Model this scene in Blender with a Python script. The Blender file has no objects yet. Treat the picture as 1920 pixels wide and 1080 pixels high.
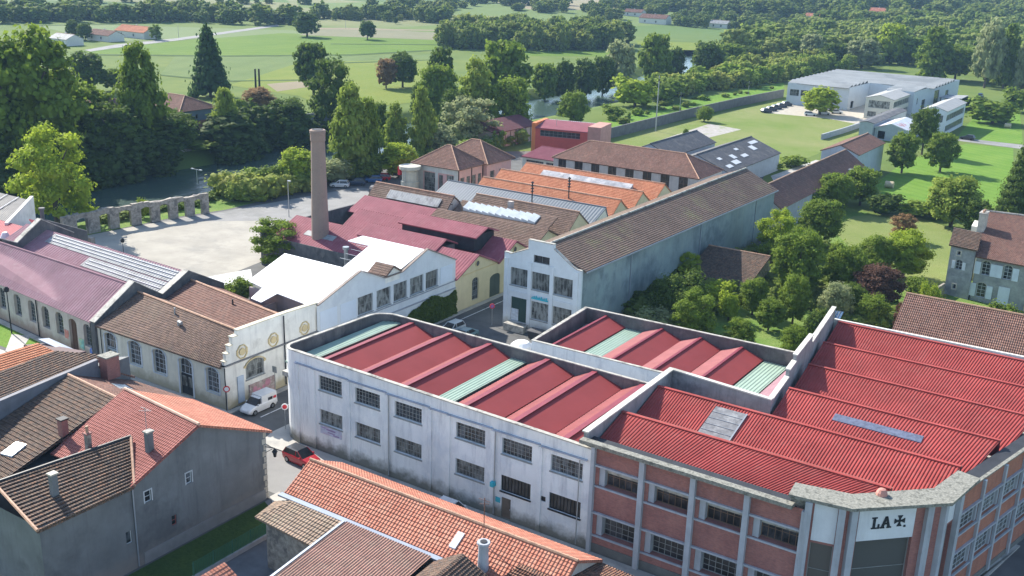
import bpy, math, random
import numpy as np
from mathutils import Matrix, Vector
random.seed(7); rng = np.random.default_rng(11)
SC = bpy.context.scene
COL = SC.collection
# ---------------------------------------------------------------- camera, sky, sun, exposure
CAMR = np.array([[0.83222135, -0.19234854, 0.52000929],
                 [0.55365085, 0.23816897, -0.79796383],
                 [0.0296371, 0.95198612, 0.30470324]])
CAMH = 48.0; FPX = 1960.0
cd = bpy.data.cameras.new('camera'); cam = bpy.data.objects.new('camera', cd); COL.objects.link(cam)
cam.matrix_world = Matrix.Translation((0, 0, CAMH)) @ Matrix(CAMR.tolist()).to_4x4()
cd.sensor_width = 36; cd.lens = 36 * FPX / 1920; cd.clip_end = 20000; cd.clip_start = 0.5
SC.camera = cam
W = bpy.data.worlds.new('World'); SC.world = W; W.use_nodes = True
nt = W.node_tree; sk = nt.nodes.new('ShaderNodeTexSky'); sk.sky_type = 'NISHITA'; sk.sun_disc = False
SUN_EL = math.radians(36); SUN_AZ = math.radians(-75.5)
sk.sun_elevation = SUN_EL; sk.sun_rotation = SUN_AZ; sk.air_density = 1.0; sk.dust_density = 0.6; sk.ozone_density = 1.0
bg = nt.nodes['Background']; bg.inputs[1].default_value = 0.145
nt.links.new(sk.outputs[0], bg.inputs[0])
sl = bpy.data.lights.new('sun', 'SUN'); sl.energy = 5.0; sl.angle = math.radians(0.5); sl.color = (1.0, 0.94, 0.84)
sun = bpy.data.objects.new('sun', sl); COL.objects.link(sun)
sdir = Vector((math.sin(SUN_AZ) * math.cos(SUN_EL), math.cos(SUN_AZ) * math.cos(SUN_EL), math.sin(SUN_EL)))
sun.rotation_euler = sdir.to_track_quat('Z', 'Y').to_euler(); sun.location = (-100, 100, 200)
vs = SC.view_settings; vs.view_transform = 'Standard'; vs.look = 'None'; vs.gamma = 1; vs.exposure = 0.97; vs.use_curve_mapping = False
SC.cycles.max_bounces = 6; SC.cycles.diffuse_bounces = 3; SC.cycles.glossy_bounces = 2; SC.cycles.transmission_bounces = 3
SC.cycles.transparent_max_bounces = 4; SC.cycles.volume_bounces = 0; SC.cycles.caustics_reflective = False; SC.cycles.caustics_refractive = False

# ---------------------------------------------------------------- terrain height and surveying helpers
FD = (-0.546, 0.838); RT = (0.838, 0.546)
RIV = [(-174, -60), (-181, 60), (-183.5, 130), (-182.5, 170), (-189, 210), (-189, 250), (-190, 310), (-191, 350), (-192, 405), (-210, 480), (-262, 570)]
def sm(t):
    t = np.clip(t, 0, 1); return t * t * (3 - 2 * t)
def riv_d(x, y):
    x = np.asarray(x, float); y = np.asarray(y, float); best = np.full(np.broadcast(x, y).shape, 1e9)
    for (ax, ay), (bx, by) in zip(RIV, RIV[1:]):
        dx, dy = bx - ax, by - ay; t = np.clip(((x - ax) * dx + (y - ay) * dy) / (dx * dx + dy * dy), 0, 1)
        best = np.minimum(best, np.hypot(x - ax - t * dx, y - ay - t * dy))
    return best
def hill(x, y):
    x = np.asarray(x, float); y = np.asarray(y, float)
    D = x * FD[0] + y * FD[1]; S = x * RT[0] + y * RT[1]
    r = S / np.maximum(D, 60)
    right = sm((r + 0.05) / 0.35)
    h = sm((D - 620) / 1100) * (14 + 24 * right) + sm((D - 2100) / 2500) * 105
    h = h + sm((D - 640) / 400) * 3.5 * np.sin(x / 83 + 1.3) * np.sin(y / 97 + r * 3)
    return h
def terr(x, y):
    h = hill(x, y); d = riv_d(x, y)
    c = -4.2 * (1 - sm((d - 16) / 3.2))
    return h + c
def G(px, py, z=None):
    """ground point seen at a pixel of the 1920 wide photograph (or the point at height z)"""
    d = CAMR @ np.array([px - 960, 540 - py, -FPX])
    if z is not None:
        t = (z - CAMH) / d[2]; return (d[0] * t, d[1] * t, z)
    d = d / np.hypot(d[0], d[1]); lo = 20.0; s = lo
    while s < 9000:
        if CAMH + d[2] * s <= float(hill(d[0] * s, d[1] * s)): break
        lo = s; s *= 1.02
    hi = s
    for _ in range(18):
        m = (lo + hi) / 2
        if CAMH + d[2] * m <= float(hill(d[0] * m, d[1] * m)): hi = m
        else: lo = m
    return (d[0] * hi, d[1] * hi, CAMH + d[2] * hi)
def pix(x, y, z):
    c = CAMR.T @ np.array([x, y, z - CAMH]); return 960 + FPX * c[0] / -c[2], 540 - FPX * c[1] / -c[2], -c[2]
def HT(x, y, z0, py):
    lo, hi = z0, z0 + 80
    for _ in range(30):
        m = (lo + hi) / 2
        if pix(x, y, m)[1] > py: lo = m
        else: hi = m
    return lo - z0

# ---------------------------------------------------------------- materials (all procedural)
MATS = {}
def _new(name):
    m = bpy.data.materials.new(name); m.use_nodes = True; nt = m.node_tree
    return m, nt, nt.nodes['Principled BSDF']
def N(nt, t, **kw):
    n = nt.nodes.new(t)
    for k, v in kw.items(): setattr(n, k, v)
    return n
def L(nt, a, b): nt.links.new(a, b)
def math_(nt, op, a, b=None, c=None):
    n = N(nt, 'ShaderNodeMath', operation=op)
    for i, v in enumerate((a, b, c)):
        if v is None: continue
        if isinstance(v, (int, float)): n.inputs[i].default_value = v
        else: L(nt, v, n.inputs[i])
    return n.outputs[0]
def mixc(nt, fac, a, b, mode='MIX'):
    n = N(nt, 'ShaderNodeMix', data_type='RGBA', blend_type=mode)
    for i, v in ((0, fac), (6, a), (7, b)):
        if isinstance(v, (int, float)): n.inputs[i].default_value = v
        elif isinstance(v, tuple): n.inputs[i].default_value = (*v[:3], 1)
        else: L(nt, v, n.inputs[i])
    return n.outputs[2]
def noise(nt, scale, detail=4, vec=None, sc=None, rough=.6):
    n = N(nt, 'ShaderNodeTexNoise'); n.inputs['Scale'].default_value = scale; n.inputs['Detail'].default_value = detail; n.inputs['Roughness'].default_value = rough
    src = vec
    if src is None: src = N(nt, 'ShaderNodeTexCoord').outputs['Object']
    if sc:
        mp = N(nt, 'ShaderNodeMapping'); mp.inputs['Scale'].default_value = sc; L(nt, src, mp.inputs[0]); src = mp.outputs[0]
    L(nt, src, n.inputs['Vector']); return n.outputs['Fac']
def ramp(nt, fac, a, b):
    n = N(nt, 'ShaderNodeMapRange'); n.inputs[1].default_value = a; n.inputs[2].default_value = b; L(nt, fac, n.inputs[0]); return n.outputs[0]
def bump(nt, p, h, dist, strength=1.0):
    b = N(nt, 'ShaderNodeBump'); b.inputs['Strength'].default_value = strength; b.inputs['Distance'].default_value = dist
    L(nt, h, b.inputs['Height']); L(nt, b.outputs[0], p.inputs['Normal'])
def plain(name, c, rough=.7, var=.12, scale=.8, metal=0., spec=.3, c2=None, stain=None, streak=0., bmp=0., ground=None):
    """paint, render, concrete, metal: base colour broken up by blotches, a second colour, vertical streaks, dirt near the foot"""
    if name in MATS: return MATS[name]
    m, nt, p = _new(name)
    f = noise(nt, scale, 6)
    lo = tuple(x * (1 - var) for x in c); hi = tuple(min(1, x * (1 + var)) for x in c)
    col = mixc(nt, ramp(nt, f, .3, .7), lo, hi)
    if c2: col = mixc(nt, ramp(nt, noise(nt, scale * .35, 5, rough=.7), .52, .62), col, c2)
    if stain: col = mixc(nt, math_(nt, 'MULTIPLY', ramp(nt, noise(nt, 1.2, 6, sc=(1, 1, .12), rough=.75), .5, .75), streak or .6), col, stain)
    if ground:
        sep = N(nt, 'ShaderNodeSeparateXYZ'); L(nt, N(nt, 'ShaderNodeTexCoord').outputs['Object'], sep.inputs[0])
        w = math_(nt, 'ADD', sep.outputs[2], math_(nt, 'MULTIPLY', noise(nt, .9, 5), -2.2))
        col = mixc(nt, ramp(nt, w, .5, -.6), col, ground)
    L(nt, col, p.inputs['Base Color']); p.inputs['Roughness'].default_value = rough; p.inputs['Metallic'].default_value = metal
    p.inputs['Specular IOR Level'].default_value = spec
    if bmp: bump(nt, p, noise(nt, 9, 5), bmp)
    MATS[name] = m; return m
def tile(name, cols, pu=.24, pv=.36, line=.35, lichen=None, amt=.5, rough=.85, wave=.05):
    """roof tiles laid in courses: every tile its own tint, soil in the joints, lichen patches"""
    if name in MATS: return MATS[name]
    m, nt, p = _new(name)
    uv = N(nt, 'ShaderNodeUVMap').outputs[0]; sep = N(nt, 'ShaderNodeSeparateXYZ'); L(nt, uv, sep.inputs[0])
    u = math_(nt, 'DIVIDE', sep.outputs[0], pu); v = math_(nt, 'DIVIDE', sep.outputs[1], pv)
    cb = N(nt, 'ShaderNodeCombineXYZ'); L(nt, math_(nt, 'FLOOR', u), cb.inputs[0]); L(nt, math_(nt, 'FLOOR', v), cb.inputs[1])
    wn = N(nt, 'ShaderNodeTexWhiteNoise', noise_dimensions='2D'); L(nt, cb.outputs[0], wn.inputs['Vector'])
    rp = N(nt, 'ShaderNodeValToRGB'); L(nt, wn.outputs['Value'], rp.inputs[0])
    e = rp.color_ramp.elements; e[0].color = (*cols[0], 1); e[1].color = (*cols[-1], 1)
    for i, c in enumerate(cols[1:-1]): el = e.new((i + 1) / (len(cols) - 1)); el.color = (*c, 1)
    col = mixc(nt, ramp(nt, noise(nt, .25, 5), .35, .65), rp.outputs[0], (.62, .62, .62), 'MULTIPLY')
    col = mixc(nt, .55, rp.outputs[0], col)
    if lichen: col = mixc(nt, math_(nt, 'MULTIPLY', ramp(nt, noise(nt, .16, 7, rough=.75), .52, .68), amt), col, lichen)
    fv = math_(nt, 'FRACT', v); fu = math_(nt, 'FRACT', u)
    j = math_(nt, 'MAXIMUM', math_(nt, 'LESS_THAN', fv, .2), math_(nt, 'MULTIPLY', math_(nt, 'LESS_THAN', fu, .2), .6))
    col = mixc(nt, math_(nt, 'MULTIPLY', j, line), col, tuple(x * .35 for x in cols[0]))
    L(nt, col, p.inputs['Base Color']); p.inputs['Roughness'].default_value = rough; p.inputs['Specular IOR Level'].default_value = .2
    h = math_(nt, 'SINE', math_(nt, 'MULTIPLY', u, 6.2832)); bump(nt, p, h, wave, .7)
    MATS[name] = m; return m
def brick(name, c1, c2, mortar, w=.22, h=.075):
    if name in MATS: return MATS[name]
    m, nt, p = _new(name)
    b = N(nt, 'ShaderNodeTexBrick'); L(nt, N(nt, 'ShaderNodeUVMap').outputs[0], b.inputs['Vector'])
    b.inputs['Scale'].default_value = 1; b.inputs['Brick Width'].default_value = w; b.inputs['Row Height'].default_value = h; b.inputs['Mortar Size'].default_value = .008
    b.inputs['Color1'].default_value = (*c1, 1); b.inputs['Color2'].default_value = (*c2, 1); b.inputs['Mortar'].default_value = (*mortar, 1)
    col = mixc(nt, ramp(nt, noise(nt, .7, 7, sc=(1, 1, .6), rough=.75), .38, .66), b.outputs[0], (.55, .5, .55), 'MULTIPLY')
    col = mixc(nt, .6, b.outputs[0], col)
    L(nt, col, p.inputs['Base Color']); p.inputs['Roughness'].default_value = .85
    MATS[name] = m; return m
def glass(name, c=(.03, .035, .04), rough=.12, flat=False):
    if name in MATS: return MATS[name]
    m, nt, p = _new(name)
    oi = N(nt, 'ShaderNodeObjectInfo'); f = math_(nt, 'MULTIPLY', ramp(nt, noise(nt, 1.6, 4, sc=(1, 1, .5)), .42, .6), math_(nt, 'ADD', oi.outputs['Random'], .25))
    L(nt, mixc(nt, f, tuple(x * .5 for x in c), tuple(min(.5, x * 3.2 + .02) for x in c)), p.inputs['Base Color'])
    if flat: L(nt, mixc(nt, .5, c, c), p.inputs['Base Color'])
    p.inputs['Roughness'].default_value = rough; p.inputs['Specular IOR Level'].default_value = .6
    MATS[name] = m; return m
def leafm(name, c, hi, trans=.42, ns=6, big=None):
    if name in MATS: return MATS[name]
    m, nt, p = _new(name)
    oi = N(nt, 'ShaderNodeObjectInfo'); f = noise(nt, ns, 4)
    f2 = math_(nt, 'ADD', math_(nt, 'MULTIPLY', f, 1.6), -.3)
    col = mixc(nt, f2, c, hi)
    if big: col = mixc(nt, ramp(nt, noise(nt, .045, 3), .42, .62), col, big)
    col = mixc(nt, math_(nt, 'MULTIPLY', oi.outputs['Random'], .45), col, tuple(x * y for x, y in zip(c, (.7, .75, .8))))
    L(nt, col, p.inputs['Base Color']); p.inputs['Roughness'].default_value = .75; p.inputs['Specular IOR Level'].default_value = .15
    tr = N(nt, 'ShaderNodeBsdfTranslucent'); L(nt, col, tr.inputs[0]); mx = N(nt, 'ShaderNodeMixShader'); mx.inputs[0].default_value = trans
    L(nt, p.outputs[0], mx.inputs[1]); L(nt, tr.outputs[0], mx.inputs[2]); L(nt, mx.outputs[0], nt.nodes['Material Output'].inputs[0])
    MATS[name] = m; return m
def grassm(name, c, c2, scale=.25, stripe=None, fine=3., amt=.5):
    if name in MATS: return MATS[name]
    m, nt, p = _new(name)
    col = mixc(nt, ramp(nt, noise(nt, scale, 7, rough=.7), .36, .64), c, c2)
    col = mixc(nt, math_(nt, 'MULTIPLY', ramp(nt, noise(nt, fine, 4), .45, .7), amt), col, tuple(x * .55 for x in c))
    if stripe:
        tc = N(nt, 'ShaderNodeTexCoord').outputs['Object']; sep = N(nt, 'ShaderNodeSeparateXYZ'); L(nt, tc, sep.inputs[0])
        a = math.radians(stripe[0])
        w = math_(nt, 'ADD', math_(nt, 'MULTIPLY', sep.outputs[0], math.cos(a)), math_(nt, 'MULTIPLY', sep.outputs[1], math.sin(a)))
        s = math_(nt, 'SINE', math_(nt, 'MULTIPLY', w, 6.2832 / stripe[1]))
        col = mixc(nt, math_(nt, 'MULTIPLY', ramp(nt, s, 0, 1), stripe[2]), col, tuple(x * .7 for x in c))
    L(nt, col, p.inputs['Base Color']); p.inputs['Roughness'].default_value = .9; p.inputs['Specular IOR Level'].default_value = .1
    bump(nt, p, noise(nt, 6, 5), .12)
    MATS[name] = m; return m

# ---------------------------------------------------------------- mesh and object helpers
ORG = {}
def V3(p): return np.array(p, float)
class MB:
    def __init__(s): s.v = []; s.f = []; s.uv = []; s.mk = []
    def poly(s, pts, uv=None):
        i = len(s.v); s.v.extend([tuple(map(float, p)) for p in pts]); s.f.append(tuple(range(i, i + len(pts)))); s.uv.append(uv); return s
    def box(s, x0, y0, z0, x1, y1, z1):
        if x1 < x0: x0, x1 = x1, x0
        if y1 < y0: y0, y1 = y1, y0
        return s.prism([(x0, y0), (x1, y0), (x1, y1), (x0, y1)], z0, z1)
    def prism(s, p2, z0, z1):
        """footprint counter-clockwise; z0/z1 numbers or one per corner"""
        s.mk.append(len(s.f)); n = len(p2); z0 = [z0] * n if not hasattr(z0, '__len__') else z0; z1 = [z1] * n if not hasattr(z1, '__len__') else z1
        b = [(x, y, z) for (x, y), z in zip(p2, z0)]; t = [(x, y, z) for (x, y), z in zip(p2, z1)]
        s.poly(t); s.poly(b[::-1])
        for i in range(n): j = (i + 1) % n; s.poly([b[i], b[j], t[j], t[i]])
        return s
    def hull8(s, b, t):
        s.mk.append(len(s.f)); b = [tuple(q) for q in b]; t = [tuple(q) for q in t]; n = len(b)
        s.poly(t); s.poly(b[::-1])
        for i in range(n): j = (i + 1) % n; s.poly([b[i], b[j], t[j], t[i]])
        return s
    def bar(s, p, q, w, h=None, up=(0, 0, 1)):
        p, q = V3(p), V3(q); h = h or w; d = q - p; l = np.linalg.norm(d)
        if l < 1e-6: return s
        d /= l; u = V3(up)
        if abs(d @ u) > .95: u = V3((1, 0, 0))
        a = np.cross(d, u); a /= np.linalg.norm(a); b = np.cross(a, d); a = a * w / 2; b = b * h / 2
        return s.hull8([p - a - b, p + a - b, p + a + b, p - a + b], [q - a - b, q + a - b, q + a + b, q - a + b]) if False else s._hex(p, q, a, b)
    def _hex(s, p, q, a, b):
        s.mk.append(len(s.f)); A = [p - a - b, p + a - b, p + a + b, p - a + b]; B = [x + (q - p) for x in A]
        s.poly(A); s.poly(B[::-1])
        for i in range(4): j = (i + 1) % 4; s.poly([A[j], A[i], B[i], B[j]])
        return s
    def tube(s, p, q, r, r2=None, n=8, cap=True):
        s.mk.append(len(s.f)); p, q = V3(p), V3(q); r2 = r if r2 is None else r2; d = q - p; l = np.linalg.norm(d); d /= max(l, 1e-9)
        u = V3((0, 0, 1)) if abs(d[2]) < .9 else V3((1, 0, 0))
        a = np.cross(d, u); a /= np.linalg.norm(a); b = np.cross(d, a)
        A = [p + (a * math.cos(2 * math.pi * i / n) + b * math.sin(2 * math.pi * i / n)) * r for i in range(n)]
        B = [q + (a * math.cos(2 * math.pi * i / n) + b * math.sin(2 * math.pi * i / n)) * r2 for i in range(n)]
        for i in range(n): j = (i + 1) % n; s.poly([A[i], A[j], B[j], B[i]])
        if cap: s.poly(A[::-1]); s.poly(B)
        return s
    def lathe(s, cx, cy, prof, n=16, cap=True):
        rings = [[(cx + r * math.cos(2 * math.pi * i / n), cy + r * math.sin(2 * math.pi * i / n), z) for i in range(n)] for r, z in prof]
        for A, B in zip(rings, rings[1:]):
            for i in range(n): j = (i + 1) % n; s.poly([A[i], A[j], B[j], B[i]])
        if cap: s.poly(rings[0][::-1]); s.poly(rings[-1])
        return s
    def each(s, name, mat, parent, per=1):
        """one object for every piece (or for every per pieces)"""
        mk = s.mk[::per] + [len(s.f)]; out = []
        for a, b in zip(mk, mk[1:]):
            m = MB(); o = s.f[a][0]; e = s.f[b - 1][-1] + 1; m.v = s.v[o:e]; m.f = [tuple(i - o for i in f) for f in s.f[a:b]]; m.uv = s.uv[a:b]; out.append(m.build(name, mat, parent))
        return out
    def build(s, name, mat, parent=None, smooth=False, org=None):
        me = bpy.data.meshes.new(name)
        o3 = V3(ORG[parent.name]) if parent is not None else V3(org if org is not None else (0, 0, 0))
        vv = np.array(s.v, float).reshape(-1, 3) - o3
        me.from_pydata(vv.tolist(), [], s.f); me.materials.append(mat)
        uvl = me.uv_layers.new(name='UVMap'); data = np.zeros((len(me.loops), 2)); k = 0
        for fi, f in enumerate(s.f):
            n = len(f)
            if s.uv[fi] is not None: data[k:k + n] = s.uv[fi]
            else:
                P = np.array([s.v[i] for i in f]); nn = np.zeros(3)
                for i in range(n): nn += np.cross(P[i], P[(i + 1) % n])
                ln = np.linalg.norm(nn); nn = nn / ln if ln > 1e-12 else V3((0, 0, 1))
                t = np.array([-nn[1], nn[0], 0.]); tl = np.linalg.norm(t)
                t = t / tl if tl > .05 else V3((1, 0, 0)); b = np.cross(nn, t)
                data[k:k + n, 0] = P @ t; data[k:k + n, 1] = P @ b
            k += n
        uvl.data.foreach_set('uv', data.ravel()); 
        if smooth: me.polygons.foreach_set('use_smooth', [True] * len(me.polygons))
        me.update()
        o = bpy.data.objects.new(name, me); COL.objects.link(o)
        if parent is not None: o.parent = parent
        else: o.location = tuple(o3)
        ORG[o.name] = tuple(o3); return o
def tag(o, label, cat, group=None, kind=None):
    if label: o['label'] = label
    if cat: o['category'] = cat
    if group: o['group'] = group
    if kind: o['kind'] = kind
    return o
def thing(name, label, cat, loc, rot=0., group=None, local=False):
    o = bpy.data.objects.new(name, None); COL.objects.link(o); o.location = tuple(map(float, loc)); o.rotation_euler = (0, 0, rot); o.empty_display_size = .5
    ORG[o.name] = (0, 0, 0) if local else tuple(map(float, loc)); return tag(o, label, cat, group)
def struct(name, mb, m, label=None): 
    o = mb.build(name, m); o['kind'] = 'structure'
    if label: o['label'] = label
    return o
def sheet(name, pts, z, m, label=None):
    return struct(name, MB().poly([(p[0], p[1], z) for p in pts]), m, label)
def ccw(p):
    a = sum(p[i][0] * p[(i + 1) % len(p)][1] - p[(i + 1) % len(p)][0] * p[i][1] for i in range(len(p)))
    return p if a > 0 else p[::-1]

class WallF:
    """wall plane from a to b, outward normal on the right"""
    def __init__(s, a, b):
        s.a = V3((a[0], a[1], 0)); d = V3((b[0] - a[0], b[1] - a[1], 0)); s.L = np.linalg.norm(d); s.U = d / s.L; s.n = V3((s.U[1], -s.U[0], 0))
    def p(s, u, z, d=0.): q = s.a + s.U * u + s.n * d; return (q[0], q[1], z)
    def boxw(s, mb, u0, z0, u1, z1, d0, d1):
        if d1 < d0: d0, d1 = d1, d0
        A = [s.p(u0, z0, d1), s.p(u1, z0, d1), s.p(u1, z0, d0), s.p(u0, z0, d0)]
        mb.hull8(A, [(x, y, z1) for x, y, z in A]); return mb
def wall(mb, w, z0, z1, ops=(), t=.25):
    """panel with real openings; z1 may be a pair (left, right). ops: (u0,z0,u1,z1,arch rise)"""
    za, zb = (z1, z1) if not hasattr(z1, '__len__') else z1
    zt = lambda u: za + (zb - za) * u / w.L
    us = sorted({0., w.L, *[o[0] for o in ops], *[o[2] for o in ops]})
    for u0, u1 in zip(us, us[1:]):
        cut = sorted([(o[1], o[3]) for o in ops if o[0] <= u0 + 1e-6 and o[2] >= u1 - 1e-6])
        z = z0
        for c0, c1 in cut:
            if c0 > z + 1e-4: mb.poly([w.p(u0, z), w.p(u1, z), w.p(u1, c0), w.p(u0, c0)])
            z = c1
        mb.poly([w.p(u0, z), w.p(u1, z), w.p(u1, zt(u1)), w.p(u0, zt(u0))])
    for o in ops:
        u0, a0, u1, a1 = o[:4]; r = o[4] if len(o) > 4 else 0
        mb.poly([w.p(u0, a0), w.p(u0, a0, -t), w.p(u1, a0, -t), w.p(u1, a0)])
        mb.poly([w.p(u0, a0), w.p(u0, a1 - r), w.p(u0, a1 - r, -t), w.p(u0, a0, -t)])
        mb.poly([w.p(u1, a0), w.p(u1, a0, -t), w.p(u1, a1 - r, -t), w.p(u1, a1 - r)])
        if not r: mb.poly([w.p(u0, a1), w.p(u1, a1), w.p(u1, a1, -t), w.p(u0, a1, -t)])
        else:
            c = (u0 + u1) / 2; hw = (u1 - u0) / 2
            arc = [(c - hw * math.cos(k * math.pi / 8), a1 - r + r * math.sin(k * math.pi / 8)) for k in range(9)]
            for (p, q), (p2, q2) in zip(arc, arc[1:]):
                mb.poly([w.p(p, q), w.p(p2, q2), w.p(p2, a1), w.p(p, a1)]); mb.poly([w.p(p, q), w.p(p, q, -t), w.p(p2, q2, -t), w.p(p2, q2)])
def window(par, w, o, nx, nz, fm, gm, inset=.16, bw=.06, sill=None, name='window', label=None, cell=None):
    u0, z0, u1, z1 = o[:4]; r = o[4] if len(o) > 4 else 0
    mb = MB(); d0, d1 = -inset - .05, -inset
    w.boxw(mb, u0, z0, u0 + bw, z1 - r * .9, d0, d1); w.boxw(mb, u1 - bw, z0, u1, z1 - r * .9, d0, d1)
    w.boxw(mb, u0 + bw, z0, u1 - bw, z0 + bw, d0, d1)
    if not r: w.boxw(mb, u0 + bw, z1 - bw, u1 - bw, z1, d0, d1)
    else:
        c = (u0 + u1) / 2; hw = (u1 - u0) / 2 - bw / 2
        pts = [w.p(c - hw * math.cos(k * math.pi / 8), z1 - r + (r - bw / 2) * math.sin(k * math.pi / 8), (d0 + d1) / 2) for k in range(9)]
        for p, q in zip(pts, pts[1:]): mb.bar(p, q, bw, bw)
    m2 = bw * .7
    for i in range(1, nx):
        u = u0 + (u1 - u0) * i / nx; x = abs(u - (u0 + u1) / 2) / max((u1 - u0) / 2, .01)
        w.boxw(mb, u - m2 / 2, z0 + bw, u + m2 / 2, z1 - (r * (1 - math.sqrt(max(0, 1 - x * x))) if r else bw), d0 + .01, d1 - .005)
    for i in range(1, nz):
        z = z0 + (z1 - z0) * i / nz; w.boxw(mb, u0 + bw, z - m2 / 2, u1 - bw, z + m2 / 2, d0 + .015, d1 - .008)
    if sill: w.boxw(mb, u0 - .08, z0 - .12, u1 + .08, z0 - .003, -.05, sill)
    o1 = mb.build(name, fm, par)
    if label: o1['label'] = label
    g = MB()
    if not r: g.poly([w.p(u0, z0, d0), w.p(u1, z0, d0), w.p(u1, z1, d0), w.p(u0, z1, d0)])
    else:
        c = (u0 + u1) / 2; hw = (u1 - u0) / 2
        g.poly([w.p(u0, z0, d0), w.p(u1, z0, d0)] + [w.p(c + hw * math.cos(k * math.pi / 8), z1 - r + r * math.sin(k * math.pi / 8), d0) for k in range(9)])
    g.build('pane', gm, o1); return o1
def slab(mb, pts, t):
    """sloped plate under the polygon pts (counter-clockwise seen from above)"""
    P = [V3(p) for p in pts]; n = np.cross(P[1] - P[0], P[-1] - P[0]); n /= np.linalg.norm(n)
    a = [p - n * .015 for p in P]; b = [p - n * t for p in P]
    mb.poly(b[::-1]); k = len(P)
    for i in range(k): j = (i + 1) % k; mb.poly([b[i], b[j], a[j], a[i]])
    return n
def roof(mb, e0, e1, r1, r0, kind='tile', pitch=.36, step=.05, period=.3, amp=.05, thick=.18):
    """one slope: eave e0->e1, ridge r0->r1 (may shrink to a point)"""
    e0, e1, r0, r1 = map(V3, (e0, e1, r0, r1))
    pts = [e0, e1, r1] if np.linalg.norm(r0 - r1) < 1e-3 else [e0, e1, r1, r0]
    n = slab(mb, pts, thick); Lu = np.linalg.norm(e1 - e0); U = (e1 - e0) / Lu; B = np.cross(n, U)
    uv = lambda p: ((p - e0) @ U, (p - e0) @ B)
    if kind == 'tile':
        sl = max((r0 - e0) @ B, (r1 - e1) @ B); k = max(1, int(round(sl / pitch))); prev = None
        for i in range(k):
            t0, t1 = i / k, (i + 1) / k
            a, b = e0 + (r0 - e0) * t0 + n * step, e1 + (r1 - e1) * t0 + n * step
            c, d = e1 + (r1 - e1) * t1, e0 + (r0 - e0) * t1
            mb.poly([a, b, c, d], [uv(x) for x in (a, b, c, d)])
            lo = [a - n * step, b - n * step]; mb.poly([lo[0], lo[1], b, a], [uv(x) for x in (lo[0], lo[1], b, a)])
    elif kind == 'corr':
        k = max(1, int(round(Lu / period))); prof = [(0, 0), (.18, 1), (.5, 1), (.68, 0)]
        s = []
        for i in range(k):
            for f, h in prof: s.append(((i + f) / k, h))
        s.append((1, 0))
        for (s0, h0), (s1, h1) in zip(s, s[1:]):
            q = [e0 + (e1 - e0) * s0 + n * amp * h0, e0 + (e1 - e0) * s1 + n * amp * h1, r0 + (r1 - r0) * s1 + n * amp * h1, r0 + (r1 - r0) * s0 + n * amp * h0]
            mb.poly(q, [uv(x) for x in q])
    else: mb.poly(pts, [uv(p) for p in pts])
    return n
def copy_tree(o, parent=None):
    c = o.copy(); COL.objects.link(c); c.parent = parent
    if parent is not None: c.matrix_parent_inverse = o.matrix_parent_inverse
    ORG[c.name] = ORG.get(o.name, (0, 0, 0))
    for ch in list(o.children): copy_tree(ch, c)
    return c
# ---------------------------------------------------------------- palette
M_wht = plain('white_render', (.8, .81, .8), var=.06, scale=.5, c2=(.68, .71, .73), stain=(.25, .27, .32), streak=.55, ground=(.2, .2, .17))
M_wht2 = plain('white_render_clean', (.68, .7, .72), var=.06, stain=(.4, .42, .45), streak=.35)
M_cap = plain('concrete_coping', (.42, .4, .35), var=.25, scale=2, c2=(.2, .19, .17))
M_lich = plain('lichen_concrete', (.24, .235, .2), var=.4, scale=6, c2=(.12, .12, .1), bmp=.03)
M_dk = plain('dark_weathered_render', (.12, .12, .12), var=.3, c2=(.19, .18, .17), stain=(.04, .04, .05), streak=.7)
M_red = plain('red_sheet', (.27, .052, .052), spec=.15, rough=.7, var=.08, scale=.4)
M_red2 = plain('bright_red_sheet', (.33, .062, .055), rough=.75, spec=.15, var=.2, scale=.35, c2=(.29, .058, .05), stain=(.34, .12, .1), streak=.55)
M_ridge = plain('dark_red_flashing', (.22, .035, .05), rough=.5)
M_grn = plain('pale_green_sheet', (.29, .39, .31), rough=.5, var=.08)
M_blk = plain('dark_gutter', (.03, .033, .04), var=.3)
M_mul = plain('steel_muntin', (.28, .29, .28), var=.2)
M_mulw = plain('painted_sash', (.55, .58, .6), var=.1)
M_mulb = plain('rusty_sash', (.2, .13, .09), var=.3)
M_gl = glass('window_glass'); M_gl2 = glass('dusty_glass', (.08, .085, .08), .35); M_glk = glass('black_glass', (.012, .012, .014), .3)
M_brk = brick('red_brick', (.44, .165, .125), (.32, .12, .1), (.25, .19, .17))
M_brk2 = brick('orange_brick', (.5, .17, .09), (.4, .14, .08), (.3, .2, .16))
M_conc = plain('grey_concrete', (.4, .42, .45), var=.12, stain=(.2, .2, .2), streak=.5)
M_cream = plain('cream_render', (.74, .7, .58), var=.08, stain=(.35, .3, .22), streak=.5, ground=(.4, .36, .26))
M_creamw = plain('pale_stained_render', (.78, .76, .69), var=.08, c2=(.66, .64, .57), stain=(.33, .32, .3), streak=.5, ground=(.5, .43, .28))
M_pinkw = plain('beige_render', (.58, .5, .44), var=.1, stain=(.25, .2, .18), streak=.6, ground=(.36, .26, .2))
M_ochre = plain('ochre_trim', (.62, .5, .28), var=.1)
M_pinkr = plain('faded_pink_sheet', (.31, .18, .205), rough=.9, spec=.15, var=.14, scale=.3, c2=(.25, .15, .17), stain=(.4, .29, .3), streak=.6)
M_plum = plain('plum_red_sheet', (.27, .085, .105), spec=.15, rough=.75, var=.15, scale=.4, stain=(.36, .18, .2), streak=.5)
M_tb = tile('brown_tiles', [(.16, .105, .08), (.21, .14, .105), (.25, .165, .125), (.18, .125, .105), (.3, .19, .14)], lichen=(.22, .19, .14))
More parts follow.
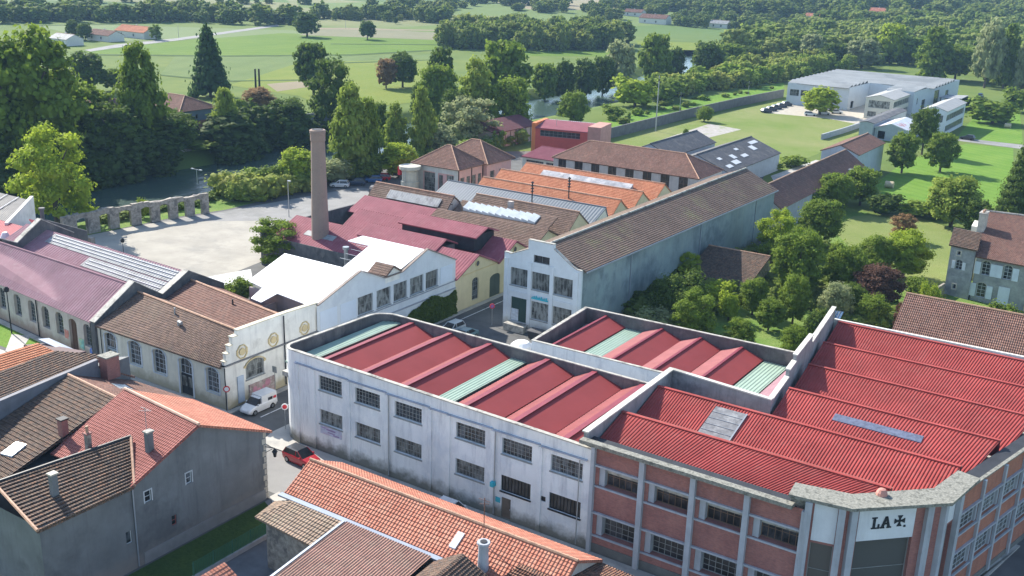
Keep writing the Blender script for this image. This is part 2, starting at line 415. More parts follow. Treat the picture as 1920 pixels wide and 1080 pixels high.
M_tb2 = tile('red_brown_tiles', [(.19, .1, .078), (.24, .13, .1), (.28, .15, .115), (.19, .12, .1), (.32, .18, .135)], lichen=(.17, .12, .09), amt=.4)
M_tmoss = tile('mossy_tiles', [(.155, .11, .085), (.2, .14, .11), (.235, .16, .125), (.165, .125, .1)], lichen=(.25, .235, .12), amt=.75)
M_told = tile('old_canal_tiles', [(.13, .09, .07), (.19, .13, .1), (.26, .18, .13), (.12, .1, .09), (.3, .17, .11)], pu=.21, pv=.3, line=.5, wave=.12, lichen=(.16, .14, .11))
M_tor = tile('orange_tiles', [(.54, .21, .11), (.6, .25, .135), (.5, .18, .095), (.64, .29, .165)], line=.25, lichen=(.5, .2, .12), amt=.3)
M_tor2 = tile('salmon_tiles', [(.52, .2, .13), (.56, .25, .17), (.48, .17, .11), (.6, .28, .19)], pu=.3, pv=.42, line=.45, lichen=(.45, .2, .14), amt=.3)
M_tsal = tile('pink_red_tiles', [(.36, .13, .105), (.4, .155, .13), (.33, .115, .095)], pu=.24, pv=.3, line=.5, amt=.2, lichen=(.4, .15, .12))
M_ridt = plain('ridge_tile', (.45, .27, .18), var=.3, scale=3)
M_membrane = plain('white_membrane', (.85, .86, .87), var=.02, rough=.4)
M_eter = plain('grey_fibre_cement', (.3, .31, .31), var=.15, scale=1.5, c2=(.2, .2, .2))
M_eterd = plain('dark_fibre_cement', (.1, .1, .105), var=.2, scale=1.2, c2=(.15, .145, .14))
M_zinc = plain('zinc', (.34, .38, .44), rough=.4, metal=.4, var=.1)
M_asph = plain('asphalt', (.115, .115, .112), var=.18, scale=.35, c2=(.085, .085, .088), rough=.9, bmp=.01)
M_asphl = plain('light_asphalt', (.25, .245, .235), var=.14, scale=.25, c2=(.19, .19, .18), rough=.9)
M_pave = plain('pavement', (.42, .4, .36), var=.15, scale=.6, c2=(.3, .29, .27))
M_grav = plain('beige_gravel', (.36, .335, .285), var=.16, scale=.2, c2=(.29, .275, .24), stain=(.33, .31, .28), streak=.4, rough=.95, bmp=.02)
M_line = plain('road_paint', (.7, .7, .68), var=.15, scale=4, c2=(.4, .4, .4))
M_stone = plain('rubble_stone', (.34, .3, .25), var=.4, scale=2.2, c2=(.18, .16, .14), bmp=.06)
M_stone2 = plain('pale_stone', (.5, .46, .38), var=.2, scale=2)
M_grey = plain('grey_render_wall', (.17, .18, .185), var=.2, scale=.35, c2=(.12, .125, .13), stain=(.08, .08, .09), streak=.6, ground=(.22, .21, .2), bmp=.02)
M_metal = plain('galvanised_steel', (.4, .42, .43), metal=.6, rough=.4, var=.08)
M_iron = plain('black_iron', (.02, .02, .022), rough=.5)
M_wood = plain('worn_wood', (.16, .13, .1), var=.3)
M_solar = plain('solar_cell', (.1, .17, .28), rough=.2, spec=.6)
SIGNW = plain('sign_white', (.75, .75, .75), var=.04); SIGNR = plain('sign_red', (.6, .04, .05), var=.04); SIGNB = plain('sign_blue', (.04, .14, .5), var=.04)
SIGNT = plain('sign_turquoise', (.05, .42, .52), var=.06)

# ---------------------------------------------------------------- ground, river, roads
M_grass0 = grassm('meadow', (.11, .19, .045), (.16, .23, .06), .06)
def terrain():
    xs = np.concatenate([-260 - np.cumsum(np.geomspace(6, 260, 38))[::-1], np.arange(-260, -120, 2.5), np.arange(-120, 20, 8), 20 + np.cumsum(np.geomspace(10, 260, 32))])
    ys = np.concatenate([-60 - np.cumsum(np.geomspace(8, 200, 14))[::-1], np.arange(-60, 470, 4.5), 470 + np.cumsum(np.geomspace(5, 170, 64))])
    X, Y = np.meshgrid(xs, ys); Z = terr(X, Y); ny, nx = X.shape
    me = bpy.data.meshes.new('ground'); v = np.stack([X.ravel(), Y.ravel(), Z.ravel()], 1)
    ii, jj = np.meshgrid(np.arange(nx - 1), np.arange(ny - 1)); a = (jj * nx + ii).ravel()
    me.from_pydata(v.tolist(), [], np.stack([a, a + 1, a + nx + 1, a + nx], 1).tolist()); me.materials.append(M_ground)
    me.polygons.foreach_set('use_smooth', [True] * len(me.polygons)); me.update()
    o = bpy.data.objects.new('ground', me); COL.objects.link(o); o['kind'] = 'structure'
def groundmat():
    """grassland; on the hills a patchwork of meadow, crop and stubble fields in cells some hundred metres wide"""
    m, nt, p = _new('grassland'); tc = N(nt, 'ShaderNodeTexCoord').outputs['Object']
    vo = N(nt, 'ShaderNodeTexVoronoi'); vo.inputs['Scale'].default_value = .0065; L(nt, tc, vo.inputs['Vector'])
    sp = N(nt, 'ShaderNodeSeparateColor'); L(nt, vo.outputs['Color'], sp.inputs[0])
    rp = N(nt, 'ShaderNodeValToRGB'); rp.color_ramp.interpolation = 'CONSTANT'; L(nt, sp.outputs[0], rp.inputs[0])
    e = rp.color_ramp.elements; e[0].color = (.1, .16, .045, 1); e[1].position = .25; e[1].color = (.14, .19, .06, 1)
    for po, c in ((.5, (.22, .22, .11)), (.65, (.09, .14, .045)), (.85, (.27, .23, .15))): el = e.new(po); el.color = (*c, 1)
    ds = N(nt, 'ShaderNodeVectorMath', operation='LENGTH'); L(nt, tc, ds.inputs[0])
    col = mixc(nt, ramp(nt, ds.outputs['Value'], 640, 760), mixc(nt, ramp(nt, noise(nt, .06, 7), .36, .64), (.1, .15, .035), (.145, .185, .045)), rp.outputs[0])
    col = mixc(nt, math_(nt, 'MULTIPLY', ramp(nt, noise(nt, .02, 8, rough=.7), .4, .7), .45), col, (.1, .15, .045))
    L(nt, col, p.inputs['Base Color']); p.inputs['Roughness'].default_value = .95; p.inputs['Specular IOR Level'].default_value = .1
    return m
M_ground = groundmat(); terrain()
def water():
    m, nt, p = _new('river_water')
    f = noise(nt, .35, 6, sc=(1, .45, 1)); foam = ramp(nt, noise(nt, .5, 7, sc=(1.6, .5, 1), rough=.75), .62, .72)
    tc = N(nt, 'ShaderNodeTexCoord').outputs['Object']; sep = N(nt, 'ShaderNodeSeparateXYZ'); L(nt, tc, sep.inputs[0])
    rap = math_(nt, 'MULTIPLY', ramp(nt, sep.outputs[1], 270, 330), foam)
    col = mixc(nt, rap, (.05, .085, .07), (.6, .66, .66)); L(nt, col, p.inputs['Base Color'])
    p.inputs['Roughness'].default_value = .22; p.inputs['Specular IOR Level'].default_value = 1.
    bump(nt, p, f, .5, .6)
    c = np.array(RIV, float); lft, rgt = [], []
    for i in range(len(c)):
        d = c[min(i + 1, len(c) - 1)] - c[max(i - 1, 0)]; d /= np.hypot(*d); n = np.array([-d[1], d[0]]); lft.append(c[i] + n * 19.5); rgt.append(c[i] - n * 19.5)
    mb = MB(); 
    for i in range(len(c) - 1): mb.poly([(*rgt[i], -3.1), (*rgt[i + 1], -3.1), (*lft[i + 1], -3.1), (*lft[i], -3.1)])
    struct('river', mb, m)
water()
def gpoly(px, z=None): return ccw([G(*p)[:2] for p in px])
def field(name, px, z, m): return sheet(name, gpoly(px), z, m)
M_crop = grassm('green_crop', (.1, .175, .022), (.13, .2, .028), .03, stripe=(118, 9, .22), amt=.2)
M_crop2 = grassm('rough_meadow', (.14, .195, .03), (.185, .215, .04), .04, amt=.3)
M_crop3 = grassm('textured_crop', (.115, .17, .05), (.14, .19, .06), .05, stripe=(25, 14, .18), amt=.35)
M_pale = grassm('pale_crop', (.15, .2, .085), (.17, .215, .09), .02, amt=.15)
M_tan = grassm('stubble', (.28, .23, .15), (.23, .2, .13), .03, amt=.2)
M_tan2 = grassm('dry_strip', (.19, .19, .11), (.22, .21, .13), .04, amt=.2)
M_lawn = grassm('lawn', (.12, .235, .03), (.17, .275, .045), .12, stripe=(60, 3.2, .3), amt=.4)
M_lawnd = grassm('dry_lawn', (.22, .25, .085), (.17, .22, .06), .1, amt=.35)
M_verge = grassm('rough_verge', (.12, .22, .04), (.2, .26, .07), .25, amt=.6)
field('field', [(60, 47), (300, 42), (500, 47), (560, 56), (640, 62), (410, 72), (330, 74), (200, 78)], .02, M_pale)
field('field', [(150, 97), (330, 77), (530, 62), (760, 72), (820, 75), (835, 92), (660, 102), (420, 104), (180, 101)], .03, M_crop)
field('field', [(960, 92), (1190, 98), (1175, 106), (960, 105)], .03, M_crop)
field('field', [(560, 66), (820, 75), (815, 58), (690, 52), (600, 52)], .05, M_tan2)
field('field', [(330, 104), (640, 104), (840, 103), (855, 112), (600, 122), (560, 150), (420, 152), (300, 140)], .04, M_crop3)
field('field', [(560, 118), (840, 110), (820, 160), (800, 190), (700, 200), (640, 215), (560, 180), (480, 168), (430, 160)], .06, M_crop2)
field('field', [(500, 158), (590, 150), (600, 160), (520, 172)], .08, M_tan)
field('field', [(1120, 44), (1300, 50), (1460, 66), (1420, 92), (1330, 95), (1200, 92), (1185, 60)], .05, M_crop2)
field('field', [(1120, 44), (1240, 47), (1300, 53), (1150, 52)], .07, M_tan)
M_mar = grassm('field_margin', (.05, .095, .025), (.075, .12, .03), .3)
for P_ in ([(300, 140), (420, 151.5), (560, 149.5), (560, 151.5), (420, 153.5), (300, 142)], [(180, 102), (420, 104.5), (660, 102.5), (835, 92.5), (835, 94), (660, 104.3), (420, 106.5), (180, 104)], [(560, 120), (700, 115.5), (845, 110.5), (845, 112), (700, 117.5), (560, 122)], [(60, 47.5), (300, 43), (300, 44.5), (60, 49)], [(620, 82), (820, 83.5), (820, 84.6), (620, 83.2)]): field('field_margin', P_, .1, M_mar)
sheet('farm_track', gpoly([(158, 94), (215, 84), (330, 72), (520, 46), (524, 49), (335, 76), (225, 89), (170, 97)]), .09, M_asphl)
sheet('dirt_track', gpoly([(600, 52), (820, 56), (820, 58), (600, 55)]), .09, M_tan)
# town: asphalt under everything, then pavements, plots and the gravel square
sheet('town_ground', [(-163, 60), (-163, 30), (30, 30), (30, 104), (-61.5, 104), (-61.5, 186), (-73, 200), (-88, 250), (-120, 250), (-150, 215), (-163, 190), (-158, 150)], .006, M_asph)
sheet('street', [(-79, 60.2), (-57.6, 60.2), (-57.6, 61.4), (-20, 61.4), (-20, 67.5), (-36, 67.6), (-70, 66.6), (-79, 66.5)], .01, M_asphl)
sheet('side_lane', [(-64.2, 54.6), (-57.4, 54.6), (-57.4, 60.2), (-64.2, 60.2)], .011, M_asphl)
sheet('gravel_square', [(-155, 104), (-152.5, 124), (-141, 134), (-136.5, 147), (-121, 136), (-121, 113), (-118.5, 99), (-118, 90), (-127, 84), (-150, 84)], .012, M_grav)
sheet('square_road', [(-153.5, 118), (-151, 129.5), (-146, 163), (-136.5, 166), (-121, 150), (-121, 142), (-128, 137), (-139, 131.5)], .018, M_asphl)
sheet('riverside_grass', [(-163.5, 100), (-163.5, 127), (-162, 142), (-158, 150), (-152, 149), (-151.5, 132), (-154, 122), (-155, 104)], .016, M_verge)
sheet('forecourt', [(-121.5, 99), (-113, 92), (-113, 103), (-119, 108)], .024, plain('white_concrete', (.6, .6, .58), var=.06))
sheet('lawn', [(-130, 68), (-130, 71), (-106.5, 69.3), (-108, 66.5), (-120, 66.3)], .02, M_lawn)
sheet('path', [(-121, 69.5), (-118.5, 70.5), (-114, 66), (-116, 65.5)], .03, M_pave)
sheet('front_path', [(-118, 64), (-104, 64.5), (-104.5, 66), (-118, 65.6)], .03, M_pave)
sheet('side_plot', [(-64.2, 40), (-59.6, 40), (-59.6, 56.6), (-64.2, 58.6)], .03, grassm('shaded_grass', (.055, .1, .025), (.08, .13, .03), .4, amt=.6))  # grass colour darkened, the shade on this plot is painted in
sheet('yard', [(-59.4, 40), (-49.5, 40), (-49.5, 52), (-59.4, 54)], .034, plain('yard_concrete', (.13, .14, .15), var=.2))
def kerbed(name, pts, h=.12, m=None):
    return struct(name, MB().prism(ccw(pts), 0, h), m or M_pave)
kerbed('pavement', [(-73.3, 66.9), (-71.6, 66.6), (-36.4, 67.6), (-18, 67.6), (-11.5, 72.5), (-8.9, 79), (-6.2, 92), (-6.9, 92), (-10.4, 75), (-16, 69.4), (-18.7, 68.8), (-70.4, 68.9), (-72.9, 71.5), (-72.9, 83), (-74, 83), (-74.1, 69)])
kerbed('pavement', [(-82, 69.9), (-107, 69.9), (-128, 71.8), (-128, 71), (-107, 69.1), (-81.3, 69.1), (-80.9, 70), (-80.9, 131), (-81.6, 131), (-81.6, 70)])
kerbed('pavement', [(-64.4, 59.4), (-62.6, 58.3), (-56.4, 55), (-56.4, 56.4), (-62.2, 59.6), (-64.4, 60.6)])
for i in range(1): sheet('lane_marking', [(-77.9, 71), (-77.75, 71), (-77.75, 100), (-77.9, 100)], .012, M_line)
sheet('lane_marking', [(-79.6, 104), (-79.45, 104), (-79.45, 140), (-79.6, 140)], .012, M_line)
for k in range(7): sheet('crossing_bar', [(-66 + k * .0, 61.9 + k * .95), (-63.4, 61.9 + k * .95), (-63.4, 62.35 + k * .95), (-66, 62.35 + k * .95)], .012, M_line) if False else None
# gardens and lawns beside and beyond the long building
sheet('garden_grass', [(-61.5, 104), (-61.5, 160), (-60, 186), (-58, 215), (-20, 200), (30, 180), (30, 104)], .01, M_verge)
sheet('dry_lawn', gpoly([(1560, 430), (1600, 405), (1700, 400), (1790, 430), (1790, 500), (1775, 560), (1700, 560), (1680, 500), (1600, 470)]), .016, M_lawnd)
sheet('mown_lawn', gpoly([(1640, 345), (1700, 300), (1810, 270), (1900, 278), (1900, 330), (1880, 390), (1760, 400), (1660, 375)]), .016, M_lawn)
sheet('far_lawn', gpoly([(1790, 262), (1830, 215), (1910, 185), (1918, 270)]), .016, M_lawn)
sheet('waste_grass', gpoly([(1110, 265), (1300, 222), (1460, 190), (1640, 222), (1620, 245), (1530, 290), (1450, 320), (1400, 330), (1200, 290)]), .012, M_lawnd if False else grassm('waste_meadow', (.15, .21, .045), (.24, .25, .1), .03, amt=.35))
sheet('green_strip', gpoly([(1100, 235), (1230, 205), (1330, 180), (1470, 155), (1470, 170), (1300, 208), (1200, 238), (1120, 256)]), .014, M_lawn)
sheet('access_lane', gpoly([(1240, 262), (1330, 232), (1390, 243), (1290, 268)]), .02, M_asphl if False else plain('bare_patch', (.36, .33, .3), var=.2, c2=(.25, .27, .15)))
sheet('factory_yard', gpoly([(1440, 212), (1500, 190), (1620, 190), (1700, 180), (1790, 190), (1700, 240), (1620, 235), (1550, 222)]), .022, plain('pale_yard', (.42, .38, .31), var=.15))
sheet('service_lane', gpoly([(1445, 330), (1530, 300), (1545, 303), (1470, 335), (1452, 342)]), .024, M_pave)
sheet('lane', gpoly([(1780, 256), (1920, 272), (1920, 280), (1780, 262)]), .026, M_asphl)
# ---------------------------------------------------------------- white warehouse with sawtooth roof
def warehouse():
    t = thing('warehouse', 'white two-storey warehouse with rounded corner and red sawtooth roof along the street', 'warehouse', (-55, 77, 0))
    zf = lambda x: 9.95 - .017 * (x + 70)
    mb = MB(); A, B = (-70.4, 69.), (-36.6, 69.)
    w = WallF(A, B); ops = []
    up = [(-67.2, -64.2), (-62.5, -59.4), (-57.6, -54.4), (-50.5, -47.3), (-45.5, -42.4), (-40.5, -37.4)]
    for x0, x1 in up:
        k = .016 * (x0 + 70); ops.append((x0 + 70.4, 6.75 - k, x1 + 70.4, 8.3 - k))
    for x0, x1 in up:
        k = .016 * (x0 + 70); ops.append((x0 + 70.4, 3.15 - k, x1 + 70.4, 4.7 - k))
    door = (25.0, .12, 26.0, 2.15); ops.append(door); ops.append((30.0 - .4, 3.35, 30.0 + .1, 3.85)) 
    ops[-1] = (29.05, 3.1, 29.55, 3.6)
    wall(mb, w, 0, (zf(-70.4), zf(-36.6)), ops, .3)
    # rounded corners, street side, back
    arc1 = [(-70.4 - 2.6 * math.sin(a), 71.6 - 2.6 * math.cos(a)) for a in np.linspace(0, math.pi / 2, 9)]
    arc2 = [(-70.4 - 2.6 * math.cos(a), 83 + 2.6 * math.sin(a)) for a in np.linspace(0, math.pi / 2, 9)]
    ring = arc1 + arc2
    path = ring + [(-37.6, 85.6)]
    zt = [9.95 - .05 * i for i in range(len(arc1))] + [9.3 - .03 * i for i in range(len(arc2))] + [8.9]
    for (p, q, z0, z1) in zip(path, path[1:], zt, zt[1:]): mb.poly([(q[0], q[1], 0), (p[0], p[1], 0), (p[0], p[1], z0), (q[0], q[1], z1)])
    # inner faces of the parapet
    ins = lambda p, c=(-55, 77), d=.32: p
    inner = [(-70.4 - 2.28 * math.sin(a), 71.6 - 2.28 * math.cos(a)) for a in np.linspace(0, math.pi / 2, 9)] + [(-70.4 - 2.28 * math.cos(a), 83 + 2.28 * math.sin(a)) for a in np.linspace(0, math.pi / 2, 9)] + [(-37.6, 85.28)]
    mb.build('wall', M_wht, t)
    pi = MB(); pc = MB()
    for i in range(len(path) - 1):
        p, q, a, b, z0, z1 = path[i], path[i + 1], inner[i], inner[i + 1], zt[i], zt[i + 1]
        pi.poly([(a[0], a[1], 6.9), (b[0], b[1], 6.9), (b[0], b[1], z1), (a[0], a[1], z0)])
        pc.hull8([(*p, z0), (*a, z0), (*b, z1), (*q, z1)], [(*p, z0 + .09), (*a, z0 + .09), (*b, z1 + .09), (*q, z1 + .09)])
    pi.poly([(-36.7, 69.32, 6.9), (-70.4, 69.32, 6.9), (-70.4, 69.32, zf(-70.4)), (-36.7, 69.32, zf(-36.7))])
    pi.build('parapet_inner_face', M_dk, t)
    pc.hull8([(-70.4, 68.94, zf(-70.4)), (-36.6, 68.94, zf(-36.6)), (-36.6, 69.34, zf(-36.6)), (-70.4, 69.34, zf(-70.4))], [(-70.4, 68.94, zf(-70.4) + .1), (-36.6, 68.94, zf(-36.6) + .1), (-36.6, 69.34, zf(-36.6) + .1), (-70.4, 69.34, zf(-70.4) + .1)])
    pc.build('coping', M_cap, t)
    for o in ops[:6]: window(t, w, o, 8, 4, M_mul, M_gl, .2, .05, .08)
    for i, o in enumerate(ops[6:12]):
        if i >= 4: window(t, w, o, 9, 1, M_iron, M_glk, .12, .07, .1, label='ground floor window behind dark bars')
        else: window(t, w, o, 9, 3, M_mul, M_gl2, .2, .05, .08)
    window(t, w, ops[13], 2, 1, M_iron, M_glk, .1, .05)
    d = MB(); w.boxw(d, 25.02, .12, 25.98, 2.12, -.2, -.1); w.boxw(d, 25.12, 1.1, 25.88, 2., -.1, -.07); dd = d.build('door', M_wood, t)
    h = MB(); w.boxw(h, 25.85, 1.0, 25.93, 1.15, -.1, -.03); h.build('handle', M_metal, dd)
    pl = MB(); fr = MB()
    for x in (-70.1, -67.9, -63.3, -58.5, -53.4, -51.3, -46.4, -41.5):
        w.boxw(pl, x + 70.4 - .2, .0, x + 70.4 + .2, zf(x) - 1.25, 0, .14)
    pl.each('pilaster', M_wht, t)
    for (x0, x1) in ((-70.4, -67.9), (-67.9, -63.3), (-63.3, -58.5), (-58.5, -53.4), (-53.4, -51.3), (-51.3, -46.4), (-46.4, -41.5), (-41.5, -36.9)):
        z = zf(x0) - 1.2; w.boxw(fr, x0 + 70.45, z, x1 + 70.35, z + .12, 0, .17)
    fr.each('string_course', plain('blue_grey_band', (.3, .34, .42), var=.2), t)
    pp = MB()
    for x in (-58.2, -46.1, -37.6): pp.tube(w.p(x + 70.4, .3, .2), w.p(x + 70.4, zf(x) - 1.2, .2), .05)
    pp.each('downpipe', M_metal, t)
    sg = MB(); w.boxw(sg, 24.05, 3.05, 24.4, 3.5, .05, .5); sg.build('sign_plate', SIGNT, t)
    sg = MB(); w.boxw(sg, 24.4, 1.5, 24.9, 2.0, .02, .06); sg.build('sign_plate', SIGNT, t)
    bn = MB(); w.boxw(bn, 3.3, 2.1, 6.1, 2.95, .02, .05); b = bn.build('banner', plain('banner_cloth', (.5, .52, .62), var=.2, scale=3, c2=(.55, .4, .5)), t)
    bt = MB()
    for k, (u, z, l, h, ) in enumerate([(3.5, 2.72, .5, .1), (4.1, 2.6, 1.2, .16), (4.3, 2.35, .9, .1), (5.0, 2.2, .8, .12)]): w.boxw(bt, u, z, u + l, z + h, .05, .056)
    bt.build('lettering', plain('banner_ink', (.32, .22, .4), var=.3), b)
    # roof
    Y0, Y1 = 69.4, 85.26; zv, zr = 7.8, 8.8; M_lit = plain('sunlit_red_sheet', (.24, .068, .068), spec=.15, rough=.75, var=.15)  # M_lit: pinker copy of the red sheet, sunlight put into its colour
    fl = MB(); fl.box(-72.6, Y0, 6.7, -36.9, Y1, 7.2); fl.build('roof_deck', M_cap, t)
    for r in (-68.6, -63.3, -58.1, -50.9, -45.45, -40.1):
        a = MB(); roof(a, (r, Y0, zr), (r, Y1, zr), (r, Y1, zr), (r, Y0, zr), 'flat') if False else None
        e = 2.65 if r == -58.1 else 3.15
        a.hull8([(r, Y0, zr - .1), (r + e, Y0, zv - .1), (r + e, Y1, zv - .1), (r, Y1, zr - .1)], [(r, Y0, zr), (r + e, Y0, zv), (r + e, Y1, zv), (r, Y1, zr)])
        p = a.build('roof_slope', M_red, t)
        seam = MB()
        for k in range(1, 24):
            y = Y0 + (Y1 - Y0) * k / 24; seam.hull8([(r + .3, y, zr - .1), (r + 2.6, y, zv - .05), (r + 2.6, y + .05, zv - .05), (r + .3, y + .05, zr - .1)], [(r + .3, y, zr - .078), (r + 2.6, y, zv + .04), (r + 2.6, y + .05, zv + .04), (r + .3, y + .05, zr - .078)])
        seam.build('seam', M_red, p) if False else None
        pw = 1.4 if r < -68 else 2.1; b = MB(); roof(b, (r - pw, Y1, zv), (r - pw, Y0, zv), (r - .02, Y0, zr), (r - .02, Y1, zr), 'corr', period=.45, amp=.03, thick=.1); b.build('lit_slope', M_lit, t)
        c = MB(); c.hull8([(r - .3, Y0, zr - .12), (r + .3, Y0, zr - .0), (r + .3, Y1, zr - .0), (r - .3, Y1, zr - .12)], [(r - .3, Y0, zr + .0), (r + .3, Y0, zr + .06), (r + .3, Y1, zr + .06), (r - .3, Y1, zr + .0)]); c.build('ridge_cap', M_ridge, t)
    for x0, x1 in ((-72.2, -70.2), (-55.4, -53.5)):
        zg = 8.35 if x0 < -70 else 7.8; g = MB(); roof(g, (x0, Y0, zg), (x1, Y0, zg), (x1, Y1, zg), (x0, Y1, zg), 'corr', period=.4, amp=.04, thick=.1); g.build('green_roof_strip', M_grn, t)
warehouse()
def low_shed():
    t = thing('workshop', 'low white workshop with red sawtooth roof between the warehouse and the garden', 'workshop', (-45, 100, 0))
    w = WallF((-57.4, 92.4), (-29, 92.4)); mb = MB(); ops = [(u, 5.25, u + .8, 5.75) for u in (.9, 1.95, 3.0, 6.9, 8.0, 9.1, 11.2, 12.35, 14.3, 15.4, 16.4, 20.3, 21.4)]
    wall(mb, w, 0, (7.15, 7.4), ops, .2)
    mb.poly([(-58.8, 106.9, 0), (-57.4, 92.4, 0), (-57.4, 92.4, 7.15), (-58.8, 106.9, 6.9)])
    mb.poly([(-30.4, 107.3, 0), (-58.8, 106.9, 0), (-58.8, 106.9, 6.9), (-30.4, 107.3, 7.2)])
    mb.poly([(-29, 92.4, 0), (-30.4, 107.3, 0), (-30.4, 107.3, 7.2), (-29, 92.4, 7.4)]); mb.build('wall', M_wht, t)
    for o in ops: window(t, w, o, 1, 1, M_mul, M_glk, .12, .04)
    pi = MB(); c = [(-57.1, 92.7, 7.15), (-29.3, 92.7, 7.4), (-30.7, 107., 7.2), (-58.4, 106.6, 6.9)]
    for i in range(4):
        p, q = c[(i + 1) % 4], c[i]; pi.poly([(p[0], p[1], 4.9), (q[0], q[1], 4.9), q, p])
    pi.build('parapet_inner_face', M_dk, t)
    o4 = [(-57.45, 92.35), (-28.95, 92.35), (-30.35, 107.35), (-58.85, 106.95)]; zz = [7.15, 7.4, 7.2, 6.9]; pc = MB()
    for i in range(4):
        j = (i + 1) % 4; b = [(*o4[i], zz[i]), (*o4[j], zz[j]), (c[j][0], c[j][1], zz[j]), (c[i][0], c[i][1], zz[i])]; pc.hull8(b, [(x, y, z + .08) for x, y, z in b])
    pc.build('coping', M_cap, t)
    MB().prism([(-57, 92.8), (-29.4, 92.8), (-30.8, 106.9), (-58.3, 106.5)], 4.5, 5.0).build('roof_deck', M_cap, t)
    M_litb = plain('sunlit_pale_red_sheet', (.3, .11, .11), spec=.15, rough=.8); Y0, Y1 = 92.75, 106.75; zv, zr = 5.65, 6.55  # paler copy of the red sheet for sun-facing slopes, light painted in
    for r in (-55.7, -48.3, -43.4, -38.4):
        d = -.9 * 0
        a = MB(); e = 2.6
        a.hull8([(r, Y0, zr - .1), (r + e, Y0, zv - .1), (r + e, Y1, zv - .1), (r, Y1, zr - .1)], [(r, Y0, zr), (r + e, Y0, zv), (r + e, Y1, zv), (r, Y1, zr)]); a.build('roof_slope', M_red, t)
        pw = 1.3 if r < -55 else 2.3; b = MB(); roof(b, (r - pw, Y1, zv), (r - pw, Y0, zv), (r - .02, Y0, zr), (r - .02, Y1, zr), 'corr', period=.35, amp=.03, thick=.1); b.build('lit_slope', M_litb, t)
        c2 = MB(); c2.box(r - .12, Y0, zr - .02, r + .18, Y1, zr + .06); c2.build('ridge_cap', M_ridge, t)
    for x0, x1 in ((-53.0, -50.75), (-35.7, -32.9)):
        g = MB(); roof(g, (x0, Y0, 5.5), (x1, Y0, 5.5), (x1, Y1, 5.5), (x0, Y1, 5.5), 'corr', period=.4, amp=.04, thick=.1); g.build('green_roof_strip', M_grn, t)
    b = MB(); roof(b, (-32.7, Y1, 5.5), (-32.7, Y0, 5.5), (-30., Y0, 6.9), (-31., Y1, 6.9), 'corr', period=.5, amp=.05, thick=.1); b.build('end_lit_slope', M_pinkr, t)  # last sun-facing slope, its brightness put into the pink sheet colour
low_shed()
# ---------------------------------------------------------------- brick factory with the sign
def letter(mb, w, ch, u, z, h, d):
    s = h * .2
    def b(u0, z0, u1, z1): w.boxw(mb, u + u0 * h, z + z0 * h, u + u1 * h, z + z1 * h, d, d + .06)
    if ch == 'L':
        b(.12, .1, .32, .9); b(0, .9, .44, 1.0); b(0, 0, .68, .1); b(.55, .1, .68, .38)
    if ch == 'A':
        for (a0, a1, b0, b1) in ((.08, .3, .36, .54), (.62, .84, .38, .56)):
            A = [w.p(u + a0 * h, z + .1 * h, d + .06), w.p(u + a1 * h, z + .1 * h, d + .06), w.p(u + a1 * h, z + .1 * h, d), w.p(u + a0 * h, z + .1 * h, d)]
            T = [w.p(u + b0 * h, z + h, d + .06), w.p(u + b1 * h, z + h, d + .06), w.p(u + b1 * h, z + h, d), w.p(u + b0 * h, z + h, d)]
            mb.hull8(A, T)
        w.boxw(mb, u + .3 * h, z + .32 * h, u + .62 * h, z + .45 * h, d, d + .05); b(-.02, 0, .36, .1); b(.56, 0, .94, .1)
    if ch == '+':
        w.boxw(mb, u + .41 * h, z + .0 * h, u + .59 * h, z + 1.05 * h, d, d + .05); w.boxw(mb, u + .0 * h, z + .44 * h, u + 1. * h, z + .62 * h, d, d + .058)
        b(.3, -.06, .72, .06) if False else None
        for (cu, cz, du, dz) in ((.5, 1.08, 0, 1), (.5, -.02, 0, -1), (-.02, .53, -1, 0), (1.02, .53, 1, 0)):
            a, b2, k = .09, .26, .3; tu, tz = (1, 0) if du == 0 else (0, 1)
            P = [(cu + tu * b2, cz + tz * b2), (cu - tu * b2, cz - tz * b2), (cu - du * k - tu * a, cz - dz * k - tz * a), (cu - du * k + tu * a, cz - dz * k + tz * a)]; P = ccw(P)
            f = [w.p(u + p * h, z + q * h, d + .055) for p, q in P]; bk = [w.p(u + p * h, z + q * h, d) for p, q in P]; mb.hull8(bk, f)
    if ch == '.': b(0, 0, .18, .18)
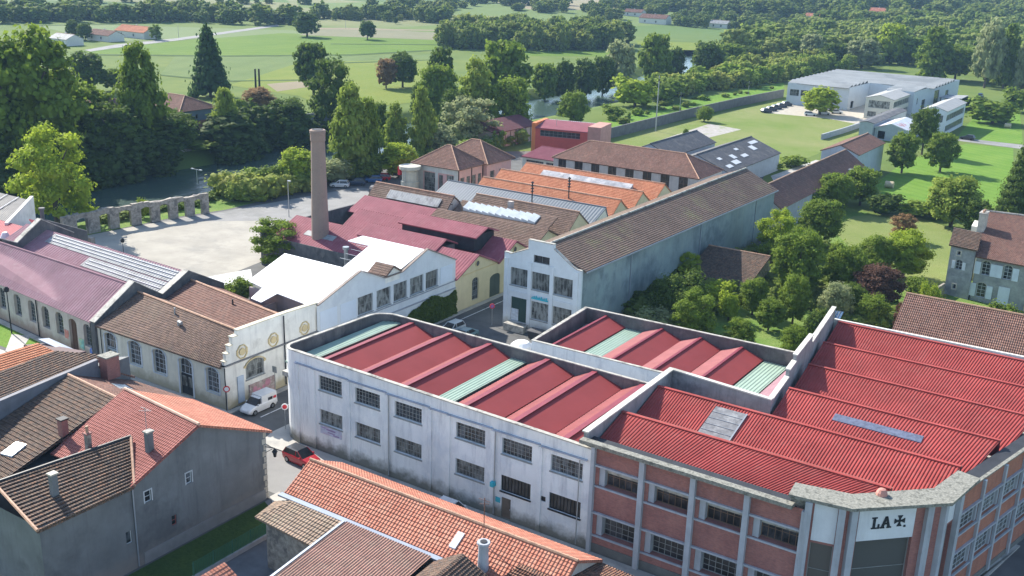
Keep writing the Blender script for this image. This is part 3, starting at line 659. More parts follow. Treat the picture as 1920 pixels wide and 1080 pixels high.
def factory():
    t = thing('brick_factory', 'large red brick factory with red ribbed roofs and chamfered corner bearing black lettering', 'factory', (-24, 85, 0))
    C0, C1, C2 = (-18.7, 69.), (-16., 69.6), (-10.6, 75.)
    S1 = (-5.2, 97.9)
    # front facade
    w = WallF((-36.5, 69), C0); ops = []
    cols = [-36.4, -31.9, -27.5, -23.1, -18.7]
    for a, b in zip(cols, cols[1:]):
        ops.append((a + .55 + 36.5, 6.35, b - .1 + 36.5, 8.1)); ops.append((a + .55 + 36.5, 1.75, b - .1 + 36.5, 3.75))
    bw = MB(); wall(bw, w, .9, 9.9, ops, .7)
    w1 = WallF(C0, C1); w2 = WallF(C1, C2); w3 = WallF(C2, (-9.9, 78.2)); w4 = WallF((-9.9, 78.2), S1)
    gl1 = (.55, .5, 2.2, 7.4); wall(bw, w1, .2, 10.75, [gl1], .5)
    gl2 = (1.05, .3, 5.6, 7.9); wall(bw, w2, .2, 10.75, [gl2], .5)
    gl3 = (.8, .3, 2.6, 8.); wall(bw, w3, .2, 10.75, [gl3], .5)
    bw.build('wall', M_brk, t)
    ob = MB(); sb = np.linspace(.3, w4.L - .1, 6); so = []
    for a, b in zip(sb, sb[1:]): so += [(a + .35, 6.3, b - .15, 8.1), (a + .35, 2.6, b - .15, 4.6)]
    wall(ob, w4, .6, 9.9, so, .7); ob.build('side_wall', M_brk2, t)
    pl = MB(); w.boxw(pl, 0, 0, w.L, .9, -.2, .06); w4.boxw(pl, 0, 0, w4.L, .6, -.2, .06); w2.boxw(pl, .2, 0, w2.L, .2, -.2, .06); w1.boxw(pl, 0, 0, w1.L, .2, -.2, .04); w3.boxw(pl, 0, 0, w3.L, .2, -.2, .04)
    pl.each('plinth', plain('dark_plinth', (.15, .15, .14), var=.2), t)
    cm = MB()
    for x in cols: w.boxw(cm, x + 36.5 - .22 if x > -36 else 0, 0, x + 36.5 + .22, 9.9, .0, .38)
    for ww, us in ((w1, (.15, 2.5)), (w2, (.5, 6.6)), (w3, (.3, 2.9))):
        for u in us: ww.boxw(cm, u - .25, 0, u + .25, 10.74, 0, .4)
    for u in sb: w4.boxw(cm, u - .2, 0, u + .12, 9.85, 0, .22)
    cm.each('pier', M_conc, t)
    # lintels, sills and grey surround
    tr = MB()
    for o in ops + []:
        w.boxw(tr, o[0] - .33, o[3], o[2], o[3] + .16, .0, .22); w.boxw(tr, o[0] - .33, o[1] - .14, o[2], o[1], .0, .16)
        w.boxw(tr, o[0], o[1] + .005, o[0] + .5, o[3] - .005, -.66, -.1)
    for o in so:
        w4.boxw(tr, o[0] - .15, o[3], o[2] + .05, o[3] + .14, 0, .2); w4.boxw(tr, o[0] - .15, o[1] - .14, o[2] + .05, o[1], 0, .16); w4.boxw(tr, o[2] - .35, o[1] + .005, o[2], o[3] - .005, -.66, -.05)
    tr.each('window_surround', M_conc, t, 3)
    for k, o in enumerate(ops): window(t, w, (o[0] + .5, o[1], o[2], o[3]), 6, 2 if k % 2 == 0 else 4, M_mulb if k % 2 == 0 else M_mul, M_glk, .6, .06)
    for k, o in enumerate(so): window(t, w4, (o[0], o[1], o[2] - .35, o[3]), 4, 4, M_mulw, M_gl2, .22, .06)
    pn = MB(); w1.boxw(pn, .55, 7.6, 2.2, 10.7, .0, .03); w2.boxw(pn, 1.05, 7.9, 5.6, 10.7, .0, .04); w3.boxw(pn, .8, 8.2, 2.6, 10.7, 0, .03); pn.each('fascia_panel', M_wht2, t)
    for ww, o, nx, nz in ((w1, gl1, 1, 3), (w2, gl2, 1, 3), (w3, gl3, 1, 3)): window(t, ww, o, nx, nz, M_mul, glass('shop_glass', (.1, .1, .09), .05, True), .3, .07)
    lt = MB(); letter(lt, w2, 'L', 2.1, 8.85, .95, .045); letter(lt, w2, 'A', 2.82, 8.85, .95, .045); letter(lt, w2, '+', 3.95, 8.93, .8, .045); letter(lt, w2, '.', 4.72, 8.82, .85, .045)
    lt.build('lettering', plain('black_letter', (.02, .025, .03), var=.05), t)
    # cornice slabs
    co = MB(); co.prism([(-37.6, 68.5), (-19.6, 68.4), (-19.6, 69.05), (-37.6, 69.15)], 9.9, 10.22)
    co.prism([(-20.0, 68.5), (-15.5, 69.2), (-9.8, 74.5), (-8.9, 79.8), (-10.6, 80.2), (-11.5, 76.0), (-16.2, 71.4), (-20.2, 70.6)], 10.75, 11.0)
    co.prism([(-20.0, 69.2), (-16.4, 69.9), (-11.1, 75.1), (-10.0, 79.8), (-10.6, 80.), (-11.6, 76.0), (-16.3, 71.2), (-20., 70.2)], 9.5, 10.75)
    co.prism([(-9.5, 79.8), (-1.7, 112), (-2.0, 112), (-9.8, 79.8)], 9.86, 9.98)
    co.build('cornice', M_lich, t)
    gt = MB(); gt.prism([(-37.3, 69.2), (-19.5, 69.1), (-19.5, 70.55), (-37.3, 70.55)], 9.3, 9.82)
    gt.prism([(-11.1, 80.), (-9.82, 79.8), (-2.05, 111.9), (-3.4, 111.)], 9.3, 9.7); gt.build('gutter', M_blk, t)  # gutter beds coloured black: their deep shadow is painted in
    # roofs: ridges run along the street
    M_vg = plain('dirty_valley_gutter', (.3, .26, .21), var=.35, scale=1.5, c2=(.24, .2, .17))
    def strip(x0, x1, ye, yr, ze=8.7, zr=10.3, m=M_red2, back=.75):
        a = MB(); roof(a, (x0, ye, ze), (x1[0], ye, ze), (x1[1], yr, zr), (x0, yr, zr), 'corr', period=.26, amp=.055, thick=.12)
        p = a.build('roof_slope', m, t)
        b = MB(); b.poly([(x0, yr + back, ze - .25), (x0, yr + .4, zr - .1), (x1[1], yr + .4, zr - .1), (x1[1], yr + back, ze - .25)][::-1]); b.build('rear_slope', M_ridge, t)
        c = MB(); c.bar((x0, yr, zr + .07), (x1[1], yr, zr + .07), .34, .09); c.build('ridge_cap', M_red2, p)
        g = MB(); g.bar((x0, yr + .3, zr - .06), (x1[1], yr + .3, zr - .06), .24, .12); g.build('valley_gutter', M_vg, t)
        return p
    xs = lambda y: -11.3 + (y - 80) * .236 if y > 80 else (-16.4 + (y - 71.3) * .92 if y > 71.3 else -19.)
    strip(-37.25, (-18.2, -14.3), 70.55, 75.3, ze=9.1)
    p1 = strip(-37.25, (xs(77), xs(82.4)), 76.75, 82.4)
    strip(-27.3, (xs(83.9), xs(89.5)), 83.85, 89.5)
    strip(-27.8, (xs(91.), xs(96.6)), 90.95, 96.6)
    strip(-28.6, (xs(98.1), xs(103.7)), 98.05, 103.7)
    strip(-29.2, (xs(105.2), xs(111)), 105.15, 110.6, zr=10.5)
    w5 = MB(); w5.prism([(-29.7, 110.8), (-2, 111.6), (-2, 111.9), (-29.7, 111.1)], 0, 10.7); w5.build('rear_wall', M_creamw, t)
    w6 = MB(); e = WallF(S1, (-1.9, 111.9)); wall(w6, e, 0, 9.9); w6.build('side_wall', M_brk2, t)
    b = MB(); b.prism([(-37.2, 69.4), (-18, 69.6), (-11.2, 76), (-10.4, 80), (-3, 111.5), (-29.4, 110.7), (-28, 86), (-37.2, 85.6)], 7.5, 8.3); b.build('roof_deck', M_cap, t)
    # stepped parapet on the warehouse side
    pa = MB(); lft = [(-37.35, 69.4, 10.45), (-37.35, 85.9, 10.7)]
    pa.prism([(-37.7, 69.4), (-37.35, 69.4), (-37.35, 85.9), (-37.7, 85.9)], 0, [10.55, 10.55, 10.85, 10.85])
    pa.prism([(-37.35, 85.55), (-27.6, 85.75), (-27.6, 86.1), (-37.35, 85.9)], 0, [10.85, 10.3, 10.3, 10.85])
    for (y0, y1, z0, z1) in ((86.1, 91.6, 10.3, 10.5), (91.6, 94, 11.2, 11.3), (94, 100.5, 11.9, 12.0), (100.5, 110.8, 11.2, 12.0)):
        xa, xb = -27.6 - (y0 - 86.1) * .085, -27.6 - (y1 - 86.1) * .085
        pa.prism([(xa - .35, y0), (xa, y0), (xb, y1), (xb - .35, y1)], 0, [z0, z0, z1, z1])
    pa.build('party_wall', plain('party_wall_render', (.3, .3, .3), var=.2, c2=(.2, .2, .2), stain=(.1, .1, .1)), t)
    pc = MB(); pc.hull8([(-37.8, 69.3, 10.55), (-37.25, 69.3, 10.55), (-37.25, 85.95, 10.85), (-37.8, 85.95, 10.85)], [(-37.8, 69.3, 10.67), (-37.25, 69.3, 10.67), (-37.25, 85.95, 10.97), (-37.8, 85.95, 10.97)])
    pc.hull8([(-37.25, 85.5, 10.85), (-27.6, 85.7, 10.3), (-27.6, 86.15, 10.3), (-37.25, 85.95, 10.85)], [(-37.25, 85.5, 10.97), (-27.6, 85.7, 10.42), (-27.6, 86.15, 10.42), (-37.25, 85.95, 10.97)])
    for (y0, y1, z0, z1) in ((86.1, 91.6, 10.3, 10.5), (91.6, 94, 11.2, 11.3), (94, 100.5, 11.9, 12.0), (100.5, 110.8, 11.2, 12.0)):
        xa, xb = -27.6 - (y0 - 86.1) * .085, -27.6 - (y1 - 86.1) * .085
        B = [(xa - .42, y0, z0), (xa + .07, y0, z0), (xb + .07, y1, z1), (xb - .42, y1, z1)]; pc.hull8(B, [(x, y, z + .13) for x, y, z in B])
    pc.build('coping', plain('pale_coping', (.6, .58, .52), var=.15, c2=(.4, .38, .33)), t)
    # rooflights
    def patch(xa, xb, fa, fb, ye, yr, m, zo=.07, ze=8.7, zr=10.3):
        q = MB(); Z = lambda f: ze + (zr - ze) * f; Y = lambda f: ye + (yr - ye) * f
        q.hull8([(xa, Y(fa), Z(fa) + .0), (xb, Y(fa), Z(fa) + .0), (xb, Y(fb), Z(fb) + .0), (xa, Y(fb), Z(fb) + .0)], [(xa, Y(fa), Z(fa) + zo), (xb, Y(fa), Z(fa) + zo), (xb, Y(fb), Z(fb) + zo), (xa, Y(fb), Z(fb) + zo)])
        o = q.build('rooflight', m, t)
        if m is MSKY:
            r = MB()
            for k in range(1, 5): f = fa + (fb - fa) * k / 5; r.bar((xa, Y(f), Z(f) + zo + .02), (xb, Y(f), Z(f) + zo + .02), .05)
            r.bar((xb, Y(fa), Z(fa) + zo), (xb, Y(fb), Z(fb) + zo), .12, .1); r.build('glazing_bar', M_metal, o)
    MSKY = plain('dusty_rooflight', (.2, .2, .205), rough=.4, var=.3, scale=2.5, c2=(.3, .3, .3))
    patch(-31.2, -28.3, .16, .88, 76.75, 82.4, MSKY, .12)
    patch(-22.3, -14.7, .5, .66, 83.85, 89.5, plain('grey_translucent_sheet', (.13, .15, .21), rough=.4, var=.35, scale=3), .1)
factory()
t = thing('roof_cowl', 'small pink clay cowl lying on the lichened slab above the corner sign', 'cowl', (-14.4, 72.6, 11.0)); MB().lathe(-14.4, 72.6, [(.42, 11.0), (.4, 11.2), (.25, 11.45), (.05, 11.5)], 12).build('cowl', plain('clay_cowl', (.5, .24, .19), var=.15), t)
def gable(t, x0, x1, y0, y1, ze, zr, axis='x', wm=None, rm=None, kind='tile', ov=.35, ops={}, yr=None, hipa=0, hipb=0, z0=0, ze2=None, win=None, gab=.12, walls=True, pitch=.36, cap=True, period=.3, amp=.05):
    """rectangular house: walls with openings, gable or hipped roof. ops keys S,E,N,W. ze2: eave height of the far side"""
    ze2 = ze if ze2 is None else ze2
    C = {'S': ((x0, y0), (x1, y0)), 'E': ((x1, y0), (x1, y1)), 'N': ((x1, y1), (x0, y1)), 'W': ((x0, y1), (x0, y0))}
    mb = MB(); F = {k: WallF(*v) for k, v in C.items()}
    if walls:
        for k, w in F.items():
            if axis == 'x': h = {'S': ze, 'N': ze2, 'E': (ze, ze2), 'W': (ze2, ze)}[k]
            else: h = {'W': ze, 'E': ze2, 'S': (ze, ze2), 'N': (ze2, ze)}[k]
            wall(mb, w, z0, h, ops.get(k, ()))
    if axis == 'x':
        r = (y0 + y1) / 2 if yr is None else yr
        R0, R1 = (x0 + hipa, r, zr), (x1 - hipb, r, zr)
        if walls:
            if not hipa: mb.poly([(x0, y1, ze2), (x0, y0, ze), R0])
            if not hipb: mb.poly([(x1, y0, ze), (x1, y1, ze2), R1])
        s0 = (zr - ze) / (r - y0); s1 = (zr - ze2) / (y1 - r); oa = ov if hipa else gab; ob_ = ov if hipb else gab
        A, B, C_, D = (x0 - oa, y0 - ov, ze - ov * s0), (x1 + ob_, y0 - ov, ze - ov * s0), (x1 + ob_, y1 + ov, ze2 - ov * s1), (x0 - oa, y1 + ov, ze2 - ov * s1)
        P, Q = ((R0[0] if hipa else x0 - gab), r, zr + .02), ((R1[0] if hipb else x1 + gab), r, zr + .02)
        quads = [(A, B, Q, P), (C_, D, P, Q)]
        if hipa: quads.append((D, A, P, P))
        if hipb: quads.append((B, C_, Q, Q))
    else:
        r = (x0 + x1) / 2 if yr is None else yr
        R0, R1 = (r, y0 + hipa, zr), (r, y1 - hipb, zr)
        if walls:
            if not hipa: mb.poly([(x0, y0, ze), (x1, y0, ze2), R0])
            if not hipb: mb.poly([(x1, y1, ze2), (x0, y1, ze), R1])
        s0 = (zr - ze) / (r - x0); s1 = (zr - ze2) / (x1 - r); oa = ov if hipa else gab; ob_ = ov if hipb else gab
        A, B, C_, D = (x0 - ov, y0 - oa, ze - ov * s0), (x1 + ov, y0 - oa, ze2 - ov * s1), (x1 + ov, y1 + ob_, ze2 - ov * s1), (x0 - ov, y1 + ob_, ze - ov * s0)
        P, Q = (r, (R0[1] if hipa else y0 - gab), zr + .02), (r, (R1[1] if hipb else y1 + gab), zr + .02)
        quads = [(B, C_, Q, P), (D, A, P, Q)]
        if hipa: quads.append((A, B, P, P))
        if hipb: quads.append((C_, D, Q, Q))
    if walls: mb.build('wall', wm, t)
    rb = MB()
    for e0, e1, r1, r0 in quads: roof(rb, e0, e1, r1, r0, kind, pitch=pitch, period=period, amp=amp)
    ro = rb.build('roof', rm, t)
    if cap:
        cb = MB(); up = lambda p: (p[0], p[1], p[2] + .05)
        cb.tube(up(P), up(Q), .13, n=6)
        for q in quads[2:]: cb.tube(up(q[0]), up(q[2]), .11, n=6); cb.tube(up(q[1]), up(q[2]), .11, n=6)
        cb.build('ridge_cap', M_ridt if kind == 'tile' else rm, ro)
    if win:
        for k, l in ops.items():
            for o in l: window(t, F[k], o, *win)
    return F, ro
def box_on(t, name, x0, y0, z0, x1, y1, z1, m, cap=None):
    o = MB().box(x0, y0, z0, x1, y1, z1).build(name, m, t)
    if cap: MB().box(x0 - .08, y0 - .08, z1, x1 + .08, y1 + .08, z1 + .12).build('chimney_cap', cap, o)
    return o
# ---------------------------------------------------------------- long tall building with stepped gable front
def long_hall():
    t = thing('long_hall', 'long tall hall with mossy tile roof, blank concrete side wall and stepped white gable front', 'factory hall', (-68, 140, 0))
    x0, x1, y0, y1 = -73.8, -62., 111.2, 181.; xr = -67.9; zr = 12.1; ze0, ze1 = 9.75, 8.75; zw = 9.6
    mf = plain('white_gable_render', (.6, .64, .66), var=.07, stain=(.42, .44, .46), streak=.35, ground=(.42, .42, .38))
    w = WallF((x0, y0), (x1, y0)); ops = []
    for a, b in ((1.0, 3.75), (4.35, 7.2), (7.7, 10.6)): ops.append((a, 6.0, b, 8.45))
    ops.append((1.2, 1.0, 3.7, 4.4)); ops.append((4.4, 1.9, 7.2, 4.4)); ops.append((7.75, 1.9, 10.6, 4.4)); ops.append((4.6, 9.75, 7.0, 10.75))
    f = MB()
    # stepped outline as columns of wall between breakpoints
    wall(f, w, 0, 9.2, [o for o in ops if o[3] < 9], .3)
    prof = [(0, 10.3), (.6, 10.3), (1.0, 10.2), (3.7, 11.3), (3.7, 12.6), (7.6, 12.6), (7.6, 12.0), (10.4, 10.2), (11.1, 9.9), (11.8, 9.85)]
    hole = ops[6]
    pts = [w.p(0, 9.2), w.p(hole[0], 9.2), w.p(hole[0], hole[3]), w.p(hole[0], 12.6)]
    f.poly([w.p(0, 9.2), w.p(hole[0], 9.2), w.p(hole[0], 12.6), w.p(3.7, 12.6), w.p(3.7, 11.3), w.p(1, 10.2), w.p(.6, 10.3), w.p(0, 10.3)])
    f.poly([w.p(hole[2], 9.2), w.p(11.8, 9.2), w.p(11.8, 9.85), w.p(11.1, 9.9), w.p(10.4, 10.2), w.p(7.6, 12.0), w.p(7.6, 12.6), w.p(hole[2], 12.6)])
    f.poly([w.p(hole[0], 9.2), w.p(hole[2], 9.2), w.p(hole[2], hole[1]), w.p(hole[0], hole[1])]); f.poly([w.p(hole[0], hole[3]), w.p(hole[2], hole[3]), w.p(hole[2], 12.6), w.p(hole[0], 12.6)])
    bk = [w.p(u, z, -.4) for u, z in prof]; fr = [w.p(u, z, 0) for u, z in prof]
    f.poly([w.p(0, 9.2, -.4)] + bk + [w.p(11.8, 9.2, -.4)])
    for i in range(len(prof) - 1): f.poly([fr[i], fr[i + 1], bk[i + 1], bk[i]])
    f.poly([w.p(11.8, 0), w.p(11.8, 0, -.4), w.p(11.8, 9.85, -.4), w.p(11.8, 9.85)]); f.poly([w.p(0, 0, -.4), w.p(0, 0), w.p(0, 10.3), w.p(0, 10.3, -.4)])
    f.build('front_wall', mf, t)
    cp = MB()
    for (a, b) in zip(prof, prof[1:]):
        if abs(a[0] - b[0]) > .05: cp.bar(w.p(a[0], a[1] + .05, -.2), w.p(b[0], b[1] + .05, -.2), .5, .1)
    cp.build('coping', M_cap, t)
    pi = MB()
    for u in (.35, 4.05, 7.45, 11.1): w.boxw(pi, u - .28, 0, u + .28, 9.6, 0, .12)
    w.boxw(pi, 0.1, 5.1, 11.7, 5.25, 0, .1); pi.each('pilaster', mf, t)
    for k, o in enumerate(ops):
        if k == 3: continue
        window(t, w, o, 6 if k != 6 else 2, 1 if k < 3 else (3 if k < 6 else 1), M_mul, M_gl2 if k != 6 else M_glk, .2, .05, None if k == 6 else .06)
    d = MB(); w.boxw(d, 1.2, 1.0, 3.7, 4.4, -.28, -.22); w.boxw(d, 2.4, 1.0, 2.5, 4.4, -.22, -.18); d = d.build('door', plain('dark_green_door', (.03, .06, .05)), t)
    h = MB(); w.boxw(h, 1.25, 1.05, 2.35, 2.7, -.18, -.14); h.build('panel', plain('pale_panel', (.5, .55, .6), var=.25, scale=3), d)
    st = MB(); w.boxw(st, 1.0, 0, 4.2, .95, .02, 1.4); st.build('step', M_cap, t)
    sg = MB()
    w.boxw(sg, 4.5, 4.75, 7.1, 4.95, .12, .15)
    for k in range(9): w.boxw(sg, 4.7 + k * .26, 4.98, 4.86 + k * .26, 5.05 + .22 * ((k * 7) % 3 + 1) / 3, .12, .16)
    sg.build('lettering', SIGNT, t)
    sw = MB(); e = WallF((x1, y0 + .4), (x1, y1)); wall(sw, e, 0, (ze0, ze1)); n_ = WallF((x1, y1), (x0, y1)); wall(sw, n_, 0, 8.6)
    sw.poly([(x1, y1, 8.6), (x1, y1, ze1), (xr, y1, 11.9), (x0, y1, zw), (x0, y1, 8.6)]); wall(sw, WallF((x0, y1), (x0, y0 + .4)), 0, zw)
    sw.build('side_wall', plain('stained_concrete_wall', (.25, .31, .32), var=.18, scale=.25, c2=(.15, .19, .21), stain=(.34, .37, .35), streak=.6, ground=(.1, .11, .1)), t)
    pp = MB()
    for y in (125, 148.5, 172): e.boxw(pp, y - 111.6 - .12, .2, y - 111.6 + .12, ze0 - .6 - (y - 111) * .012, .0, .12)
    pp.each('downpipe', M_zinc, t)
    rb = MB()
    # slope facing the garden follows the falling eave
    E0, E1 = (x1 + .45, y0 + .4, ze0 + .05), (x1 + .45, y1 + .2, ze1 + .05)
    roof(rb, E0, E1, (xr, y1 + .2, 11.9), (xr, y0 + .4, zr), 'tile', pitch=.38)
    roof(rb, (x0 - .3, y1 + .2, zw - .1), (x0 - .3, y0 + .4, zw - .1), (xr, y0 + .4, zr), (xr, y1 + .2, 11.9), 'tile', pitch=.38)
    r = rb.build('roof', M_tmoss, t)
    MB().tube((xr, y0 + .4, zr + .08), (xr, y1 + .2, 11.98), .15, n=6).build('ridge_cap', M_cap, r)
    MB().bar((x1 + .55, y0 + .4, ze0 - .08), (x1 + .55, y1 + .2, ze1 - .08), .16, .18).build('gutter', M_zinc, r)
long_hall()
# ---------------------------------------------------------------- halls along the side street (yellow gables, plum roofs)
M_yel = plain('yellow_render', (.6, .52, .33), var=.07, stain=(.4, .34, .22), streak=.4)
def plum_halls():
    t = thing('yellow_hall', 'yellow gabled hall with plum red sheet roofs and round attic window on the side street', 'factory hall', (-100, 119, 0))
    XE = -81.7; mb = MB()
    w = WallF((XE, 111.), (XE, 139.4))
    ops = [(4., .8, 5.6, 4.1, .5), (8.4, .1, 11.1, 3.5, .6), (14.2, .8, 15.8, 4.1, .5), (19, .1, 21.4, 3.5, .5), (24, .8, 25.4, 4.1, .5)]
    wall(mb, w, 0, 4.6, ops, .25)
    for y0, y1, yr in ((111, 121.4, 116.2), (121.4, 130.2, 125.8), (130.2, 139.4, 134.8)): mb.poly([(XE, y0, 4.6), (XE, y1, 4.6), (XE, y1, 5.2), (XE, yr, 7.35), (XE, y0, 5.2)])
    mb.build('wall', M_yel, t)
    for i, o in enumerate(ops):
        if i in (1, 3):
            d = MB(); w.boxw(d, o[0], .1, o[2], 3.4, -.2, -.12); w.boxw(d, (o[0] + o[2]) / 2 - .03, .1, (o[0] + o[2]) / 2 + .03, 3.1, -.12, -.09); d.build('door', plain('green_grey_door', (.07, .09, .075)), t)
        else: window(t, w, o, 3, 5, M_mul, M_gl, .18, .05)
    oc = MB()
    for y in (116.2, 125.8):
        oc.tube((XE - .02, y, 6.1), (XE + .06, y, 6.1), .42, n=14)
    o1 = oc.build('round_window', M_glk, t)
    ba = MB(); w.boxw(ba, 0, 5.0, 10.4, 5.12, 0, .1); w.boxw(ba, 10.42, 5.0, 28.4, 5.12, 0, .1); ba.build('string_course', M_ochre, t)
    rim = MB()
    for y in (116.2, 125.8):
        for k in range(14):
            a0, a1 = 2 * math.pi * k / 14, 2 * math.pi * (k + 1) / 14
            rim.bar((XE + .06, y + .45 * math.cos(a0), 6.1 + .45 * math.sin(a0)), (XE + .06, y + .45 * math.cos(a1), 6.1 + .45 * math.sin(a1)), .09, .1)
    rim.build('rim', M_ochre, o1)
    ww = MB(); ww.box(-119.8, 111, 0, -119.4, 136.4, 5.9); ww.box(-119.8, 136.0, 0, -103, 136.4, 6.2); ww.box(-119.4, 110.7, 0, -100, 111., 5.0); ww.build('boundary_wall', M_dk, t)
    rb = MB(); X0 = -119.
    for y0, y1, yr, xa in ((111, 121.4, 116.2, -117), (121.4, 130.2, 125.8, -112.5)):
        roof(rb, (xa, y0 - .2, 5.0), (XE + .35, y0 - .2, 5.0), (XE + .35, yr, 7.45), (xa, yr, 7.45), 'corr', period=.5, amp=.04)
        roof(rb, (XE + .35, y1 + .0, 5.2), (xa, y1 + .0, 5.2), (xa, yr, 7.45), (XE + .35, yr, 7.45), 'corr', period=.5, amp=.04)
    roof(rb, (-119, 130.2, 5.2), (-103, 130.2, 5.2), (-103, 134.8, 7.2), (-119, 134.8, 7.2), 'corr', period=.5, amp=.04)
    rb.build('roof', M_plum, t)
    rb = MB(); roof(rb, (-103, 130.2, 5.2), (XE + .35, 130.2, 5.2), (XE + .35, 134.8, 7.4), (-103, 134.8, 7.4), 'tile'); roof(rb, (XE + .35, 139.4, 5.2), (-103, 139.4, 5.2), (-103, 134.8, 7.4), (XE + .35, 134.8, 7.4), 'tile'); rb.build('tiled_roof', M_tb, t)
    # raised clerestory roof
    cl = MB(); cl.box(-99.4, 121.1, 6, -85.8, 126.2, 8.3); o = cl.build('clerestory', M_blk, t)  # wall coloured black to paint the shadow under the eave
    cr = MB(); roof(cr, (-99.9, 120.7, 8.2), (-85.2, 120.7, 8.2), (-85.2, 123.8, 9.25), (-99.9, 123.8, 9.25), 'corr', period=.45, amp=.04); roof(cr, (-85.2, 126.8, 8.2), (-99.9, 126.8, 8.2), (-99.9, 123.8, 9.25), (-85.2, 123.8, 9.25), 'corr', period=.45, amp=.04); cr.build('clerestory_roof', M_plum, o)
    cr = MB(); roof(cr, (-102.9, 114.6, 7.0), (-88.1, 114.6, 7.0), (-88.1, 117.5, 8.25), (-102.9, 117.5, 8.25), 'corr', period=.45, amp=.04); roof(cr, (-88.1, 120.3, 7.05), (-102.9, 120.3, 7.05), (-102.9, 117.5, 8.25), (-88.1, 117.5, 8.25), 'corr', period=.45, amp=.04); cr.build('raised_roof', M_plum, t)
    MB().prism([(-102.6, 115), (-88.5, 115), (-88.5, 120), (-102.6, 120)], 4.9, 7.05).build('raised_wall', M_dk, t)
    for xa, y, z in ((-112, 113.6, 6.25), (-84.8, 120.3, 5.7)):
        MB().prism([(xa, y - 1.), (xa + 6, y - 1.), (xa + 6, y), (xa, y)], z - .5, [z - .35, z - .35, z + .1, z + .1]).build('rooflight', M_eter, t) if xa < -100 else None
plum_halls()
def white_hall():
    t = thing('white_hall', 'white gabled hall with blinding white membrane roofs and a row of large street windows', 'factory hall', (-90, 98, 0))
    XE = -81.7; w = WallF((XE, 83.9), (XE, 111.0)); mb = MB(); Y = lambda y: y - 83.9
    bl = [(84.4, 87.3), (87.9, 90.7), (107.6, 110.3)]; wi = [(91., 93.8), (94.5, 97.2), (97.8, 100.5), (101.1, 103.9), (104.4, 107.)]
    ops = [(Y(a), 5.1, Y(b), 7.45) for a, b in wi]; wall(mb, w, 0, 7.6, ops, .25)
    pf = [(83.9, 7.6), (83.9, 8.3), (91.5, 10.75), (96.0, 8.75), (99.3, 8.75), (104.6, 10.65), (111, 7.75), (111, 7.6)]
    mb.poly([(XE, 83.9, 7.6), (XE, 96.0, 7.6), (XE, 96., 8.75), (XE, 91.5, 10.75), (XE, 83.9, 8.2)]); mb.poly([(XE, 96, 7.6), (XE, 99.3, 7.6), (XE, 99.3, 8.75), (XE, 96, 8.75)]); mb.poly([(XE, 99.3, 7.6), (XE, 111, 7.6), (XE, 111, 7.8), (XE, 104.6, 10.65), (XE, 99.3, 8.75)])
    wall(mb, WallF((XE, 111), (-96, 111)), 0, 7.6); wall(mb, WallF((-96, 83.9), (-96, 111)), 0, 6) if False else None
    mb.build('wall', plain('white_hall_render', (.62, .65, .66), var=.05, c2=(.55, .58, .6), stain=(.42, .45, .47), streak=.3), t)
    pn = MB()
    for a, b in bl: w.boxw(pn, Y(a), 5.1, Y(b), 7.4, .0, .03)
    pn.each('blind_panel', plain('pale_blue_panel', (.62, .68, .74), var=.04), t)
    for o in ops: window(t, w, o, 4, 2, M_mul, M_gl2, .2, .05, .08)
    sc = MB(); w.boxw(sc, 0, 4.75, w.L, 4.87, 0, .1); w.boxw(sc, 0, 3.7, w.L, 3.85, 0, .14); sc.each('string_course', plain('dark_string_course', (.3, .32, .35)), t)
    eg = MB()
    for (a, b) in zip(pf[1:-1], pf[2:-1]): eg.bar((XE + .1, a[0], a[1] + .1), (XE + .1, b[0], b[1] + .1), .35, .12)
    eg.build('verge', plain('rusty_verge', (.25, .2, .17), var=.3), t)
    # membranes
    zr1, zr2 = 10.65, 10.55
    r1 = MB()
    r1.hull8([(-99.5, 90.6, 8.4), (-96.4, 89.4, 7.9), (-94.6, 85.8, 6.5), (-92.8, 85.6, 6.4), (-93.0, 88.9, 7.7), (-86.4, 86.8, 7.0), (-82.2, 83.9, 8.3), (-82., 91.5, 10.6), (-98.9, 91.8, 10.3)][::1], [(x, y, z + .12) for x, y, z in [(-99.5, 90.6, 8.4), (-96.4, 89.4, 7.9), (-94.6, 85.8, 6.5), (-92.8, 85.6, 6.4), (-93.0, 88.9, 7.7), (-86.4, 86.8, 7.0), (-82.2, 83.9, 8.3), (-82., 91.5, 10.6), (-98.9, 91.8, 10.3)]]) if False else None
    zl = lambda y: 10.6 - (91.5 - y) * .335
    P = [(-94.4, 85.2), (-91.4, 84.7), (-91.1, 82.5), (-89.2, 82.3), (-88.6, 84.4), (-82.2, 83.8), (-82.1, 91.5), (-94.4, 91.5)]
    P = ccw(P); r1.hull8([(x, y, zl(y)) for x, y in P], [(x, y, zl(y) + .1) for x, y in P])
    r1.hull8([(-94.4, 91.5, 10.6), (-82.1, 91.5, 10.6), (-82.1, 96., 8.75), (-94.4, 96, 8.75)], [(-94.4, 91.5, 10.7), (-82.1, 91.5, 10.7), (-82.1, 96., 8.85), (-94.4, 96, 8.85)])
    r1.hull8([(-90, 97.5, 8.2), (-82.1, 97.5, 8.2), (-82.1, 104.6, 10.5), (-90.2, 104.6, 10.5)], [(-90, 97.5, 8.3), (-82.1, 97.5, 8.3), (-82.1, 104.6, 10.6), (-90.2, 104.6, 10.6)])
    r1.hull8([(-94, 102.9, 9.95), (-90.2, 102.9, 9.95), (-90.2, 104.6, 10.5), (-92.8, 104.6, 10.5)], [(-94, 102.9, 10.05), (-90.2, 102.9, 10.05), (-90.2, 104.6, 10.6), (-92.8, 104.6, 10.6)])
    r1.build('membrane_roof', M_membrane, t)
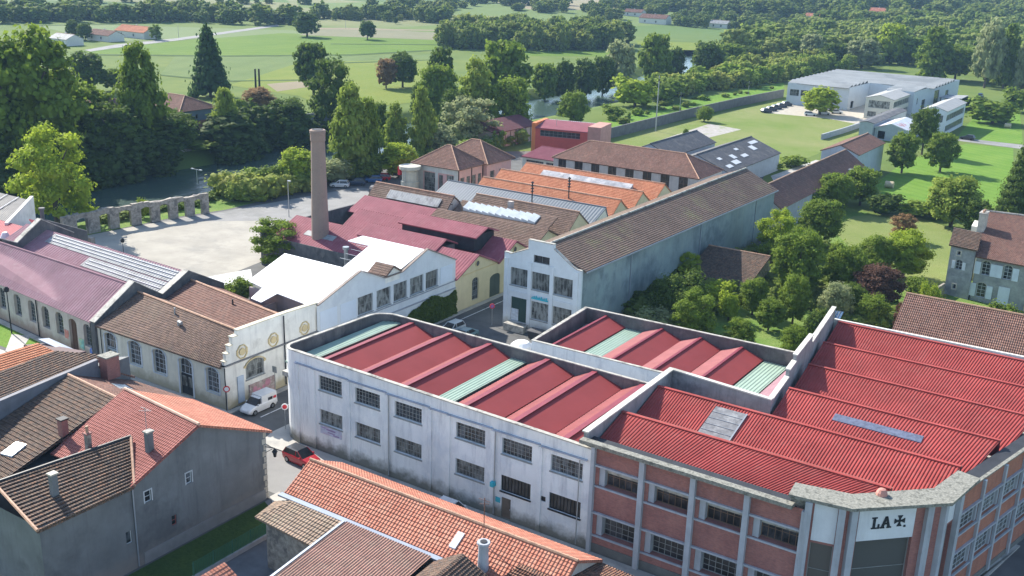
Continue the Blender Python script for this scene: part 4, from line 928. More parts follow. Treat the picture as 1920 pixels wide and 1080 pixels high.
    r2 = MB(); roof(r2, (-82.0, 111.2, 7.7), (-92.6, 111.2, 7.7), (-92.6, 104.6, 10.5), (-82, 104.6, 10.5), 'tile'); r2.build('tiled_roof', M_tb, t)
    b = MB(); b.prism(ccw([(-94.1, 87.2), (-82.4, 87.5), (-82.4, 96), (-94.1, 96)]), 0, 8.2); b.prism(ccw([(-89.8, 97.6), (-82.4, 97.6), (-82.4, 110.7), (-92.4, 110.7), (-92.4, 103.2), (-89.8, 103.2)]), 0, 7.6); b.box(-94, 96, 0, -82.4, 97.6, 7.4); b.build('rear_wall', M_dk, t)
    b = MB(); b.box(-94., 84.9, 0, -82.6, 85.2, 7.9); b.box(-89.6, 82.5, 0, -89.2, 84.8, 6.9); b.build('yard_wall', plain('mauve_render', (.3, .25, .25), var=.15), t)
    sm_ = MB()
    for k in range(1, 8): y = 85.5 + k * .78; sm_.bar((-94, y, zl(y) + .12), (-82.2, y, zl(y) + .12), .05, .03)
    for k in range(1, 6): y = 98 + k * 1.1; z = 8.3 + (y - 97.5) * .324; sm_.bar((-92, y, z + .02), (-82.2, y, z + .02), .05, .03)
    sm_.each('membrane_seam', plain('seam_grey', (.6, .61, .62)), t)
    ln = MB(); roof(ln, (-84.4, 96., 9.1), (-81.4, 96., 9.1), (-81.4, 97.6, 10.1), (-84.4, 97.6, 10.1), 'tile'); roof(ln, (-81.4, 99.2, 9.1), (-84.4, 99.2, 9.1), (-84.4, 97.6, 10.1), (-81.4, 97.6, 10.1), 'tile')
    l = MB(); l.prism([(-84.2, 96.2), (-81.68, 96.2), (-81.68, 99.), (-84.2, 99.)], 8., 9.1); l.poly([(-81.68, 96.2, 9.1), (-81.68, 99, 9.1), (-81.68, 97.6, 9.98)]); l = l.build('lantern', M_creamw, t); ln.build('lantern_roof', M_tb, l)
    fx, fy, fz = G(649, 490, 7.6); MB().tube((fx, fy, 4), (fx, fy, 9.3), .28, n=12).tube((fx, fy, 9.3), (fx, fy, 9.65), .45, n=12).build('flue', M_metal, t)
white_hall()
# ---------------------------------------------------------------- pale yellow school-like building at the street corner
M_door = plain('weathered_blue_door', (.36, .42, .46), var=.2)
def corner_hall():
    t = thing('corner_hall', 'cream building with tall arched windows and two brown tiled roofs at the street corner', 'building', (-92, 75, 0))
    w = WallF((-104.3, 70), (-81.9, 70)); u = lambda x: x + 104.3
    ops = []
    for x0, x1, z0 in ((-102.4, -100.3, .1), (-98, -95.9, 1.6), (-93.7, -91.6, 1.6), (-89.3, -87.2, .1), (-84.9, -82.9, 1.6)): ops.append((u(x0), z0, u(x1), 4.5, .55))
    mb = MB(); wall(mb, w, 0, 5.0, ops, .3)
    wall(mb, WallF((-104.3, 86), (-104.3, 70)), 0, 5.); mb.build('front_wall', M_cream, t)
    for o in ops:
        if o[1] > 1: window(t, w, o, 3, 5, M_mulw, M_gl, .22, .06, .1)
        else:
            d = MB(); w.boxw(d, o[0], .1, o[2], 2.5, -.26, -.2); w.boxw(d, (o[0] + o[2]) / 2 - .03, .1, (o[0] + o[2]) / 2 + .03, 2.5, -.2, -.17)
            d = d.build('door', M_door if o[0] < 5 else M_blk, t); g = MB(); w.boxw(g, o[0] + .15, 1.1, (o[0] + o[2]) / 2 - .15, 2.3, -.2, -.18); w.boxw(g, (o[0] + o[2]) / 2 + .15, 1.1, o[2] - .15, 2.3, -.2, -.18); g.build('pane', M_gl2, d)
            window(t, w, (o[0], 2.6, o[2], 4.5, .55), 3, 2, M_mulw, M_gl, .22, .06)
    sr = MB()
    for o in ops:
        w.boxw(sr, o[0] - .22, o[1], o[0] - .002, 4.0, 0, .05); w.boxw(sr, o[2] + .002, o[1], o[2] + .22, 4.0, 0, .05)
        c = (o[0] + o[2]) / 2; hw = (o[2] - o[0]) / 2 + .12; pts = [w.p(c - hw * math.cos(k * math.pi / 8), 3.97 + .66 * math.sin(k * math.pi / 8), .02) for k in range(9)]
        for p, q in zip(pts, pts[1:]): sr.bar(p, q, .2, .06)
    sr.each('window_surround', plain('pale_blue_surround', (.62, .66, .7), var=.06), t)
    # side wall with stepped gable, roundels
    e = WallF((-81.9, 70), (-81.9, 84.2)); sw = MB(); sops = [(2.9, 2.6, 5.6, 4.75, .7)]
    wall(sw, e, 0, 5.2, sops, .3)
    prof = [(0, 5.2), (0, 5.6), (.25, 5.6), (.25, 6.4), (.7, 6.4), (.7, 7.2), (1.2, 7.2), (1.2, 8.05), (1.9, 8.05), (2., 8.6), (9., 8.65), (14.2, 8.5), (14.2, 5.2)]
    fr = [e.p(a, z) for a, z in prof]; bk = [e.p(a, z, -.45) for a, z in prof]
    sw.poly(fr[::-1]); sw.poly(bk)
    for i in range(len(prof) - 1): sw.poly([fr[i + 1], fr[i], bk[i], bk[i + 1]][::-1])
    sw.build('side_wall', M_creamw, t)
    window(t, e, sops[0], 5, 3, M_mul, M_gl2, .2, .06, .1)
    sr = MB(); o = sops[0]; c = (o[0] + o[2]) / 2; hw = (o[2] - o[0]) / 2 + .15; pts = [e.p(c - hw * math.cos(k * math.pi / 10), 4.05 + .85 * math.sin(k * math.pi / 10), .04) for k in range(11)]
    for p, q in zip(pts, pts[1:]): sr.bar(p, q, .3, .1)
    sr.build('window_surround', M_ochre, t)
    rd = MB()
    for uu in (2.5, 7.1, 12.):
        rd.tube(e.p(uu, 6.1, .0), e.p(uu, 6.1, .14), .42, n=14)
        for k in range(8):
            a = k * math.pi / 4 + .39; rd.bar(e.p(uu + .72 * math.cos(a), 6.1 + .8 * math.sin(a), .04), e.p(uu + .72 * math.cos(a + math.pi / 4), 6.1 + .8 * math.sin(a + math.pi / 4), .04), .24, .1)
    rd.each('roundel', M_ochre, t, 9)
    st = MB(); e.boxw(st, 0, 5.05, 14.1, 5.2, .0, .2); st.build('string_course', plain('dark_string', (.2, .2, .2)), t)
    cp = MB(); cp.bar(e.p(1.95, 8.68, -.22), e.p(9, 8.72, -.22), .6, .12); cp.bar(e.p(9, 8.72, -.22), e.p(14.2, 8.56, -.22), .6, .12)
    for a, b, z in ((-.1, .3, 5.62), (.2, .75, 6.42), (.65, 1.25, 7.22), (1.15, 2., 8.07)): e.boxw(cp, a, z, b, z + .1, -.55, .12)
    cp.build('coping', plain('pale_stone_coping', (.6, .55, .42), var=.2), t)
    dp = MB(); dp.tube((-81.75, 69.85, .1), (-81.75, 69.85, 5.0), .06); dp.tube((-102.9, 69.85, .1), (-102.9, 69.85, 4.9), .06); dp.tube((-81.75, 78.7, .2), (-81.75, 78.7, 8.5), .07); dp.each('downpipe', M_iron, t)
    bd = MB(); e.boxw(bd, 1.6, .3, 2.5, 3.4, .03, .12); bd.build('notice_board', plain('bluish_board', (.45, .52, .6), var=.15), t)
    # yard mural wall by the van
    mu = MB(); e.boxw(mu, 3.2, 0, 7.0, 1.9, .02, .14); mu = mu.build('mural', plain('mural_paint', (.4, .3, .27), var=.4, scale=2, c2=(.55, .52, .45)), t)
    m2 = MB(); 
    for a, z, r in ((4.0, 1.2, .35), (4.6, .9, .3), (5.9, 1.4, .42), (5.3, 1.1, .25)): m2.tube(e.p(a, z, .14), e.p(a, z, .155), r, n=10)
    m2.build('painted_spot', plain('mural_pink', (.55, .25, .3), var=.3), mu)
    # roofs (front bay mono-slope ridge at y 75, rear bay ridge at y 82)
    rb = MB(); roof(rb, (-103.6, 69.7, 4.95), (-82.3, 69.7, 4.95), (-82.3, 72.4, 8.4), (-103.6, 76., 7.5), 'tile'); roof(rb, (-82.3, 75.4, 6.6), (-103.6, 79.8, 5.6), (-103.6, 76, 7.5), (-82.3, 72.4, 8.4), 'tile')
    r = rb.build('front_roof', M_tb, t); MB().tube((-103.6, 76, 7.6), (-82.3, 72.4, 8.5), .13, n=6).build('ridge_cap', M_ridt, r)
    rb = MB(); roof(rb, (-103.6, 79.8, 5.65), (-82.3, 75.4, 6.65), (-82.3, 78.7, 8.4), (-103.6, 84, 7.1), 'tile'); roof(rb, (-82.3, 82.3, 6.6), (-103.6, 88.6, 4.9), (-103.6, 84, 7.1), (-82.3, 78.7, 8.4), 'tile')
    r = rb.build('rear_roof', M_tb2, t); MB().tube((-103.6, 84, 7.2), (-82.3, 78.7, 8.5), .13, n=6).build('ridge_cap', M_ridt, r)
    bw = MB(); bw.prism([(-104.2, 88.2), (-82.3, 82.0), (-82.3, 82.3), (-104.2, 88.5)], 0, [4.7, 6.4, 6.4, 4.7]); bw.build('rear_wall', M_dk, t)
    # fire wall with coping rising above both roofs
    fw = MB(); pr = [(69.7, 0), (69.7, 5.3), (75.6, 8.9), (79.5, 6.3), (83.7, 8.4), (89.4, 5.3), (89.4, 0)]
    A = [(-104.5, y, z) for y, z in pr]; B = [(-103.7, y, z) for y, z in pr]; fw.poly(A); fw.poly(B[::-1])
    for i in range(len(pr) - 1): fw.poly([A[i], B[i], B[i + 1], A[i + 1]][::-1])
    fw.build('fire_wall', M_dk, t)
    fc = MB()
    for (a, b) in zip(pr[1:], pr[2:-1]): fc.bar((-104.1, a[0], a[1] + .05), (-104.1, b[0], b[1] + .05), 1.0, .1)
    fc.build('coping', M_cap, t)
    v = MB(); v.tube((-92., 72.5, 6.5), (-92., 72.5, 7.3), .22, n=10); v.tube((-92., 72.5, 7.3), (-91.2, 72.2, 7.35), .18, n=10); v.tube((-94., 73.6, 7.1), (-94., 73.6, 8.2), .1, n=8); v.build('roof_vent', M_metal, t)
    MB().tube((-91.5, 80, 7.1), (-91.5, 80, 8.1), .1, n=8).build('roof_vent', M_iron, t)
corner_hall()
def pink_hall():
    t = thing('weaving_shed', 'long beige building with faded pink sheet roof and arched windows at the left edge', 'factory hall', (-115, 76, 0))
    # front wall turned slightly
    w = WallF((-150, 73.9), (-104.4, 70.05)); mb = MB(); u = lambda x: (x + 150) * w.L / 45.6
    ops = []
    for x0, x1 in ((-145.4, -143.6), (-141, -139.2), (-136.6, -134.8), (-132, -130.2), (-127.4, -125.6), (-123.3, -121.6), (-119.7, -118.0), (-116.4, -114.7), (-113.1, -111.4), (-106.8, -105.1)): ops.append((u(x0), 1.6, u(x1), 4.5, .6))
    ops.append((u(-110.1), .1, u(-108.3), 4.4, .6)); ops.sort()
    wall(mb, w, 0, 5.2, ops, .4); mb.build('wall', M_pinkw, t)
    for o in ops:
        if o[1] > 1: window(t, w, o, 3, 6, M_mul, M_gl, .35, .06)
        else:
            d = MB(); w.boxw(d, o[0], .1, o[2], 4.2, -.4, -.34); w.boxw(d, o[0] + .85, .1, o[0] + .92, 3.9, -.34, -.3); d = d.build('door', plain('rust_brown_door', (.13, .07, .05)), t)
    sg = MB(); w.boxw(sg, u(-111.2), 1.5, u(-110.3), 2.6, .02, .06); a = sg.build('painted_sign', plain('red_white_sign', (.6, .22, .18), var=.2, scale=3, c2=(.6, .6, .6)), t)
    sg = MB(); w.boxw(sg, u(-107.9), 1.0, u(-106.9), 2.3, .02, .06); sg.build('painted_sign', plain('green_sign', (.25, .48, .42), var=.3, scale=3, c2=(.6, .6, .3)), t)
    sg = MB(); sg.tube(w.p(u(-105.2), 1.2, .02), w.p(u(-105.2), 1.2, .08), .5, n=14); sg.build('painted_sign', plain('blue_disc', (.12, .2, .5), var=.2, scale=4, c2=(.5, .5, .6)), t)
    dp = MB()
    for x in (-117.4, -104.9): dp.tube(w.p(u(x), .1, .12), w.p(u(x), 5.0, .12), .07)
    dp.each('downpipe', M_iron, t)
    rb = MB(); roof(rb, (-150.2, 73.6, 5.1), (-104.6, 69.75, 5.1), (-104.6, 75.3, 8.5), (-150, 76.8, 8.6), 'corr', period=.5, amp=.05); p = rb.build('front_roof', M_pinkr, t)
    MB().tube((-150, 76.8, 8.65), (-104.6, 75.3, 8.55), .12, n=6).build('ridge_cap', M_pinkr, p)
    rb = MB(); roof(rb, (-104.6, 79.5, 6.), (-150, 79.8, 7.2), (-150, 76.8, 8.6), (-104.6, 75.3, 8.5), 'corr', period=.5, amp=.05); rb.build('hidden_slope', M_pinkr, t)
    # second bay, mostly fibre-cement rooflight sheets
    E0, E1, R1, R0 = map(V3, ((-137.5, 79.2, 7.3), (-104.7, 79.5, 6.0), (-104.7, 83.8, 8.2), (-137.5, 83.2, 9.1)))
    def q(xa, xb, f0, f1, dz=0):
        P = lambda x, f: tuple((E0 + (E1 - E0) * ((x + 137.5) / 32.8)) * (1 - f) + (R0 + (R1 - R0) * ((x + 137.5) / 32.8)) * f + V3((0, 0, dz)))
        return P(xa, f0), P(xb, f0), P(xb, f1), P(xa, f1)
    rb = MB(); roof(rb, *q(-137.5, -104.7, 0, 1), 'corr', period=.5, amp=.04); r = rb.build('rear_roof', M_pinkr, t)
    lb = MB(); roof(lb, *q(-130.5, -104.9, .5, .92, .09), 'corr', period=.5, amp=.03, thick=.06); roof(lb, *q(-120.5, -104.9, .08, .46, .09), 'corr', period=.5, amp=.03, thick=.06); lb.build('rooflight', M_eter, r)
    bb = MB()
    for f in (.62, .74, .86): a = q(-130, -105, f, f + .02, .16); bb.bar(a[0], a[1], .14, .06)
    for f in (.2, .34): a = q(-120, -105, f, f + .02, .16); bb.bar(a[0], a[1], .14, .06)
    bb.build('glazing_bar', plain('pale_bar', (.5, .5, .52)), r)
    rb = MB(); roof(rb, (-104.7, 88.6, 5.6), (-137.5, 87, 7.2), tuple(R0), tuple(R1), 'corr', period=.5, amp=.04); rb.build('hidden_slope', M_pinkr, t)
    rw = MB(); rw.prism([(-104.8, 88.5), (-104.8, 88.2), (-137.3, 86.6), (-137.3, 86.9)][::-1], 0, [6.8, 6.8, 5.3, 5.3]); rw.build('rear_wall', M_dk, t)
    # dividing parapet at the far left
    pr2 = [(76.5, 9.0), (78.6, 8.0), (82.5, 10.6), (87.4, 7.7)]; fw2 = MB(); X0, X1 = -133.5, -132.8
    P = [(76.5, 5)] + pr2 + [(87.4, 5)]
    fw2.poly([(X0, y, z) for y, z in P]); fw2.poly([(X1, y, z) for y, z in P][::-1]); fw2.build('fire_wall', M_dk, t)
    fc = MB()
    for (a, b) in zip(pr2, pr2[1:]): fc.bar((-133.15, a[0], a[1] + .05), (-133.15, b[0], b[1] + .05), .9, .12)
    fc.build('coping', M_cap, t)
pink_hall()
# ---------------------------------------------------------------- brown, grey and orange halls further along the street
def rest_of_halls():
    XE = -81.
    t = thing('brown_hall', 'pale walled hall with brown tiled roof and long grey rooflight behind the plum roofs', 'factory hall', (-110, 138, 0))
    F, r = gable(t, -118.7, -101.8, 134.5, 141.6, 6.2, 9.1, 'x', M_pinkw, M_tb, yr=137.6, ops={'S': [(3, 1, 4.5, 3.5)]})
    lb = MB(); roof(lb, (-114.8, 135.4, 7.3), (-103.6, 135.4, 7.3), (-103.6, 136.7, 8.5), (-114.8, 136.7, 8.5), 'corr', period=.5, amp=.03, thick=.06); lb.build('rooflight', M_eter, r)
    v = MB(); v.tube((-119.6, 137.4, 7.6), (-118.9, 137.4, 7.6), .9, n=14); v.build('wall_fan', M_eterd, t)
    bk = MB()
    for k in range(5): bk.bar((-101.7, 135.4 + k * 1.2, 7.0 + min(k, 4 - k) * .9), (-101.3, 135.4 + k * 1.2, 7.0 + min(k, 4 - k) * .9), .15)
    bk.each('purlin_end', M_wood, t)
    t = thing('skylit_hall', 'brown tiled double hall with a bright saw-tooth glass rooflight and cream gables', 'factory hall', (-90, 139, 0))
    F, r = gable(t, -101.2, XE, 139.5, 147.4, 5.6, 8.6, 'x', M_yel, M_tb, yr=143.4, ops={'E': [(2, 1, 3.6, 4)]})
    rb = MB(); roof(rb, (-101.2, 134.4, 6.0), (-82.5, 134.4, 6.0), (-82.5, 139.3, 8.3), (-101.2, 139.3, 8.3), 'tile'); rb.build('lower_roof', M_tb, t)
    rl = MB(); n = 11
    for k in range(n):
        x0 = -99.4 + k * 1.28; x1 = x0 + 1.28
        rl.prism([(x0, 136.9), (x1, 136.9), (x1, 138.6), (x0, 138.6)], 6.9, [7.75, 7.45, 8.2, 8.5])
    rl.build('rooflight', plain('whitened_glass', (.62, .66, .66), rough=.3, var=.15), t)
    MB().box(-93.4, 141.2, 7.6, -92.6, 141.9, 8.9).build('chimney', M_pinkw, t)
    t = thing('grey_roof_hall', 'narrow hall with smooth slate grey roof between the brown and the orange tiles', 'factory hall', (-97, 151, 0))
    gable(t, -114, XE, 147.5, 153.6, 5.6, 7.7, 'x', M_cream, plain('slate_sheet', (.12, .145, .17), rough=.5, var=.08, scale=.3), 'corr', yr=152.4, ops={'E': [(2, 1, 3.5, 4)]}, period=.6, amp=.03)
    t = thing('orange_hall', 'triple-gabled hall under bright new orange tiles with a long grey rooflight strip', 'factory hall', (-95, 165, 0))
    rr = []
    for y0, y1, yr in ((153.8, 161.7, 157.7), (161.9, 170.3, 166.1), (170.5, 179.5, 175.1)):
        F, r = gable(t, -111.5 if y0 > 155 else -109.8, XE, y0, y1, 5.3, 8.1, 'x', M_yel, M_tor, yr=yr, ops={'E': [(3, 1, 4.6, 4, .4)]}); rr.append(r)
    lb = MB(); lb.prism([(-106.5, 172.1), (-86.5, 171.6), (-86.5, 173.2), (-106.5, 173.5)], 6.4, [6.75, 6.75, 7.6, 7.6]); lb.build('rooflight', plain('mixed_rooflight', (.3, .31, .33), rough=.35, var=.4, scale=.8, c2=(.5, .5, .5)), rr[2])
    for x, y, h in ((-94.5, 150.5, 3.8), (-90.6, 156.4, 4.2)):
        q = MB(); q.tube((x, y, 6.8), (x, y, 6.8 + h), .11, n=8)
        for k in range(4): q.tube((x, y, 6.8 + h - .3 - k * .5), (x, y, 6.8 + h - .15 - k * .5), .3, n=8)
        tag(q.build('flue_pipe', M_iron, org=(x, y, 6.8)), 'rusty dark flue pipe with stacked collars standing on ' + ('the grey sheet roof' if y < 153 else 'the orange tiles'), 'flue')
    # pink pavilion with two hipped roofs
    t = thing('hipped_pavilion', 'pink and white rendered pavilion with two hipped brown tiled roofs by the river', 'building', (-127, 172, 0))
    wm = plain('pink_render', (.6, .36, .34), var=.08, stain=(.4, .3, .28)); wg = plain('pavilion_white', (.55, .54, .5), var=.08, stain=(.35, .35, .33))
    gable(t, -133.2, -122.3, 166.6, 175.2, 7, 10.2, 'x', wm, M_tb2, yr=170.9, hipa=5, hipb=5, ov=.7, ops={'E': [(.8, .8, 2.2, 4.6), (2.9, .8, 4.2, 4.6), (4.9, .8, 6.2, 4.6), (6.9, .8, 8.1, 4.6)], 'S': [(2.2, 1, 5.1, 5.), (6, .4, 7.1, 4.8), (8.0, 1, 9.8, 5)]}, win=(3, 4, M_mul, M_gl2))
    gable(t, -133.6, -121.4, 175.4, 184.4, 7, 10.2, 'x', wm, M_tb2, yr=180, hipa=5, hipb=5, ov=.7, ops={'E': [(1.2, .8, 2.8, 4.8), (4.6, .8, 6.2, 4.8)]}, win=(3, 4, M_mul, M_gl2))
    q = MB(); wf = WallF((-133.2, 166.6), (-122.3, 166.6)); wf.boxw(q, 0, 0, 2.1, 6.9, .02, .1); wf.boxw(q, 5.2, 0, 5.9, 6.9, .02, .1); wf.boxw(q, 9.9, 0, 10.9, 6.9, .02, .1); wf.boxw(q, 0, 5.2, 10.9, 6.9, .105, .13); q.build('white_front', wg, t)
    q = MB()
    we = WallF((-122.3, 166.6), (-122.3, 175.2)); 
    for u in (.05, 4.5, 8.4): we.boxw(q, u, 0, u + .2, 6.8, .02, .12)
    q.each('downpipe', M_iron, t)
    # round concrete water tower
    t = MB(); t.lathe(-132.6, 164.1, [(1.9, 0), (1.9, 3.2), (1.65, 3.25), (1.65, 5.2), (2.25, 5.7), (2.25, 6.3), (2.1, 6.35)], 20)
    a = thing('water_tank', 'round concrete water tank with a projecting rim beside the pink pavilion', 'water tank', (-132.6, 164.1, 0)); t.build('shell', plain('tank_concrete', (.5, .48, .4), var=.15, stain=(.3, .28, .22)), a)
    q = MB()
    for k in range(10): q.bar((-132.6, 162.05, .6 + k * .5), (-132.1, 162.05, .6 + k * .5), .06)
    q.bar((-132.6, 162.05, .4), (-132.6, 162.05, 5.8), .06); q.bar((-132.1, 162.05, .4), (-132.1, 162.05, 5.8), .06); q.build('ladder', M_metal, a)
    MB().box(-135.2, 163.3, 4.2, -134.6, 164.0, 5.9).build('red_cabinet', SIGNR, a)
    # long hipped workshop
    t = thing('long_workshop', 'long single-storey grey workshop with hipped brown roof and many tall dark windows', 'workshop', (-98, 198, 0))
    so = [(1.2 + k * 4.05, .8, 3.2 + k * 4.05, 6.25) for k in range(8)]
    gable(t, -115.2, -81.4, 191.6, 203.5, 6.6, 9.9, 'x', plain('grey_white_render', (.5, .49, .46), var=.12, stain=(.3, .3, .28)), M_tb2, yr=197.6, hipa=5.5, hipb=5.8, ov=.3, ops={'S': so, 'E': [(1.5, 1, 2.8, 5.4), (4.2, 1, 5.5, 5.4), (6.9, 1, 8.2, 5.4), (9.5, 1, 10.8, 5.4)]}, win=(2, 4, M_mulb, M_glk))
    # two dark sheds
    for nm, lab, x0, x1, y0, y1, ze, zr in (('dark_shed', 'dark fibre-cement roofed shed, the farther and plainer of the two beside the waste ground', -110.8, -100.5, 219, 245, 4.8, 7), ('dark_shed', 'dark fibre-cement shed with white patched panels in its roof slope', -98.4, -83.4, 212, 244, 4.4, 7.3)):
        t = thing(nm, lab, 'shed', ((x0 + x1) / 2, y0, 0), group='dark sheds')
        F, r = gable(t, x0, x1, y0, y1, ze, zr, 'y', plain('shed_wall', (.38, .42, .47), var=.1), M_eterd, 'corr', period=.6, amp=.05, ops={'S': [(2, .1, 6, 3.6)]}, win=(3, 2, M_mul, M_gl2))
        if 'white' in lab:
            q = MB(); xr = (x0 + x1) / 2; Z = lambda x: zr - (x - xr) * (zr - ze) / (x1 - xr) + .11
            for x, y, a, b in ((-89.5, 238, 1, 4.5), (-88.2, 235, 1.6, 2.5), (-86.6, 226.5, 1., 3), (-87.6, 222, 1.4, 2), (-85.8, 219, 1.3, 3.4), (-85.2, 214.6, 1, 2.6), (-89, 228, .7, 1.8), (-88, 216, .8, 1.7)):
                q.prism([(x, y), (x + a, y), (x + a, y + b), (x, y + b)], [Z(x) - .05, Z(x + a) - .05] * 1 + [Z(x + a) - .05, Z(x) - .05], [Z(x), Z(x + a), Z(x + a), Z(x)])
            q.build('patched_sheet', plain('new_white_sheet', (.62, .64, .65), var=.1), r)
    # brown roofed range behind the long hall and the grey blue block
    t = thing('brown_range', 'low brown tiled range continuing behind the long tall hall', 'outbuilding', (-66, 210, 0)); gable(t, -70.5, -61.7, 184, 238, 5., 8, 'y', M_conc, M_tb2, ops={'E': [(20, 1, 21.4, 3)]}, win=(2, 2, M_mul, M_gl2))
    q = MB().box(-61.6, 225, 0, -60.4, 226.5, 6.0).build('chimney', M_grey, t)
    t = thing('grey_block', 'pale blue grey block with low brown roof at the end of the brown range', 'building', (-68, 248, 0)); gable(t, -72.2, -63.8, 240, 262, 6.9, 8.6, 'y', plain('blue_grey_render', (.42, .47, .52), var=.08, stain=(.3, .32, .34)), M_tb2, ops={'S': [(2, 1, 3.4, 2.6)]}, win=(2, 2, M_mul, M_gl2))
    # red modern block
    t = thing('red_block', 'modern red and orange block with ribbon window and sloping red roof by the river trees', 'building', (-131, 222, 0))
    ro = [(1.2, 5.1, 11.6, 6.6)]
    w = WallF((-137.6, 219.6), (-124.4, 222.5)); mb = MB(); wall(mb, w, 0, 7.2, ro, .3); mb.build('wall', plain('red_panel', (.48, .09, .07), var=.1), t); window(t, w, ro[0], 9, 2, M_mul, M_gl, .2, .06)
    e = MB(); e.prism([(-124.4, 222.5), (-121.2, 223.2), (-123, 232), (-126.2, 231.4)], 0, 8.4); e.build('end_tower', plain('orange_brick_pale', (.45, .24, .19), var=.15), t)
    e = MB(); e.prism([(-138.6, 219.4), (-137.6, 219.6), (-139.4, 228.6), (-140.4, 228.4)], 0, 8.2); e.build('end_wall', plain('bright_orange_panel', (.62, .2, .07)), t)
    rb = MB(); roof(rb, (-137.6, 219.2, 7.1), (-124.3, 222.1, 7.1), (-125.9, 229.6, 8.2), (-139.3, 226.9, 8.2), 'corr', period=.5, amp=.05); rb.build('roof', M_plum, t)
    e = MB(); e.prism([(-139.3, 227), (-126, 229.6), (-126.4, 231.4), (-139.8, 228.7)], 0, 8.0); e.build('rear_wall', M_conc, t)
    t = thing('low_annex', 'low white annex with red roof and dark window band in front of the red block', 'annex', (-127, 208, 0))
    gable(t, -130.5, -117.5, 203, 211.8, 3.2, 4.3, 'x', M_white_a, M_plum, 'corr', yr=211.4, ops={'S': [(1, 1.3, 5.8, 2.5), (6.4, 1.3, 11.8, 2.5)]}, win=(4, 1, M_mul, M_gl))
    t = thing('panel_shed', 'long shed of pale pinkish panels with a dark red roof under the riverside trees', 'shed', (-150, 230, 0))
    e = MB(); w = WallF((-150.6, 220.5), (-149.8, 240)); wall(e, w, 0, 4.2, [(12, 1.5, 14, 3)]); w2 = WallF((-158, 220.3), (-150.6, 220.5)); wall(e, w2, 0, 4.2); wall(e, WallF((-149.8, 240), (-157, 240)), 0, 4.2); e.build('wall', plain('pinkish_panel', (.5, .38, .33), var=.1), t); window(t, w, (12, 1.5, 14, 3), 2, 1, M_mul, M_gl)
    q = MB()
    for k in range(9): w.boxw(q, .1 + k * 2.3, 0, .3 + k * 2.3, 4.2, .02, .12)
    q.build('batten', M_wood, t)
    rb = MB(); roof(rb, (-150.2, 220, 4.1), (-149.4, 240.4, 4.1), (-156.2, 240.4, 6.2), (-157, 220, 6.2), 'corr', period=.5); rb.build('roof', plain('dark_red_roof', (.13, .045, .05)), t)
M_white_a = plain('annex_white', (.6, .62, .55), var=.06)
rest_of_halls()
